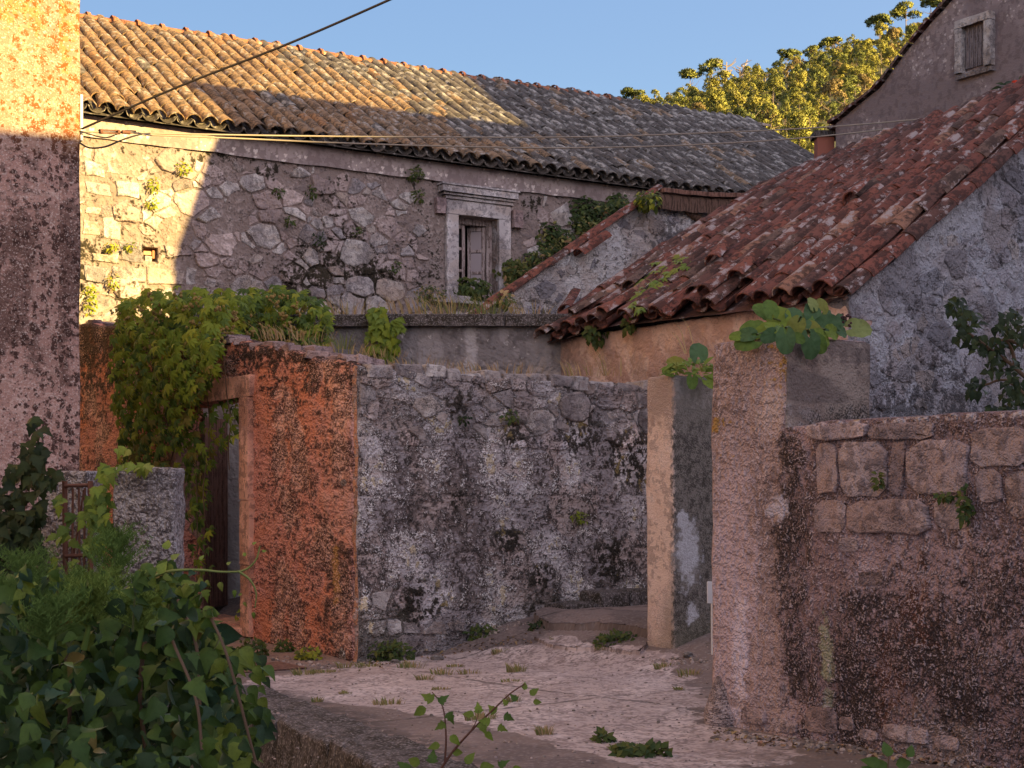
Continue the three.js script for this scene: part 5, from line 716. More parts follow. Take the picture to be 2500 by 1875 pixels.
// ---------- concrete posts with the rusty gate, kerb, cover ----------
{
  const fA = new Frame(P(37, 0, 10.5).x, -10.5, 0.98, 0.12), fB = new Frame(P(111.5, 0, 10).x, -10, 0.99, -0.02);
  const a = thing('concrete_post', 'pitted grey concrete gate post, left one, half hidden by vines', 'gate post', fA.at(0.2, -1.5)); world(a, 'shaft', slab(fA, { L: 0.39, top: 0.215, bot: -2, thick: 0.3, cell: 0.03, amp: 0.014, freq: 5, round: 0.03, tex: T.post }), M.post);
  const b = thing('concrete_post', 'pitted grey concrete gate post, right one, standing clear before the doorway', 'gate post', fB.at(0.2, -1.5)); world(b, 'shaft', slab(fB, { L: 0.44, top: 0.228, bot: -2, thick: 0.34, cell: 0.03, amp: 0.014, freq: 5, round: 0.025, tex: T.post, u0: 0.5 }), M.post);
  const g = thing('rusty_gate', 'narrow rusty iron gate folded between the two concrete posts', 'gate', P(78, 600, 10.1)), bar = (n, x0, y0, x1, y1, D, r) => world(g, n, tube([P(x0, y0, D), P(x1, y1, D)], r, 2, 5), M.rust);
  bar('gate_stile', 65, 481, 66, 604, 10.05, 0.02); bar('gate_stile', 90.5, 481, 91, 604, 10.0, 0.02); bar('rail', 65, 486, 91, 485, 10.03, 0.014); bar('rail', 65, 556, 91, 555, 10.03, 0.014);
  bar('bar', 73, 488, 72, 600, 10.04, 0.009); bar('bar', 79, 488, 80, 600, 10.04, 0.009); bar('bar', 85, 488, 84, 600, 10.04, 0.009); bar('brace', 84, 490, 73, 560, 10.06, 0.008);
  const R = rng(131), k = thing('mossy_kerb', 'dark mossy kerb along the foot of the grey wall', 'kerb', fGrey.at(2.7, -1));
  let s = 1.95; while (s < 3.95) { const l = 0.35 + 0.25 * R(); world(k, 'kerb_stone', blk(fGrey, s, Math.min(4, s + l - 0.008), -1.4, -0.845 + 0.012 * R() - (s < 2.2 ? 0.1 : 0), -0.03, 0.30 + 0.02 * R(), { tex: T.cope, amp: 0.02, cell: 0.05, round: 0.035 }), M.cope); s += l; }
  const h0 = groundHit(258, 669), c = tag(top(mesh(new THREE.BoxGeometry(0.62, 0.012, 0.5), M.woodBrown), 'drain_cover'), 'flat brown metal cover let into the paving by the bush', 'drain cover'); c.position.set(h0[0], groundY(...h0) + 0.012, h0[1]); c.rotation.y = 0.6;
  const wg = thing('white_gate_edge', 'edge of a white metal gate showing behind the near pillar', 'gate', P(713, 640, 9.2)); world(wg, 'stile', blk(new Frame(P(711.5, 0, 9.2).x, -9.2, 1, 0), 0, 0.03, (500 - 655) / F * 9.2, (500 - 588) / F * 9.2, -0.03, 0), M.whitePaint); world(wg, 'latch_plate', blk(new Frame(P(712, 0, 9.15).x, -9.15, 1, 0), -0.03, 0.02, -0.66, -0.52, -0.02, 0), M.whitePaint);
  // low retaining wall that carries the pavement edge
  const e0 = V(edgeX(-10.2), 0, -10.2), fr = new Frame(edgeX(-10.2), -10.2, edgeX(-5) - edgeX(-10.2), 5.2), rw = thing('retaining_wall', 'low dark mossy retaining edge in front of the paving, bottom centre', 'wall', V(edgeX(-7.5), -1.5, -7.5)); void e0;
  let q = 0; const T2 = Math.hypot(edgeX(-5) - edgeX(-10.2), 5.2); while (q < T2) { const l = 0.7 + 0.5 * R(), f2 = new Frame(fr.x - fr.nx * 0.0, fr.z - fr.nz * 0.0, fr.ex, fr.ez), mid = f2.at(q + l / 2, 0); world(rw, 'block', blk(f2, q, q + l - 0.012, -2.3, groundY(mid.x + 0.2, mid.z) + 0.015 + 0.02 * R(), -0.2, 0.22, { tex: T.cope, amp: 0.022, cell: 0.06, round: 0.03 }), M.cope); q += l; }
}

// ---------- leaves ----------
// a blade from profile points [t along 0..1, half width]; folded along the midrib and drooping; base at the origin, tip towards +y, face towards +z
function leafGeo(L, prof, o = {}) {
  const { fold = 0.25, droop = 0.25, wave = 0, stalk = 0 } = o, pos = [], uv = [], idx = [], n = prof.length;
  prof.forEach(([t, w], i) => { const y = stalk + t * L, z = -droop * t * t * L, k = wave * Math.sin(i * 2.1) * L; pos.push(0, y, z, -w * L, y, z + fold * w * L + k, w * L, y, z + fold * w * L - k); uv.push(0.5, t, 0.5 - w, t, 0.5 + w, t); });
  for (let i = 0; i < n - 1; i++) { const a = i * 3, b = a + 3; idx.push(a, b, a + 1, a + 1, b, b + 1, a, a + 2, b, a + 2, b + 2, b); }
  if (stalk) { const b = pos.length / 3; pos.push(-0.012 * L, 0, 0, 0.012 * L, 0, 0, 0.012 * L, stalk, 0, -0.012 * L, stalk, 0); uv.push(0, 0, 0, 0, 0, 0, 0, 0); idx.push(b, b + 1, b + 2, b, b + 2, b + 3); }
  const g = new THREE.BufferGeometry(); g.setAttribute('position', new THREE.Float32BufferAttribute(pos, 3)); g.setAttribute('uv', new THREE.Float32BufferAttribute(uv, 2)); g.setIndex(idx); g.computeVertexNormals(); return g;
}
const OVATE = [[0, 0.02], [0.12, 0.24], [0.3, 0.33], [0.55, 0.27], [0.8, 0.13], [1, 0]], HEART = [[-0.12, 0.16], [0.02, 0.36], [0.2, 0.45], [0.45, 0.38], [0.72, 0.2], [1, 0]], SLIM = [[0, 0.02], [0.25, 0.15], [0.5, 0.2], [0.75, 0.13], [1, 0]], IVY = [[-0.1, 0.14], [0.08, 0.46], [0.22, 0.28], [0.38, 0.34], [0.55, 0.18], [1, 0]], TINY = [[0, 0.05], [0.4, 0.3], [1, 0]];
function creeperLeaf(L, seed) { const R = rng(seed), gs = []; for (const [a, k] of [[0, 1], [-0.75, 0.86], [0.75, 0.86], [-1.5, 0.6], [1.5, 0.6]]) { const g = leafGeo(L * 0.62 * k, SLIM, { fold: 0.3, droop: 0.25 + 0.25 * R() }); g.rotateX(0.15 * (R() - 0.5)); g.rotateZ(-a + 0.15 * (R() - 0.5)); gs.push(g); } const g = mergeGeometries(gs); g.translate(0, 0, 0); return g; }
const leafT = paint(1, 1, 96, 96, (x, y, o) => { const u = Math.abs(x - 0.5), rib = 1 - sst(0.008, 0.03, u), v = Math.abs(((y - u * 0.8) * 7) % 1 - 0.5), side = 1 - sst(0.0, 0.13, v), n = S(NC, x / 2, y / 2), k = 0.72 + 0.5 * n + 0.35 * rib + 0.12 * side; o[0] = k * 0.95; o[1] = k * 0.95; o[2] = k * 0.95; o[3] = 0.5 - rib * 0.3 - side * 0.2; }, 1);
const leafMat = (r, g, b, t = 0.3) => new THREE.MeshPhysicalMaterial({ map: leafT.map, color: new THREE.Color().setRGB(r, g, b), roughness: 0.62, metalness: 0, side: THREE.DoubleSide, transmission: t, thickness: 0, ior: 1.3 });
const LM = {
  creeper: [leafMat(0.26, 0.33, 0.03), leafMat(0.19, 0.27, 0.03), leafMat(0.13, 0.20, 0.03), leafMat(0.36, 0.38, 0.035), leafMat(0.085, 0.145, 0.03), leafMat(0.24, 0.20, 0.04)],
  bush: [leafMat(0.050, 0.10, 0.020, 0.2), leafMat(0.08, 0.14, 0.022, 0.2), leafMat(0.030, 0.062, 0.018, 0.2), leafMat(0.17, 0.23, 0.03), leafMat(0.045, 0.095, 0.05, 0.15), leafMat(0.2, 0.16, 0.04, 0.3)],
  big: [leafMat(0.13, 0.22, 0.04, 0.2), leafMat(0.19, 0.27, 0.035, 0.2), leafMat(0.08, 0.16, 0.06, 0.2), leafMat(0.30, 0.36, 0.11, 0.3), leafMat(0.25, 0.27, 0.05, 0.3)],
  weed: [leafMat(0.085, 0.125, 0.025), leafMat(0.12, 0.14, 0.028), leafMat(0.055, 0.095, 0.025)], lime: [leafMat(0.25, 0.33, 0.05), leafMat(0.19, 0.28, 0.045), leafMat(0.30, 0.34, 0.07)],
  dry: [flat(0.42, 0.29, 0.13), flat(0.36, 0.26, 0.13), flat(0.30, 0.18, 0.08)], grass: [flat(0.16, 0.18, 0.045), flat(0.22, 0.20, 0.06), flat(0.10, 0.14, 0.035)],
  dark: [leafMat(0.03, 0.052, 0.016), leafMat(0.045, 0.07, 0.018), leafMat(0.022, 0.04, 0.014)], flower: flat(0.32, 0.22, 0.07), red: flat(0.62, 0.05, 0.02), stem: flat(0.10, 0.115, 0.035), twig: flat(0.14, 0.085, 0.05), fennel: [flat(0.10, 0.17, 0.03), flat(0.15, 0.22, 0.035)],
};
const Q = new THREE.Quaternion(), YUP = V(0, 1, 0);
// leaf at p, its face towards n (roughly), tip pointing along d
function leafMatrix(p, n, d, s, R, j = 0.5) {
  const z = n.clone().add(V(R() - 0.5, R() - 0.5, R() - 0.5).multiplyScalar(j * 2)).normalize(), y = d.clone().add(V(R() - 0.5, R() - 0.5, R() - 0.5).multiplyScalar(j * 1.6)); y.addScaledVector(z, -y.dot(z)).normalize();
  const x = V(0, 0, 0).crossVectors(y, z); return new THREE.Matrix4().makeBasis(x, y, z).scale(V(s, s, s)).setPosition(p);
}
// a plant from many leaves: the foremost become leaf parts, the rest one mass
function leaves(owner, items, geos, mats, limit, restName = 'foliage') {
  owner.updateWorldMatrix(true, false); const inv = owner.matrixWorld.clone().invert(), by = new Map(); let n = 0;
  for (const it of items) {
    if (n < limit && !it.rest) { n++; part(owner, 'leaf', geos[it.g], mats[it.m]).applyMatrix4(inv.clone().multiply(it.w)); continue; }
    const k = it.g + '/' + it.m; (by.get(k) ?? by.set(k, []).get(k)).push(inv.clone().multiply(it.w));
  }
  for (const [k, ms] of by) { const [g, m] = k.split('/').map(Number), im = new THREE.InstancedMesh(geos[g], mats[m], ms.length); ms.forEach((w, i) => im.setMatrixAt(i, w)); im.name = restName; im.castShadow = im.receiveShadow = true; im.userData.kind = 'stuff'; owner.add(im); }
}
const pickW = (R, w) => { let q = R() * w.reduce((a, b) => a + b, 0); for (let i = 0; i < w.length; i++) if ((q -= w[i]) < 0) return i; return 0; };

// ---------- creeper over the ruined wall and doorway ----------
{
  const R = rng(201), t = thing('creeper', 'thick green creeper cascading over the orange wall and its doorway', 'creeper', fOrange.at(3, 1)), geos = [1, 2, 3, 4].map(s => creeperLeaf(0.155, s)), items = [];
  const hang = [[118, 345], [124, 322], [150, 326], [225, 335], [227, 350], [222, 372], [207, 392], [197, 415], [188, 436], [176, 450], [163, 468], [140, 474], [128, 462], [121, 440], [118, 405], [116, 370]];
  const crest = [[117, 335], [120, 306], [126, 297], [142, 292], [165, 288], [190, 289], [215, 293], [236, 292], [262, 289], [290, 284], [308, 291], [322, 304], [334, 326], [330, 348], [300, 351], [262, 342], [232, 345], [180, 350], [120, 350]];
  const nO = V(fOrange.nx, 0, fOrange.nz), nV = V(0.25, 0.45, 1).normalize();
  const add = (px, py, kind, w, R0 = R) => {
    let p, n, d;
    if (kind === 'hang') { const deep = Math.pow(R0(), 1.3), out = 0.04 + 0.36 * (1 - deep) * (0.5 + 0.7 * sst(470, 350, py)), h = fOrange.hit(px + out * 70, py); p = fOrange.at(h[0], h[1], out); n = nO.clone().add(V(0.15, 0.35, 0.25)); d = V(0.1, -0.9, 0.1); it(p, n, d, 1 - deep, w); }
    else { const h = fOrange.hit(Math.min(px, 232), Math.max(330, py)), f = sst(205, 260, px), D = mix(h[2] - 0.25, 15.75, f) + (R0() - 0.35) * 0.9; p = P(px, py, D); n = V((R0() - 0.5) * 0.8, 0.75, 0.75); d = V((R0() - 0.5) * 1.4, -0.35, 0.5); it(p, n, d, R0(), w); }
  };
  const it = (p, n, d, front, w) => items.push({ w: leafMatrix(p, n.normalize(), d, 0.75 + 0.5 * R(), R, 0.42), g: (R() * 4) | 0, m: pickW(R, w), z: p.length() - front * 0.5 });
  const fill = (poly, N, kind, w) => { const xs = poly.map(p => p[0]), ys = poly.map(p => p[1]); for (let k = 0; k < N;) { const x = mix(Math.min(...xs), Math.max(...xs), R()), y = mix(Math.min(...ys), Math.max(...ys), R()); if (!inPoly(poly, x + (n3(x * 0.09, y * 0.09, 1)) * 8, y + n3(x * 0.09, y * 0.09, 5) * 10)) continue; add(x, y, kind, typeof w === 'function' ? w(x, y) : w); k++; } };
  fill(hang, 900, 'hang', (x, y) => y > 420 ? [1, 1, 2, 1, 3, 2] : [3, 3, 2, 1.5, 1.5, 0.5]); fill(crest, 1150, 'crest', (x) => x < 235 ? [4, 3, 1, 3, 0.5, 0.3] : [2, 3, 3, 1, 1.5, 0.3]);
  // strands trailing across the doorway
  for (const [x0, y0, x1, y1, n] of [[203, 410, 198, 585, 56], [213, 400, 211, 470, 16], [198, 430, 194, 530, 30], [190, 440, 180, 490, 26], [232, 396, 236, 440, 10], [126, 450, 122, 480, 16], [222, 400, 219, 450, 14]]) for (let k = 0; k < n; k++) { const f = k / n, h = fOrange.hit(mix(x0, x1, f) + 4 + (R() - 0.5) * 13 * (1 - f * 0.5), mix(y0, y1, f)), p = fOrange.at(h[0], h[1], -0.05 + 0.2 * R()); it(p, nO.clone().add(V(0, 0.3, 0.2)), V(0, -1, 0.1), 0.2, [1, 2, 3, 1, 2, 1]); }
  items.sort((a, b) => a.z - b.z); leaves(t, items, geos, LM.creeper, 300);
  const st = []; for (const [x0, y0, x1, y1] of [[205, 360, 200, 590], [214, 360, 212, 520], [150, 330, 140, 470], [180, 330, 176, 470], [232, 350, 236, 470], [128, 340, 124, 480]]) { const q = []; for (let k = 0; k <= 5; k++) { const h = fOrange.hit(mix(x0, x1, k / 5) + (R() - 0.5) * 5, mix(y0, y1, k / 5)); q.push(fOrange.at(h[0], h[1], 0.04 + 0.05 * R())); } st.push(tube(q, 0.006, 14, 4)); }
  world(t, 'stem', mergeGeometries(st), LM.twig);
  const fl = []; for (let k = 0; k < 90; k++) { const x = 115 + R() * 190, y = 295 + R() * 75; const f = sst(205, 260, x), h = fOrange.hit(Math.min(x, 228), y), p = P(x, y, mix(h[2] - 0.55, 15.4, f)); for (let i = 0; i < 7; i++) { const g = new THREE.IcosahedronGeometry(0.012 + 0.008 * R(), 0); g.translate(p.x + (R() - 0.5) * 0.1, p.y + (R() - 0.5) * 0.07, p.z + (R() - 0.5) * 0.08); fl.push(g); } }
  world(t, 'flower_buds', mergeGeometries(fl), LM.flower).userData.kind = 'stuff';
}
// ---------- foreground bush ----------
{
  const R = rng(211), t = thing('vine_bush', 'dark leafy bush filling the lower left foreground', 'bush', V(-1.6, -1.7, -5)), geos = [leafGeo(0.060, HEART, { fold: 0.4, droop: 0.5 }), leafGeo(0.066, OVATE, { fold: 0.5, droop: 0.7 }), leafGeo(0.064, HEART, { fold: -0.3, droop: 0.4, wave: 0.06 }), leafGeo(0.07, IVY, { fold: 0.3, droop: 0.4 })], items = [];
  const outline = [[-30, 600], [10, 592], [40, 612], [75, 600], [112, 598], [135, 580], [160, 588], [178, 606], [200, 612], [215, 632], [218, 655], [234, 668], [240, 700], [242, 722], [246, 742], [256, 770], [-30, 780]];
  for (let k = 0; k < 2600;) { const x = -30 + R() * 310, y = 575 + R() * 205; if (!inPoly(outline, x + n3(x * 0.05, y * 0.05, 3) * 26, y + n3(x * 0.05, y * 0.05, 9) * 30)) continue; const dep = Math.pow(R(), 0.8), D = mix(4.5, 6.2, dep) - 1.0 * sst(640, 770, y) * R() + 0.75 * n3(x * 0.035, y * 0.045, 20), p = P(x, y, D), edge = sst(640, 590, y); items.push({ w: leafMatrix(p, V((R() - 0.5) * 1.6, 0.6, 0.8).normalize(), V((R() - 0.4) * 1.5, -0.5 + 0.6 * edge, 0.5), (0.45 + 1.0 * R()) * (D / 5), R, 0.85), g: pickW(R, [3, 4, 2.5, 2.5]), m: pickW(R, x > 190 ? [3, 4, 3, 2, 2, 0.25] : [4, 3, 5, 0.6, 2, 0.2]), z: D }); k++; }
  for (let k = 0; k < 60; k++) { const x = 215 + R() * 50, y = 650 + R() * 118, D = 4.6 + R(); items.push({ w: leafMatrix(P(x, y, D), V(0.2, 0.6, 0.8).normalize(), V(0.6, -0.5, 0.3), 0.6 + 0.5 * R(), R, 0.5), g: 0, m: pickW(R, [2, 4, 1, 4, 1]), z: D, rest: inPoly(outline, x, y) }); }
  const shoots = []; for (let k = 0; k < 26; k++) { const x0 = 10 + R() * 235, y0 = lerpT([[0, 600], [110, 602], [160, 592], [200, 618], [235, 672], [262, 742]], x0) + 14, D = 4.5 + R() * 1.1, dx = (R() - 0.35) * 46, dy = -(14 + R() * 34), q = [P(x0, y0 + 20, D), P(x0 + dx * 0.4, y0 + dy * 0.6, D - 0.05), P(x0 + dx, y0 + dy, D - 0.1)]; shoots.push(tubeTaper(q, 0.004, 0.0015, 8, 4)); const c = new THREE.CatmullRomCurve3(q); for (let i = 2; i < 9; i++) { const p = c.getPoint(i / 8); items.push({ w: leafMatrix(p, V((R() - 0.5), 0.5, 0.8).normalize(), V(R() - 0.4, 0.2 - R(), 0.3), 0.85 - 0.05 * i + 0.3 * R(), R, 0.6), g: (R() * 4) | 0, m: pickW(R, [1, 3, 0.5, 3, 1]), z: D - 2 }); } }
  world(t, 'shoots', mergeGeometries(shoots), LM.stem);
  items.sort((a, b) => a.z - b.z); leaves(t, items, geos, LM.bush, 300);
  const st = []; for (const [a, b, c, D, r] of [[[178, 600], [196, 645], [200, 768], 4.7, 0.006], [[208, 612], [225, 650], [255, 760], 4.6, 0.005], [[172, 640], [196, 700], [202, 750], 4.4, 0.005], [[60, 620], [70, 700], [60, 770], 5, 0.008], [[150, 610], [140, 690], [150, 780], 5, 0.008]]) st.push(tube([P(...a, D), P(...b, D - 0.1), P(...c, D - 0.15)], r, 12, 5)); world(t, 'stem', mergeGeometries(st), LM.twig);
  // one long shoot reaching right in front of the doorway
  const sh = thing('vine_shoot', 'thin pale vine shoot reaching right, in front of the doorway', 'vine', P(120, 600, 6)), q = [[118, 600], [150, 578], [172, 571], [200, 570], [225, 572], [245, 570], [256, 560], [260, 546]].map(a => P(...a, 5.4));
  world(sh, 'stem', tubeTaper(q, 0.008, 0.003, 30, 5), flat(0.22, 0.26, 0.07)); world(sh, 'side_stem', tubeTaper([[238, 571], [250, 580], [256, 592], [255, 608]].map(a => P(...a, 5.38)), 0.005, 0.002, 14, 4), flat(0.22, 0.26, 0.07));
  const ls = []; for (const [x, y, s, a, g] of [[160, 572, 1.1, 0.4, 0], [167, 548, 0.9, -0.2, 0], [172, 560, 0.8, 0.5, 1], [163, 596, 1, 2.6, 1], [200, 560, 0.5, 0.3, 1], [206, 580, 0.5, 2.6, 1], [220, 582, 0.7, 3.0, 1], [227, 565, 0.4, 0.6, 1], [235, 590, 0.55, 3.3, 1], [253, 545, 0.4, 0.5, 1], [262, 552, 0.4, 1, 1], [246, 556, 0.5, -0.8, 1], [244, 602, 0.4, 2.7, 1], [254, 612, 0.5, 3.1, 1], [242, 594, 0.35, -1.8, 1]]) ls.push({ w: leafMatrix(P(x, y, 5.36), V(0, 0.3, 1).normalize(), V(Math.sin(a), Math.cos(a), 0), s * 0.75, R, 0.12), g, m: (R() * 3) | 0 }); leaves(sh, ls, geos, LM.lime, 99);
}
{ // fennel: feathery fronds on upright stalks
  const R = rng(221); const mk = (label, stalks) => { const t = thing('fennel_plant', label, 'wild plant', P(stalks[0][0], stalks[0][1] + 60, stalks[0][4])); stalks.forEach(([x0, y1, x1, y0, D, spread]) => { const a = P(x0, y0, D), b = P(x1, y1, D); world(t, 'stalk', tubeTaper([a, a.clone().lerp(b, 0.5).add(V(0.01, 0, 0)), b], 0.011, 0.005, 10, 5), LM.fennel[0]); const gs = []; for (let k = 0; k < 90; k++) { const f = 0.35 + 0.65 * R(), o = a.clone().lerp(b, f), an = R() * 6.3, l = spread * (0.5 + 0.7 * R()) * (1.25 - f * 0.6), tip = o.clone().add(V(Math.cos(an) * l, l * (0.3 + 0.7 * R()), Math.sin(an) * l * 0.8)); const seg = (p, q, w) => { const e = q.clone().sub(p), s = V(-e.y, e.x, 0).normalize().multiplyScalar(w), g = new THREE.BufferGeometry(); g.setAttribute('position', new THREE.Float32BufferAttribute([p.x - s.x, p.y - s.y, p.z, p.x + s.x, p.y + s.y, p.z, q.x, q.y, q.z], 3)); g.setAttribute('uv', new THREE.Float32BufferAttribute([0, 0, 1, 0, 0, 1], 2)); g.computeVertexNormals(); gs.push(g); }; seg(o, tip, 0.0022); for (let i = 1; i < 9; i++) { const p = o.clone().lerp(tip, i / 9), m = l * 0.42 * (1.1 - i / 10); for (let h = 0; h < 3; h++) seg(p, p.clone().add(V((R() - 0.5) * m * 2, (0.2 + R()) * m, (R() - 0.5) * m * 2)), 0.0016); } } world(t, 'fronds', mergeGeometries(gs), LM.fennel[(R() * 2) | 0]).userData.kind = 'stuff'; }); };
  mk('feathery green fennel rising in front of the right concrete post', [[113, 535, 118, 635, 5.9, 0.17], [104, 580, 96, 640, 5.8, 0.15]]); mk('feathery fennel at the far left edge above the bush', [[32, 560, 27, 660, 5.6, 0.19], [14, 590, 8, 650, 5.5, 0.16], [60, 585, 66, 650, 5.7, 0.15]]); mk('feathery fennel fronds in the middle of the bush top', [[84, 588, 90, 650, 4.6, 0.14], [48, 606, 52, 660, 4.5, 0.13], [138, 600, 140, 650, 4.6, 0.10]]);
}
// generic soft plants -------------------------------------------------
function clump(name, label, cat, c, rx, ry, rz, n, geo, s, mats, seed, o = {}) {
  const R = rng(seed), t = thing(name, label, cat, c, o.group), items = [], gs = Array.isArray(geo) ? geo : [geo];
  for (let k = 0; k < n; k++) { const a = R() * 6.283, e = Math.acos(2 * R() - 1), r = Math.cbrt(R()), dx = Math.sin(e) * Math.cos(a) * r, dy = Math.cos(e) * r, dz = Math.sin(e) * Math.sin(a) * r; const p = V(c.x + dx * rx, c.y + dy * ry, c.z + dz * rz); if (o.floor !== undefined) p.y = Math.max(p.y, o.floor); items.push({ w: leafMatrix(p, V(dx * 0.8, 0.5 + dy * 0.6, 0.8 + dz * 0.3).normalize(), o.dir ?? V(dx, 0.3 + dy - (o.hang ?? 0), dz + 0.2), s * (0.65 + 0.7 * R()), R, 0.5), g: (R() * gs.length) | 0, m: (R() * mats.length) | 0, z: -p.z }); }
  items.sort((a, b) => a.z - b.z); leaves(t, items, gs, mats, o.limit ?? 0); return t;
}
function tuft(name, label, cat, c, n, h, w, mats, seed, group) {
  const R = rng(seed), t = thing(name, label, cat, c, group), by = mats.map(() => []);
  for (let k = 0; k < n; k++) { const a = R() * 6.283, r = w * Math.sqrt(R()), x = c.x + Math.cos(a) * r, z = c.z + Math.sin(a) * r * 0.7, l = h * (0.5 + 0.7 * R()), lean = 0.2 + 0.9 * R(), bx = Math.cos(a) * lean * l, bz = Math.sin(a) * lean * l, hw = 0.0018 + 0.0012 * R(); const g = new THREE.BufferGeometry(), ax = -Math.sin(a + 0.6) * hw, az = Math.cos(a + 0.6) * hw; g.setAttribute('position', new THREE.Float32BufferAttribute([x - ax - hw, c.y - 0.01, z - az, x + ax + hw, c.y - 0.01, z + az, x + bx * 0.4 - ax - hw * 0.7, c.y + l * 0.6, z + bz * 0.4 - az, x + bx * 0.4 + ax + hw * 0.7, c.y + l * 0.6, z + bz * 0.4 + az, x + bx, c.y + l, z + bz], 3)); g.setAttribute('uv', new THREE.Float32BufferAttribute([0, 0, 1, 0, 0, 0.6, 1, 0.6, 0.5, 1], 2)); g.setIndex([0, 1, 2, 1, 3, 2, 2, 3, 4]); g.computeVertexNormals(); by[(R() * mats.length) | 0].push(g); }
  by.forEach((gs, i) => { if (gs.length) world(t, 'blades', mergeGeometries(gs), mats[i]).userData.kind = 'stuff'; }); return t;
}
const small2 = leafGeo(0.085, OVATE, { fold: 0.35, droop: 0.5 }), tiny = leafGeo(0.05, TINY, { fold: 0.3 }), small = leafGeo(0.07, OVATE, { fold: 0.3, droop: 0.4 }), ivy = [leafGeo(0.09, IVY, { fold: 0.2, droop: 0.3 }), leafGeo(0.075, IVY, { fold: -0.1, droop: 0.2 })], fern = leafGeo(0.10, SLIM, { fold: 0.3, droop: 0.6 });
// ---------- broad leaved plants on the pillars ----------
function broadLeaf(L, seed) { // round, toothed, veined, slightly cupped
  const R = rng(seed), n = 22, pos = [0, 0, 0], uv = [0.5, 0], idx = [], rings = [0.45, 0.8, 1]; const ax = 0.5 * L;
  for (const k of rings) for (let i = 0; i <= n; i++) { const a = -Math.PI * 0.93 + 2 * Math.PI * 0.93 * i / n, r = ax * (1 + 0.06 * Math.cos(a * 2)) * k * (k === 1 ? 1 + 0.015 * (i % 2 ? 1 : -1) + 0.04 * (R() - 0.5) : 1), x = Math.sin(a) * r * 0.80, y = ax * 0.92 + Math.cos(a) * r, z = -0.30 * (y * y) / L + 0.35 * x * x / L + 0.035 * L * k * Math.cos(a * 7) * k; pos.push(x, y, z); uv.push(0.5 + x / L, y / L); }
  pos[0] = 0; pos[1] = ax * 0.55; pos[2] = -0.02 * L; const m = n + 1;
  for (let i = 0; i < n; i++) { idx.push(0, 1 + i + 1, 1 + i); for (let r = 0; r < 2; r++) { const a = 1 + r * m + i; idx.push(a, a + 1, a + m, a + 1, a + m + 1, a + m); } }
  const g = new THREE.BufferGeometry(); g.setAttribute('position', new THREE.Float32BufferAttribute(pos, 3)); g.setAttribute('uv', new THREE.Float32BufferAttribute(uv, 2)); g.setIndex(idx); g.computeVertexNormals(); return g;
}
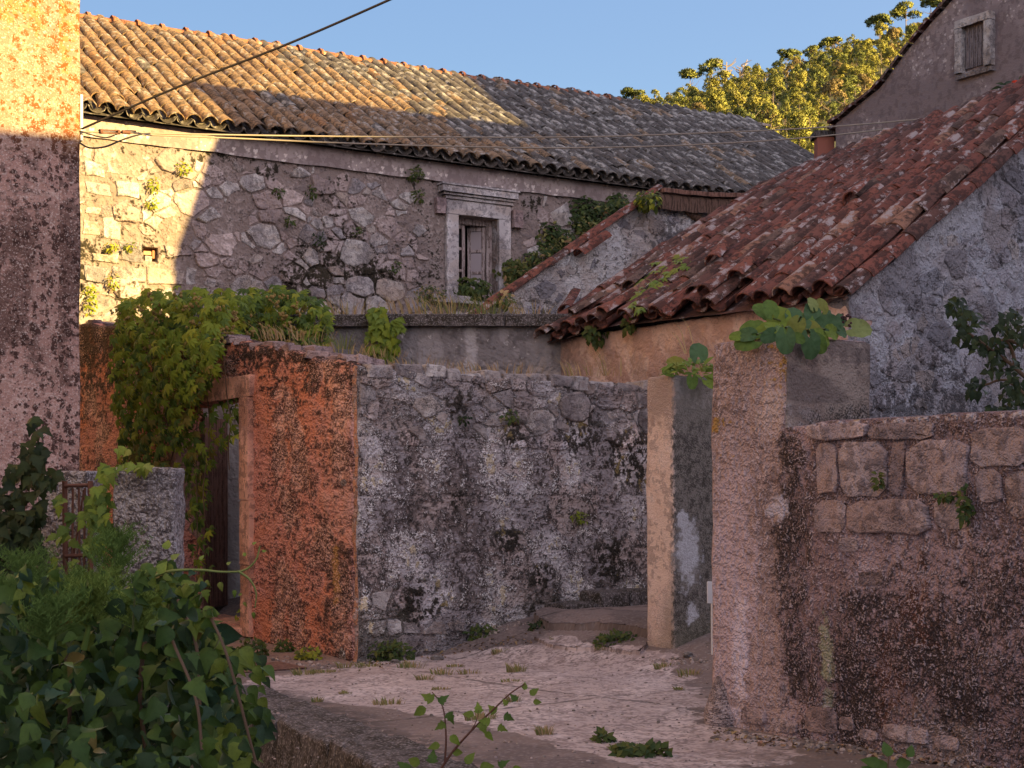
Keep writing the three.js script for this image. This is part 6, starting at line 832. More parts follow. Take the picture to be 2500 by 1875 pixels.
{
  const R = rng(231), t = thing('broad_leaf_plant', 'large round-leaved green plant growing on the near pillar top', 'plant', P(795, 338, 7.9));
  // x, y centre and width, height in a magnified view of the photograph; tip direction in degrees from straight up
  const list = [[750, 415, 118, 150, 0, 1], [655, 385, 100, 95, -40, 0], [600, 490, 130, 115, -70, 0], [650, 490, 95, 100, -100, 1], [550, 520, 95, 75, -80, 2], [490, 540, 65, 50, -90, 1], [840, 400, 75, 105, 10, 2], [905, 420, 75, 140, 0, 0], [965, 410, 95, 125, 10, 2], [840, 490, 110, 110, -150, 4], [785, 570, 120, 95, 180, 2], [725, 480, 65, 95, -30, 1], [860, 555, 65, 50, 120, 0], [935, 590, 55, 130, 170, 2], [985, 585, 95, 95, 150, 0], [1045, 480, 140, 95, 75, 2], [950, 480, 95, 80, -20, 4], [1075, 415, 115, 95, 60, 2], [1085, 500, 95, 75, 90, 1], [1140, 505, 75, 55, 90, 2], [1222, 488, 130, 105, 85, 3], [1005, 362, 65, 85, 5, 4], [958, 345, 40, 70, 0, 3], [560, 568, 125, 40, -95, 0], [700, 375, 75, 95, -12, 0], [1010, 530, 105, 55, 100, 1], [690, 540, 90, 70, -120, 2], [880, 470, 80, 90, 20, 2], [780, 500, 80, 80, 10, 0], [1120, 440, 70, 80, 40, 2]];
  const inv = () => t.matrixWorld.clone().invert(); t.updateWorldMatrix(true, false); const gv = [1, 2, 3, 4].map(s => broadLeaf(1, s)), tops = [];
  list.forEach(([zx, zy, w, h, a, m], i) => { const x = 655 + zx * 0.1667, y = 245.8 + zy * 0.1667, D = 7.46 + Math.abs(x - 785) * 0.005 + 0.06 * (R() - 0.5) + (zy < 440 ? 0.28 : zy < 500 ? 0.12 : -0.02), L = Math.max(w, h) * 0.1667 * D / F * 1.34, an = a * Math.PI / 180, tip = V(Math.sin(an), Math.cos(an), 0.12), c = P(x, y, D), base = c.clone().addScaledVector(tip.clone().normalize(), -L * 0.5), fz = V((R() - 0.5) * 0.9, zy > 540 ? 0.3 : 0.1 + 0.5 * R(), 1).normalize(); part(t, 'leaf', gv[i % 4], LM.big[m]).applyMatrix4(inv().multiply(leafMatrix(base, fz, tip, L, R, 0.1))); tops.push(base); });
  const rootP = P(795, 341, 7.95), st = tops.map(b => tube([rootP.clone().add(V((R() - 0.5) * 0.3, -0.02, -0.05)), b.clone().lerp(rootP, 0.4).add(V(0, 0.03, 0)), b], 0.006, 6, 4)); world(t, 'stalk', mergeGeometries(st), flat(0.12, 0.15, 0.05));
  const fl = []; for (let k = 0; k < 30; k++) { const g = new THREE.IcosahedronGeometry(0.008, 0), p = P(846 + (R() - 0.5) * 10, 321 + (R() - 0.5) * 14, 7.9 + 0.1 * R()); g.translate(p.x, p.y, p.z); fl.push(g); } world(t, 'dry_flower_head', mergeGeometries(fl), flat(0.08, 0.035, 0.035));
  const t2 = thing('broad_leaf_plant', 'small fern and round-leaved tuft on the far pillar top', 'plant', P(690, 372, 11)); t2.updateWorldMatrix(true, false);
  for (const [x, y, s, a, m] of [[698, 357, 0.20, 5, 2], [683, 361, 0.15, -40, 4], [707, 368, 0.16, 70, 1], [676, 368, 0.12, -60, 0], [703, 372, 0.13, 120, 1], [692, 368, 0.12, 180, 0]]) { const an = a * Math.PI / 180, tip = V(Math.sin(an), Math.cos(an), 0.3); part(t2, 'leaf', gv[0], LM.big[m]).applyMatrix4(t2.matrixWorld.clone().invert().multiply(leafMatrix(P(x, y + 6, 11), V(0, 0.4, 1).normalize(), tip, s, R, 0.1))); }
  const items = []; for (let k = 0; k < 90; k++) items.push({ w: leafMatrix(P(668 + R() * 42, 362 + R() * 13, 10.9 + 0.3 * R()), V(0, 0.6, 0.8).normalize(), V(R() - 0.5, 0.6, 0.3), 0.5 + 0.5 * R(), R, 0.5), g: 0, m: (R() * 3) | 0 }); leaves(t2, items, [fern], LM.lime, 0);
  // ivy falling over the terrace wall, creeper on the red roof, dark shrub on the right
  const iv = thing('ivy', 'bright ivy hanging over the terrace wall coping', 'ivy', P(382, 330, 15.8)), ii = []; for (let k = 0; k < 170; k++) { const y = 308 + R() * 48, w = y < 325 ? 8 : 17, x = 381 + (y < 322 ? -4 : 2) + (R() - 0.5) * 2 * w * (1 - 0.3 * sst(345, 358, y)) + (y < 320 ? (R() - 0.5) * 6 : 0), p = P(x, y, 15.78 + 0.12 * R()); ii.push({ w: leafMatrix(p, V(0, 0.35, 1).normalize(), V((R() - 0.5), -0.7, 0.2), 0.9 + 0.6 * R(), R, 0.35), g: (R() * 2) | 0, m: (R() * 3) | 0, z: -p.z }); } for (let k = 0; k < 16; k++) { const p = P(392 + R() * 10, 318 + R() * 12, 15.8); ii.push({ w: leafMatrix(p, V(0, 0.4, 1).normalize(), V(0.6, -0.4, 0.2), 1, R, 0.35), g: 0, m: 1, z: -p.z }); } leaves(iv, ii, ivy, [LM.lime[1], LM.creeper[1], LM.creeper[0]], 120);
  const rc = thing('roof_creeper', 'light green creeper sprawling over the lower red tiles', 'creeper', P(660, 300, 13.6)), ri = []; const onRed = (px, py) => { let best = null, bd = 1e9; for (let s = 0; s < RL; s += 0.1) for (let m = -0.1; m < 3; m += 0.1) { const p = surfRed(s, m), d = Math.hypot(CX + F * p.x / -p.z - px, HY - F * p.y / -p.z - py); if (d < bd) { bd = d; best = p; } } return best; };
  for (const [x, y, rx, ry, n] of [[672, 283, 16, 8, 46], [652, 296, 14, 7, 34], [640, 308, 10, 8, 22], [684, 278, 10, 5, 16], [655, 304, 22, 4, 16], [636, 322, 5, 9, 12]]) for (let k = 0; k < n; k++) { const a = R() * 6.3, r = Math.sqrt(R()), p = onRed(x + Math.cos(a) * r * rx, y + Math.sin(a) * r * ry); p.y += 0.12 + 0.1 * R(); ri.push({ w: leafMatrix(p, V(-0.3, 0.9, 0.5).normalize(), V((R() - 0.5) * 2, 0.1, 0.8), 0.8 + 0.5 * R(), R, 0.4), g: (R() * 2) | 0, m: (R() * 3) | 0, z: -p.z }); } leaves(rc, ri, [creeperLeaf(0.15, 8), creeperLeaf(0.13, 9)], LM.lime, 150);
  const rf = thing('fern', 'small fern sprouting between red tiles, above the creeper', 'fern', P(715, 268, 13.9)), fi = []; for (let k = 0; k < 26; k++) { const p = onRed(706 + R() * 24, 263 + R() * 7); p.y += 0.12; fi.push({ w: leafMatrix(p, V(-0.2, 0.9, 0.5).normalize(), V(R() - 0.5, 0.3, 0.7), 0.9, R, 0.4), g: 0, m: (R() * 3) | 0 }); } leaves(rf, fi, [fern], LM.lime, 40);
  const sh = thing('dark_shrub', 'dark leafy shrub with bare brown twigs at the right edge', 'shrub', P(1010, 400, 8.4)), si = []; for (const [x, y, rx, ry, n] of [[955, 306, 10, 9, 34], [968, 320, 13, 10, 44], [962, 335, 9, 6, 16], [985, 345, 18, 11, 62], [1012, 328, 18, 18, 84], [1000, 366, 20, 10, 44], [975, 386, 11, 10, 30], [1016, 390, 16, 14, 60], [1005, 409, 18, 4, 24]]) for (let k = 0; k < n; k++) { const a = R() * 6.3, r = Math.sqrt(R()), p = P(x + Math.cos(a) * r * rx, y + Math.sin(a) * r * ry, 8.3 + (R() - 0.5) * 0.7); si.push({ w: leafMatrix(p, V((R() - 0.5), 0.6, 0.7).normalize(), V(R() - 0.5, -0.3, 0.3), 0.65 + 0.5 * R(), R, 0.5), g: (R() * 2) | 0, m: (R() * 3) | 0, z: -p.z }); } si.sort((a, b) => a.z - b.z); leaves(sh, si, [leafGeo(0.055, OVATE, { fold: 0.3, droop: 0.4 }), leafGeo(0.06, IVY, { fold: 0.2 })], LM.dark, 250);
  const br = []; for (const pts of [[[1030, 382], [1008, 362], [985, 345], [962, 328]], [[1030, 400], [1005, 380], [985, 385]], [[1030, 350], [1005, 340], [985, 352]], [[1015, 365], [1012, 350], [1005, 338]]]) br.push(tubeTaper(pts.map(p => P(...p, 8.25)), 0.014, 0.005, 10, 5)); br.push(tubeTaper([V(3.15, -1.35, -8.5), V(3.1, -0.3, -8.4), P(1030, 400, 8.25), P(1030, 350, 8.25)], 0.03, 0.012, 14, 6)); world(sh, 'twig', mergeGeometries(br), LM.twig);
  const fr = thing('red_flower_plant', 'red flowered plant peeping over the red roof ridge, right edge', 'flower', P(1020, 88, 16.2)), f2 = []; for (let k = 0; k < 50; k++) f2.push({ w: leafMatrix(P(1000 + R() * 34, 92 - R() * 10 * sst(1000, 1020, 1000 + 20), 16.1 + 0.3 * R()), V(0, 0.5, 0.8).normalize(), V(R() - 0.5, 0.6, 0.2), 1, R, 0.5), g: 0, m: (R() * 3) | 0 }); leaves(fr, f2, [fern], LM.dark, 0); const rg = []; for (let k = 0; k < 14; k++) { const g = leafGeo(0.055, OVATE), m = leafMatrix(P(1012 + R() * 16, 87 - R() * 7, 16), V(0, 0.4, 1).normalize(), V(R() - 0.5, R() - 0.2, 0.3), 1, R, 0.4); g.applyMatrix4(m); rg.push(g); } world(fr, 'flowers', mergeGeometries(rg), LM.red);
}
// ivy and vines about the concrete posts
{
  const R = rng(241), mk = (name, label, spots, mats, limit, D) => { const t = thing(name, label, 'vine', P(spots[0][0], spots[0][1], D)), it = []; for (const [x, y, rx, ry, n] of spots) for (let k = 0; k < n; k++) { const a = R() * 6.3, r = Math.sqrt(R()), p = P(x + Math.cos(a) * r * rx, y + Math.sin(a) * r * ry, D + (R() - 0.5) * 0.35); it.push({ w: leafMatrix(p, V((R() - 0.5) * 0.8, 0.5, 0.9).normalize(), V(R() - 0.5, -0.5, 0.3), (mats === LM.lime ? 0.5 : 0.75) + 0.6 * R(), R, 0.45), g: (R() * 2) | 0, m: (R() * mats.length) | 0, z: -p.z }); } it.sort((a, b) => a.z - b.z); leaves(t, it, ivy, mats, limit); return t; };
  mk('ivy', 'dark ivy climbing the tall house corner at the far left', [[34, 426, 9, 12, 12], [33, 455, 14, 14, 34], [20, 505, 28, 42, 150], [15, 550, 28, 40, 150], [46, 476, 14, 12, 22], [30, 590, 36, 30, 120]], LM.dark, 150, 9.9);
  mk('vine', 'lobed vine between the two concrete posts', [[106, 474, 7, 12, 12], [100, 502, 10, 20, 42], [100, 535, 11, 18, 40], [60, 500, 8, 8, 4], [82, 516, 14, 6, 9], [68, 545, 18, 24, 12], [75, 580, 28, 14, 30]], [LM.creeper[1], LM.creeper[2], LM.lime[1], LM.bush[1]], 150, 9.5);
  mk('vine', 'pale young leaves on top of the right concrete post', [[128, 466, 12, 2, 12], [145, 466, 10, 2, 12], [112, 467, 7, 5, 8], [122, 450, 8, 8, 4]], LM.lime, 66, 9.95);
  mk('ivy', 'dark ivy at the foot of the right concrete post', [[150, 590, 20, 18, 70], [165, 575, 12, 14, 36], [140, 615, 26, 16, 90]], LM.bush, 120, 9.4);
  // sprig in the foreground, bottom centre
  const sp = thing('foreground_sprig', 'leafy sprig with red-brown stems rising at the bottom centre', 'sprig', P(445, 768, 4.2)), D = 4.2; for (const [pts, r] of [[[[430, 790], [448, 758], [472, 730], [497, 706], [512, 692], [525, 684]], 0.0045], [[[445, 762], [446, 735], [442, 705], [432, 692]], 0.0035], [[[470, 732], [476, 722], [479, 710]], 0.002]]) world(sp, 'stem', tubeTaper(pts.map(p => P(...p, D)), r, r * 0.45, 16, 5), flat(0.13, 0.05, 0.03));
  const li = []; for (const [x, y, s, a] of [[524, 690, 0.30, 0.2], [530, 695, 0.35, 0.9], [533, 702, 0.3, 1.6], [516, 700, 0.34, -0.6], [507, 704, 0.3, -0.9], [505, 716, 0.4, 1.9], [495, 712, 0.42, -0.9], [489, 722, 0.4, -1.4], [499, 727, 0.36, 2.0], [479, 712, 0.42, -0.3], [481, 724, 0.45, 2.6], [474, 715, 0.38, -1.2], [486, 732, 0.34, 2.6], [432, 700, 0.5, -0.9], [426, 708, 0.5, -2.0], [440, 702, 0.42, 0.9], [448, 714, 0.45, 2.4], [444, 724, 0.4, -2.2], [450, 736, 0.42, 2.4], [440, 745, 0.4, -1.8], [452, 752, 0.4, 1.7], [420, 764, 0.5, -1.2], [432, 762, 0.5, 0.2], [480, 768, 0.5, 1.2], [466, 764, 0.45, 0.4], [500, 766, 0.4, 0.9], [512, 770, 0.4, 1.3], [410, 772, 0.5, -0.8]]) li.push({ w: leafMatrix(P(x, y, D - 0.02 * R()), V((R() - 0.5) * 0.6, 0.35, 1).normalize(), V(Math.sin(a), Math.cos(a), 0.1), s * 0.85, R, 0.15), g: (R() * 2) | 0, m: (R() * 3) | 0 }); leaves(sp, li, [leafGeo(0.11, OVATE, { fold: 0.3, droop: 0.4 }), leafGeo(0.10, IVY, { fold: 0.25, droop: 0.4 })], [LM.bush[1], LM.bush[3], LM.creeper[1]], 60);
  const s2 = thing('foreground_sprig', 'small leaf sprig at the bottom edge on the right', 'sprig', P(890, 768, 4.2)), l2 = []; for (const [x, y, s, a] of [[888, 752, 0.5, 0], [880, 760, 0.5, -1.2], [896, 760, 0.5, 1.2], [908, 752, 0.4, 0.6], [886, 766, 0.5, -0.6], [876, 768, 0.4, -1]]) l2.push({ w: leafMatrix(P(x, y + 5, 4.2), V(0, 0.4, 1).normalize(), V(Math.sin(a), Math.cos(a), 0.1), s, R, 0.15), g: 0, m: 0 }); world(s2, 'stem', tubeTaper([P(888, 785, 4.2), P(888, 768, 4.2), P(889, 756, 4.2)], 0.004, 0.002, 6, 4), LM.twig); leaves(s2, l2, [leafGeo(0.11, OVATE, { fold: 0.3, droop: 0.4 })], [LM.bush[1]], 9);
}
// ---------- weeds at the wall feet, tufts in the paving, plants in the masonry ----------
{
  const G = (px, py) => { const h = groundHit(px, py); return V(h[0], groundY(...h), h[1]); };
  let sd = 300; const W1 = (px, py, w, h, n, label, mats = LM.weed, geo = tiny) => { const c = G(px, py), k = -c.z / F; c.y += h * k * 0.4; clump('weed', label, 'weed', c, w * k, h * k, w * k * 0.5, n, geo, 0.9, mats, sd++, { floor: groundY(c.x, c.z) }); };
  W1(388, 661, 26, 15, 330, 'dense green weed at the corner foot of the grey wall'); W1(252, 656, 16, 13, 170, 'low weed below the door jamb'); W1(283, 652, 10, 8, 90, 'small weed at the orange wall foot, middle', LM.weed); W1(308, 660, 12, 9, 110, 'weed at the orange wall foot nearest the corner', [LM.weed[1], LM.creeper[3]]);
  W1(478, 637, 20, 8, 170, 'flat weed patch along the grey wall foot'); W1(528, 596, 18, 10, 170, 'weed growing where the kerb begins', LM.weed, small); W1(585, 583, 22, 9, 170, 'weed along the kerb top, left part', LM.dark, small); W1(620, 580, 18, 7, 110, 'weed along the kerb top, right part', LM.dark); W1(618, 646, 24, 8, 200, 'weeds in the joint left of the far pillar', LM.weed); W1(640, 632, 5, 7, 30, 'small weed at the left foot of the far pillar'); W1(540, 628, 14, 5, 60, 'weed on the step beside the kerb end', LM.dark);
  W1(733, 712, 12, 14, 110, 'weed clinging to the flared pillar foot'); W1(722, 722, 10, 5, 60, 'weed low on the ground left of the near pillar foot'); W1(770, 726, 22, 7, 140, 'weeds along the base of the near wall'); W1(800, 716, 16, 12, 110, 'weed among rubble stones below the near wall', LM.dark); W1(990, 752, 30, 6, 110, 'grassy weeds at the base of the near wall, far right', LM.dark); W1(905, 744, 14, 4, 50, 'sparse weed below the middle of the near wall'); W1(640, 756, 30, 8, 170, 'weed strip on the paving at the bottom', LM.weed); W1(604, 742, 9, 6, 60, 'little round weed left of the bottom strip');
  const tuftsAt = [[456, 667, 8], [470, 674, 7], [518, 672, 10], [513, 682, 7], [425, 680, 8], [443, 675, 7], [441, 690, 8], [389, 705, 9], [514, 702, 6], [610, 650, 9], [500, 653, 8], [305, 675, 8], [325, 673, 14], [370, 667, 8], [345, 668, 7], [560, 640, 7], [664, 668, 8], [690, 676, 7], [345, 694, 6], [480, 720, 9], [545, 735, 7], [635, 750, 16], [318, 702, 5], [412, 668, 8], [680, 690, 6]];
  const TL = ['behind the left stem of the foreground sprig, farthest of its row', 'right of the farthest tuft behind the sprig', 'large one right of the sprig tip, in the pale paving', 'small one just below the large tuft right of the sprig tip', 'left of the sprig, middle of the pale paving', 'between the sprig and the grey wall foot', 'touching the sprig stem from behind', 'just left of the sprig leaves, by the dark paving edge', 'right beside the sprig tip', 'before the weeds left of the far pillar', 'below the flat weed patch of the grey wall', 'in the crack below the orange wall, left', 'longest one in the crack below the orange wall', 'below the weed at the grey wall corner', 'below the orange wall end', 'on the step before the kerb', 'at the foot of the far pillar, left', 'between the two pillars, upper', 'in the pale paving nearest the bush', 'below the sprig tip, front part of the paving', 'between the sprig and the round weed at the bottom', 'beside the weed strip at the bottom', 'closest to the dark paving and the bush', 'right of the weed at the grey wall corner', 'between the two pillars, lower'].map(s => 'short grass tuft ' + s);
  tuftsAt.forEach(([x, y, w], i) => { const c = G(x, y), k = -c.z / F; tuft('grass_tuft', TL[i], 'grass tuft', c, 22 + w * w * 0.7, 0.022 + 0.004 * w * (i % 3) / 2, w * k * (1.1 + 0.6 * (i % 2)), [LM.grass[0], LM.grass[1], LM.dry[1]], 700 + i); });
  // dry grasses along the terrace, on the wall tops and by the pink wall
  const TT = (px, py, D, n, h, w, label, mats = [...LM.dry, LM.grass[1]]) => tuft('dry_grass', label, 'dry grass', P(px, py, D), Math.round(n * 0.65), h * 0.85, w, mats, sd++);
  TT(350, 314, 16.3, 130, 0.25, 0.35, 'dry grass behind the coping next to the creeper'); TT(425, 313, 16.6, 150, 0.26, 0.45, 'thin seeding grass behind the coping below the window'); TT(455, 312, 16.6, 160, 0.28, 0.4, 'tall dry grass below the window sill', [...LM.grass, LM.dry[0]]); TT(490, 312, 16.8, 130, 0.28, 0.4, 'grass in the corner where the shed roof meets the terrace', LM.grass); TT(535, 314, 16.5, 80, 0.22, 0.3, 'short dry grass before the shed gable');
  TT(300, 338, 14.4, 120, 0.2, 0.4, 'dry reddish grass on the orange wall top'); TT(340, 352, 13.6, 130, 0.16, 0.45, 'dry turf on the wall top by the corner'); TT(345, 348, 15.5, 60, 0.25, 0.1, 'upright tuft before the terrace wall', LM.grass); TT(420, 366, 13.2, 130, 0.14, 0.5, 'dry turf behind the grey wall top, left'); TT(500, 372, 13.8, 120, 0.13, 0.5, 'dry turf behind the grey wall top, middle'); TT(590, 374, 14.6, 70, 0.18, 0.4, 'thin dry grass at the foot of the pink wall'); TT(620, 374, 14.3, 26, 0.36, 0.3, 'tall thin grass stems before the pink wall'); TT(700, 352, 11.4, 12, 0.34, 0.15, 'few tall grass blades behind the far pillar', [LM.dry[0]]); TT(385, 355, 15.6, 60, 0.14, 0.3, 'dry grass under the hanging ivy');
  // plants rooted in the house wall
  const H = (px, py, rx, ry, n, label, mats = LM.weed, geo = small) => { const h = fHouse.hit(px, py), c = fHouse.at(h[0], h[1], 0.08), k = h[2] / F; clump('wall_plant', label, 'wall plant', c, rx * k * 0.95, ry * k * 0.95, 0.10, Math.round(n * 1.1), geo === small ? tiny : geo, 1.0, mats, sd++, { hang: 0.3 }); };
  H(412, 174, 12, 8, 130, 'round green plant growing under the eaves left of the window'); H(416, 197, 9, 6, 60, 'thin plant below the round one left of the window'); H(152, 186, 7, 9, 60, 'yellow-green plant in the sunlit wall, upper', [LM.creeper[3], LM.creeper[0]]); H(182, 170, 7, 7, 50, 'yellow-green plant near the shadow edge', [LM.creeper[3], LM.creeper[0]]); H(150, 205, 7, 5, 40, 'small yellow-green plant in the sunlit wall, lower', [LM.creeper[3], LM.creeper[0]]); H(110, 249, 9, 4, 50, 'low plant left of the brick hole', [LM.creeper[3], LM.weed[1]]); H(128, 248, 5, 4, 30, 'tiny plant close to the brick hole', [LM.creeper[3], LM.weed[1]]); H(111, 282, 6, 10, 60, 'plant at the foot of the sunlit wall', [LM.creeper[3], LM.creeper[0], LM.dry[0]]); H(88, 300, 9, 16, 110, 'leafy plant beside the tall house at the sunlit wall foot', [LM.creeper[3], LM.creeper[0]]);
  H(276, 193, 7, 5, 40, 'faint plant in the shaded wall, upper left'); H(310, 193, 7, 7, 50, 'faint plant in the shaded wall centre'); H(288, 222, 8, 4, 40, 'faint plant in the shaded wall, middle'); H(317, 240, 8, 12, 60, 'dark moss streak in the shaded wall', LM.dark, tiny); H(355, 232, 5, 5, 26, 'small plant in the wall right of the moss streak'); H(393, 268, 6, 7, 40, 'small plant low in the wall before the window'); H(424, 294, 22, 9, 210, 'low plants at the wall foot left of the window', [LM.weed[0], LM.weed[1], LM.dry[1]]); H(465, 290, 26, 12, 380, 'bushy green growth before the window sill', LM.weed, small2); H(508, 272, 16, 12, 260, 'plants between the window and the raking tiles', [LM.weed[1], LM.weed[0], LM.grass[1]], small2); H(548, 240, 20, 18, 330, 'dark bushy growth above the raking tiles, middle', [LM.weed[2], LM.weed[0], LM.dark[1], LM.grass[1]], small2); H(580, 215, 24, 18, 380, 'dark bushy growth above the raking tiles, upper', [LM.dark[1], LM.weed[0], LM.weed[2]], small2); H(612, 203, 16, 9, 150, 'plant tuft under the eaves near the beam', LM.weed, small2); H(528, 262, 10, 10, 70, 'tall grassy plant right of the window', LM.grass, fern);
  const S1 = (px, py, rx, ry, n, label, mats = LM.weed) => { const h = fShed.hit(px, py), c = fShed.at(h[0], h[1], 0.2), k = h[2] / F; clump('wall_plant', label, 'wall plant', c, rx * k, ry * k, 0.15, n, small, 1, mats, sd++, { hang: 0.3 }); }; S1(640, 203, 14, 10, 140, 'yellow-green plant at the top of the raking tiles', [LM.creeper[3], LM.weed[1], LM.weed[0]]); S1(498, 302, 8, 8, 50, 'plant at the low end of the raking tiles', [LM.weed[0], LM.dry[0]]);
  { const R2 = rng(888), t = thing('undergrowth', 'tangled low growth all along the upper side of the raking tiles', 'undergrowth', fHouse.at(fHouse.hit(560, 240)[0], 3, 0.1)), it = []; for (let k = 0; k < 1500; k++) { const f = Math.pow(R2(), 0.85), x = mix(500, 640, f) + (R2() - 0.5) * 12, y = mix(288, 196, f) - Math.pow(R2(), 1.6) * 26 * (0.5 + 0.5 * n3(x * 0.08, 1, 2) + 0.4) + 6, h = fHouse.hit(x, y); it.push({ w: leafMatrix(fHouse.at(h[0], Math.min(h[1], 5), 0.06 + 0.5 * R2()), V((R2() - 0.5), 0.6, 0.8).normalize(), V(R2() - 0.5, R2() - 0.4, 0.2), 0.6 + 0.8 * R2(), R2, 0.6), g: (R2() * 3) | 0, m: pickW(R2, [3, 2, 3, 2, 1.2, 1]) }); } leaves(t, it, [tiny, small, fern], [...LM.weed, LM.dark[1], LM.grass[1], LM.dry[2]], 0); }
  const Gw = (px, py, rx, ry, n, label, mats = LM.weed) => { const h = fGrey.hit(px, py), c = fGrey.at(h[0], h[1], 0.04), k = h[2] / F; clump('wall_plant', label, 'wall plant', c, rx * k, ry * k, 0.05, n, tiny, 0.8, mats, sd++, { hang: 0.3 }); }; Gw(577, 517, 9, 6, 60, 'yellow-green plant in the grey wall near the far pillar', [LM.creeper[0], LM.weed[1]]); Gw(505, 417, 12, 6, 60, 'mossy plant under a pale stone of the grey wall', LM.weed); Gw(462, 420, 6, 4, 20, 'moss tuft beside the pale stone of the grey wall', LM.dark);
  const Nw = (px, py, rx, ry, n, label) => { const h = fNear.hit(px, py), c = fNear.at(h[0], h[1], 0.05), k = h[2] / F; clump('wall_plant', label, 'wall plant', c, rx * k, ry * k, 0.04, n, tiny, 0.6, LM.weed, sd++, { hang: 0.4 }); }; Nw(972, 505, 5, 22, 80, 'little plant trailing down between the near wall stones, right'); Nw(885, 482, 4, 9, 34, 'little plant in the joint between near wall stones'); Nw(955, 495, 12, 4, 30, 'little plant creeping under the widest near wall stone');
  const Pk = (px, py, rx, ry, n, label) => { const h = fPink.hit(px, py), c = fPink.at(h[0], h[1], 0.1), k = h[2] / F; clump('wall_plant', label, 'wall plant', c, rx * k, ry * k, 0.1, n, small, 0.9, LM.weed, sd++, { hang: 0.8 }); }; Pk(603, 335, 12, 10, 70, 'dark plant hanging below the red eaves'); Pk(636, 325, 6, 10, 40, 'trailing creeper end under the red eaves');
  // weeds inside the doorway, at the threshold
  const h = fOrange.hit(228, 612); clump('weed', 'leafy weeds inside the doorway on the threshold', 'weed', fOrange.at(h[0], -1.14, -0.4), 0.3, 0.13, 0.25, 110, small, 1.2, LM.creeper.slice(1, 5), sd++, { floor: -1.25 }); const h2 = fOrange.hit(232, 500); clump('inner_creeper', 'creeper on the inner wall seen through the doorway', 'creeper', fOrange.at(h2[0] + 0.25, 0.35, -1.2), 0.35, 0.8, 0.15, 110, creeperLeaf(0.13, 11), 1, LM.creeper.slice(1, 5), sd++, { hang: 0.8 });
}

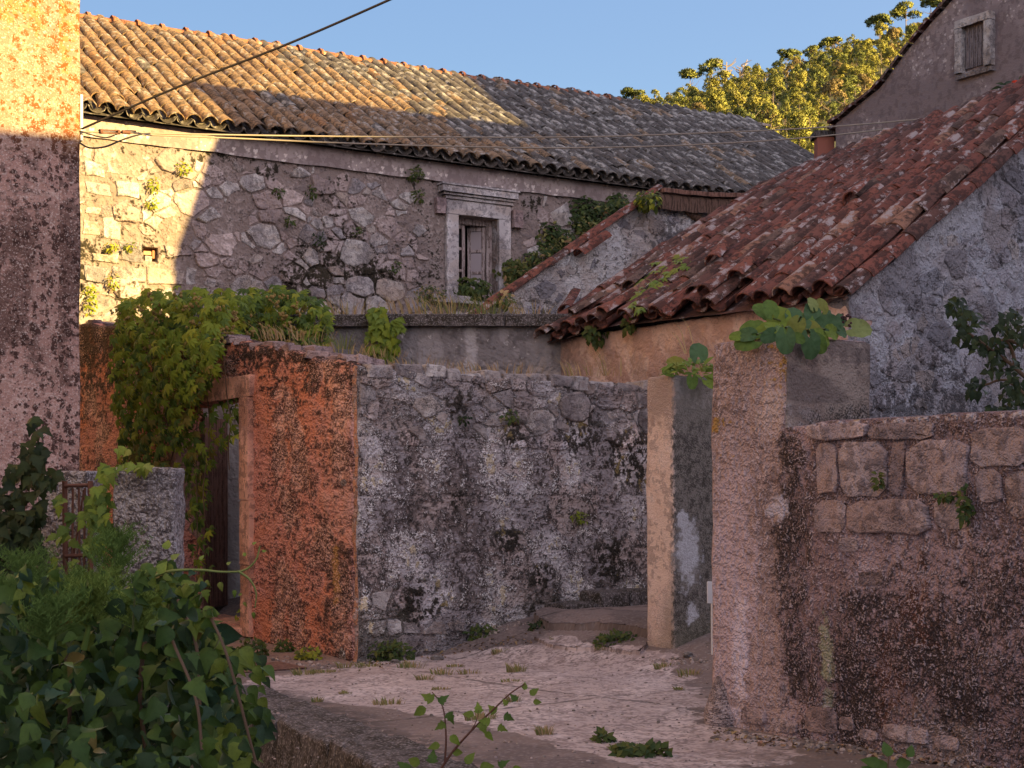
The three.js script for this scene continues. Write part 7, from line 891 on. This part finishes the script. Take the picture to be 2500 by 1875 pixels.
// ---------- wooded hill ----------
const hillY = (x, D) => { const b = 44.6 + (D - 200) * 0.33 + (x - 0.09 * D) * 0.287; return D > 345 ? 44.6 + 145 * 0.33 + (x - 0.09 * 345) * 0.287 - (D - 345) * 0.12 : b; };
{
  const xs = span(-60, 260, 8), zs = span(-480, -110, 8);
  struct('hill', sheet(xs, zs, (x, z) => Math.max(-4, hillY(x, -z)) + 1.5 * fb3(x * 0.05, 1, z * 0.05), T.earth), (() => flat(0.17, 0.16, 0.055))());
  const R = rng(401), needle = (() => { const g = new THREE.BufferGeometry(), p = [], n = []; void n; for (let k = 0; k < 3; k++) { const a = k * 2.1; p.push(-0.13, -0.1, 0, 0.13, -0.1, 0, 0.05 * Math.cos(a), 0.34, 0.12 * Math.sin(a)); } g.setAttribute('position', new THREE.Float32BufferAttribute(p, 3)); g.computeVertexNormals(); return g; })(); void needle;
  // one crown: clumps of short needle tufts, bare gaps between
  const crown = (seed, blobs, per, size = 0.4) => { const r = rng(seed), pos = [], nor = []; for (const [bx, by, bz, br, bh] of blobs) for (let k = 0; k < per * br * br; k++) {
    const a = r() * 6.283, e = Math.acos(1 - 1.5 * r()), rr = 0.7 + 0.35 * r(), d = V(Math.sin(e) * Math.cos(a), Math.cos(e), Math.sin(e) * Math.sin(a)), lump = 1 + 0.28 * n3(d.x * 2.5 + bx, d.y * 2.5 + by, d.z * 2.5 + bz), c = V(bx + d.x * br * rr * lump, by + d.y * bh * rr * lump, bz + d.z * br * rr * lump);
    const out = d.clone().add(V(r() - 0.5, r() * 0.9 - 0.1, r() - 0.5)).normalize(), sd = V(r() - 0.5, r() - 0.5, r() - 0.5).cross(out).normalize(), s = size * (0.6 + 0.9 * r());
    const p0 = c.clone().addScaledVector(sd, -s * 0.45), p1 = c.clone().addScaledVector(sd, s * 0.45), p2 = c.clone().addScaledVector(out, s * 1.3); pos.push(p0.x, p0.y, p0.z, p1.x, p1.y, p1.z, p2.x, p2.y, p2.z); const nn = d.clone().multiplyScalar(0.8).add(V(0, 0.3, 0)).normalize(); for (let q = 0; q < 3; q++) nor.push(nn.x, nn.y, nn.z);
  } const g = new THREE.BufferGeometry(); g.setAttribute('position', new THREE.Float32BufferAttribute(pos, 3)); g.setAttribute('normal', new THREE.Float32BufferAttribute(nor, 3)); return g; };
  const bushy = s => { const r = rng(s), b = []; const n = 13 + (r() * 6 | 0); for (let i = 0; i < n; i++) { const h = r(), w = 2.6 * (1 - h * 0.7); const a = r() * 6.3; b.push([Math.cos(a) * w * Math.sqrt(r()), 2.2 + h * 5.2, Math.sin(a) * w * Math.sqrt(r()), 0.45 + 0.95 * r() * r(), 0.35 + 0.4 * r()]); } return b; };
  const umb = s => { const r = rng(s), b = []; for (let i = 0; i < 7; i++) { const a = r() * 6.3, w = 2.2 * Math.sqrt(r()); b.push([Math.cos(a) * w, 7 + r() * 1.4 - w * 0.25, Math.sin(a) * w, 0.9 + 0.5 * r(), 0.5 + 0.25 * r()]); } return b; };
  const trunkG = (s, h, limbs, bare) => { const r = rng(s), gs = [tubeTaper([V(0, -1, 0), V(0.15 + (bare ? 0.5 * r() : 0), h * 0.5, 0.1), V(0.05 + r() * (bare ? 1.4 : 0.5), h, 0)], bare ? 0.30 : 0.19, bare ? 0.10 : 0.05, 8, 6)]; for (let i = 0; i < limbs; i++) { const y = h * (bare ? 0.45 + 0.5 * r() : 0.35 + 0.55 * r()), a = r() * 6.3, l = (bare ? 1.5 : 1.8) * (0.5 + r()); gs.push(tubeTaper([V(0.1, y, 0), V(Math.cos(a) * l * 0.5, y + l * 0.2, Math.sin(a) * l * 0.5), V(Math.cos(a) * l, y + l * (0.25 + 0.5 * r()), Math.sin(a) * l)], bare ? 0.12 : 0.07, bare ? 0.05 : 0.02, 5, 4)); } return mergeGeometries(gs); };
  const pm = [[0.33, 0.33, 0.075], [0.26, 0.28, 0.07], [0.38, 0.36, 0.085], [0.17, 0.20, 0.055], [0.30, 0.23, 0.10]].map(c => new THREE.MeshStandardMaterial({ color: new THREE.Color().setRGB(...c), roughness: 0.8, side: THREE.DoubleSide })), bark = flat(0.22, 0.17, 0.13), greyBark = flat(0.34, 0.28, 0.24);
  const kinds = []; for (let i = 0; i < 6; i++) kinds.push([crown(500 + i, bushy(520 + i), 560, 0.155), trunkG(540 + i, 6.5, 5)]); const flatK = []; for (let i = 0; i < 3; i++) flatK.push([crown(560 + i, umb(570 + i), 240, 0.28), trunkG(580 + i, 7.6, 6)]); const deadK = [0, 1, 2].map(i => trunkG(590 + i, 8.5, 14, true));
  const protos = new Map();
  const plant = (key, cg, tg, cm, tm, label, x, D, s, group, turn) => { let t = protos.get(key); if (!t) { t = new THREE.Group(); if (cg) part(t, 'crown', cg, cm); part(t, 'trunk', tg, tm); protos.set(key, t); } else { t = t.clone(); } t.position.set(x, hillY(x, D) + 0, -D); t.scale.setScalar(s); t.rotation.y = turn; top(t, 'pine_tree'); tag(t, label, 'tree', group); return t; };
  const skyTop = px => lerpT([[590, 104], [640, 100], [662, 92], [700, 78], [760, 62], [800, 48], [840, 36], [880, 18], [960, -30]], px);
  let n = 0; for (let D = 150; D < 352; D += 8) for (let px = 632 + R() * 20; px < 985; px += (18 + 14 * R()) * (200 / D + 0.15)) {
    const Dq = D + (R() - 0.5) * 7, x = (px - CX) / F * Dq, y = hillY(x, Dq), py = HY - y * F / Dq; if (py > 215 || (px > 880 && py > 130)) continue; if (px > 832 + (122 - py) * 1.0 + 26) continue;
    const k = (R() * 6) | 0, s = (0.6 + 0.5 * R() * R()) * (D > 315 ? 0.66 : 1), mi = pickW(R, [4, 3, 3, 2, 1]), key = 'b' + k + mi; plant(key, kinds[k][0], kinds[k][1], pm[mi], bark, `${['bright yellow-green', 'olive green', 'pale yellow', 'dark green', 'brownish'][mi]} bushy pine ${D > 300 ? 'high on' : D > 230 ? 'halfway up' : 'low on'} the wooded hill ${px < 700 ? 'above the grey roof' : px < 780 ? 'left of the grey gable' : 'close to the grey gable'}`, x, Dq, s, 'pines of the hillside wood', R() * 6.3); n++;
  }
  for (const [px, py, s, k, label] of [[690, 75, 1.0, 0, 'flat-topped pine standing out on the lower skyline'], [634, 94, 0.55, 1, 'small round pine just above the grey roof ridge'], [712, 66, 0.9, 2, 'tall open pine left of the dead pines'], [787, 56, 1.0, 1, 'open dark pine in the middle of the skyline'], [833, 42, 1.1, 0, 'broad open pine on the upper skyline'], [812, 52, 0.8, 2, 'smaller open pine below the broad one'], [880, 22, 1.0, 1, 'open pine near the top of the skyline'], [905, 10, 0.9, 2, 'pine on the skyline nearest the grey gable'], [930, 2, 1.0, 0, 'highest pine beside the grey gable roof']]) { const D = 350, x = (px - CX) / F * D, y0 = hillY(x, D), top0 = (HY - py + 5) / F * D, sc = Math.max(0.5, (top0 - y0) / 8.4); const t = plant('u' + k + label.length, flatK[k][0], flatK[k][1], pm[[1, 3, 1][k]], bark, label, x, D, Math.max(s, Math.min(1.7, sc)), undefined, px); t.position.y = top0 - 8.4 * t.scale.y; }
  [[653, 90, 'leafless reddish pine beside the small round pine', 0], [727, 57, 'dead pine with twisted bare branches', 1], [735, 53, 'tallest dead pine, leaning right', 2], [745, 60, 'thin dead pine right of the leaning one', 0], [765, 68, 'bare pale trunk in the wood edge, left', 1], [775, 62, 'bare pale trunk in the wood edge, right', 2], [801, 58, 'dead trunk left of the broad open pine', 0]].forEach(([px, py, label, k]) => { const D = 338, x = (px - CX) / F * D, y0 = hillY(x, D), top0 = (HY - py) / F * D; const t = plant('d' + label.length, null, deadK[k], null, greyBark, label, x, D, 1.25, undefined, px); t.position.y = top0 - 9.6 * 1.25; if (k === 2) t.rotation.z = -0.15; void y0; });
}

// ---------- grit, loose stones and litter on the paving ----------
{
  const R = rng(601), stone = new THREE.DodecahedronGeometry(1, 0); { const p = stone.attributes.position; for (let i = 0; i < p.count; i++) { const x = p.getX(i), y = p.getY(i), z = p.getZ(i), k = 1 + 0.3 * n3(x * 1.7, y * 1.7, z * 1.7); p.setXYZ(i, x * k, y * k * 0.6, z * k); } stone.computeVertexNormals(); }
  const spots = []; const G = (px, py) => { const h = groundHit(px, py); return h; };
  for (let k = 0; k < 1500; k++) { const x = 270 + R() * 754, y = 640 + Math.pow(R(), 1.2) * 128; spots.push([...G(x, y), 0.004 + 0.008 * Math.pow(R(), 3)]); }
  // more gathers along the wall feet
  for (const [x0, y0, x1, y1, n, w] of [[352, 662, 520, 622, 260, 9], [240, 652, 352, 664, 160, 8], [712, 726, 1024, 765, 420, 14], [646, 658, 706, 660, 80, 6], [520, 622, 646, 610, 120, 6], [250, 690, 400, 768, 200, 12]]) for (let k = 0; k < n; k++) { const f = R(); spots.push([...G(mix(x0, x1, f) + (R() - 0.5) * w, mix(y0, y1, f) + (R() + 0.1) * w * 0.8), 0.005 + 0.016 * Math.pow(R(), 3)]); }
  const im = new THREE.InstancedMesh(stone, flat(0.40, 0.34, 0.31), spots.length), c = new THREE.Color(), m = new THREE.Matrix4(); spots.forEach(([x, z, s], i) => { m.compose(V(x, groundY(x, z) + s * 0.25, z), Q.setFromAxisAngle(V(R() - 0.5, 1, R() - 0.5).normalize(), R() * 6.3), V(s * (0.7 + 0.7 * R()), s, s)); im.setMatrixAt(i, m); const g = 0.3 + 0.9 * R(); im.setColorAt(i, c.setRGB(g, g * (0.92 + 0.06 * R()), g * (0.86 + 0.1 * R()))); });
  im.castShadow = im.receiveShadow = true; tag(top(im, 'gravel'), 'loose grit and small stones scattered over the paving', 'gravel'); im.userData.kind = 'stuff';
  const leaf = leafGeo(0.035, OVATE, { fold: 0.5, droop: 0.6 }), n = 330, il = new THREE.InstancedMesh(leaf, flat(0.30, 0.20, 0.10), n); for (let i = 0; i < n; i++) { const [px, py] = R() < 0.5 ? [mix(352, 640, R()), 0] : [mix(712, 1020, R()), 1]; const y = py ? mix(730, 766, (px - 712) / 308) + R() * 10 : mix(664, 614, (px - 352) / 288) + R() * 10, [x, z] = G(px, y); il.setMatrixAt(i, leafMatrix(V(x, groundY(x, z) + 0.008, z), V(0, 1, 0), V(R() - 0.5, 0, R() - 0.5), 0.6 + 0.7 * R(), R, 0.3)); const g = 0.4 + 0.9 * R(); il.setColorAt(i, c.setRGB(g, g * (0.8 + 0.3 * R()), g)); }
  il.castShadow = il.receiveShadow = true; tag(top(il, 'leaf_litter'), 'dry fallen leaves gathered along the wall feet', 'leaf litter'); il.userData.kind = 'stuff';
  // a few bigger loose stones one can pick out
  for (const [px, py, s, label] of [[978, 737, 0.05, 'grey loose stone on the paving below the near wall, right'], [952, 735, 0.028, 'small pale loose stone left of the grey one'], [688, 660, 0.04, 'flat pale stone at the foot of the far pillar'], [437, 660, 0.05, 'pale rubble stone at the grey wall foot beside the weeds'], [395, 663, 0.035, 'white stone chip at the grey wall corner'], [800, 722, 0.05, 'loose stone fallen at the base of the near wall']]) { const [x, z] = G(px, py), g = stone.clone(); g.scale(s * 1.4, s, s); const o = tag(top(mesh(g, M.greyStone[2]), 'loose_stone'), label, 'stone'); o.position.set(x, groundY(x, z) + s * 0.35, z); o.rotation.y = R() * 6; }
}

renderer.render(scene, camera);
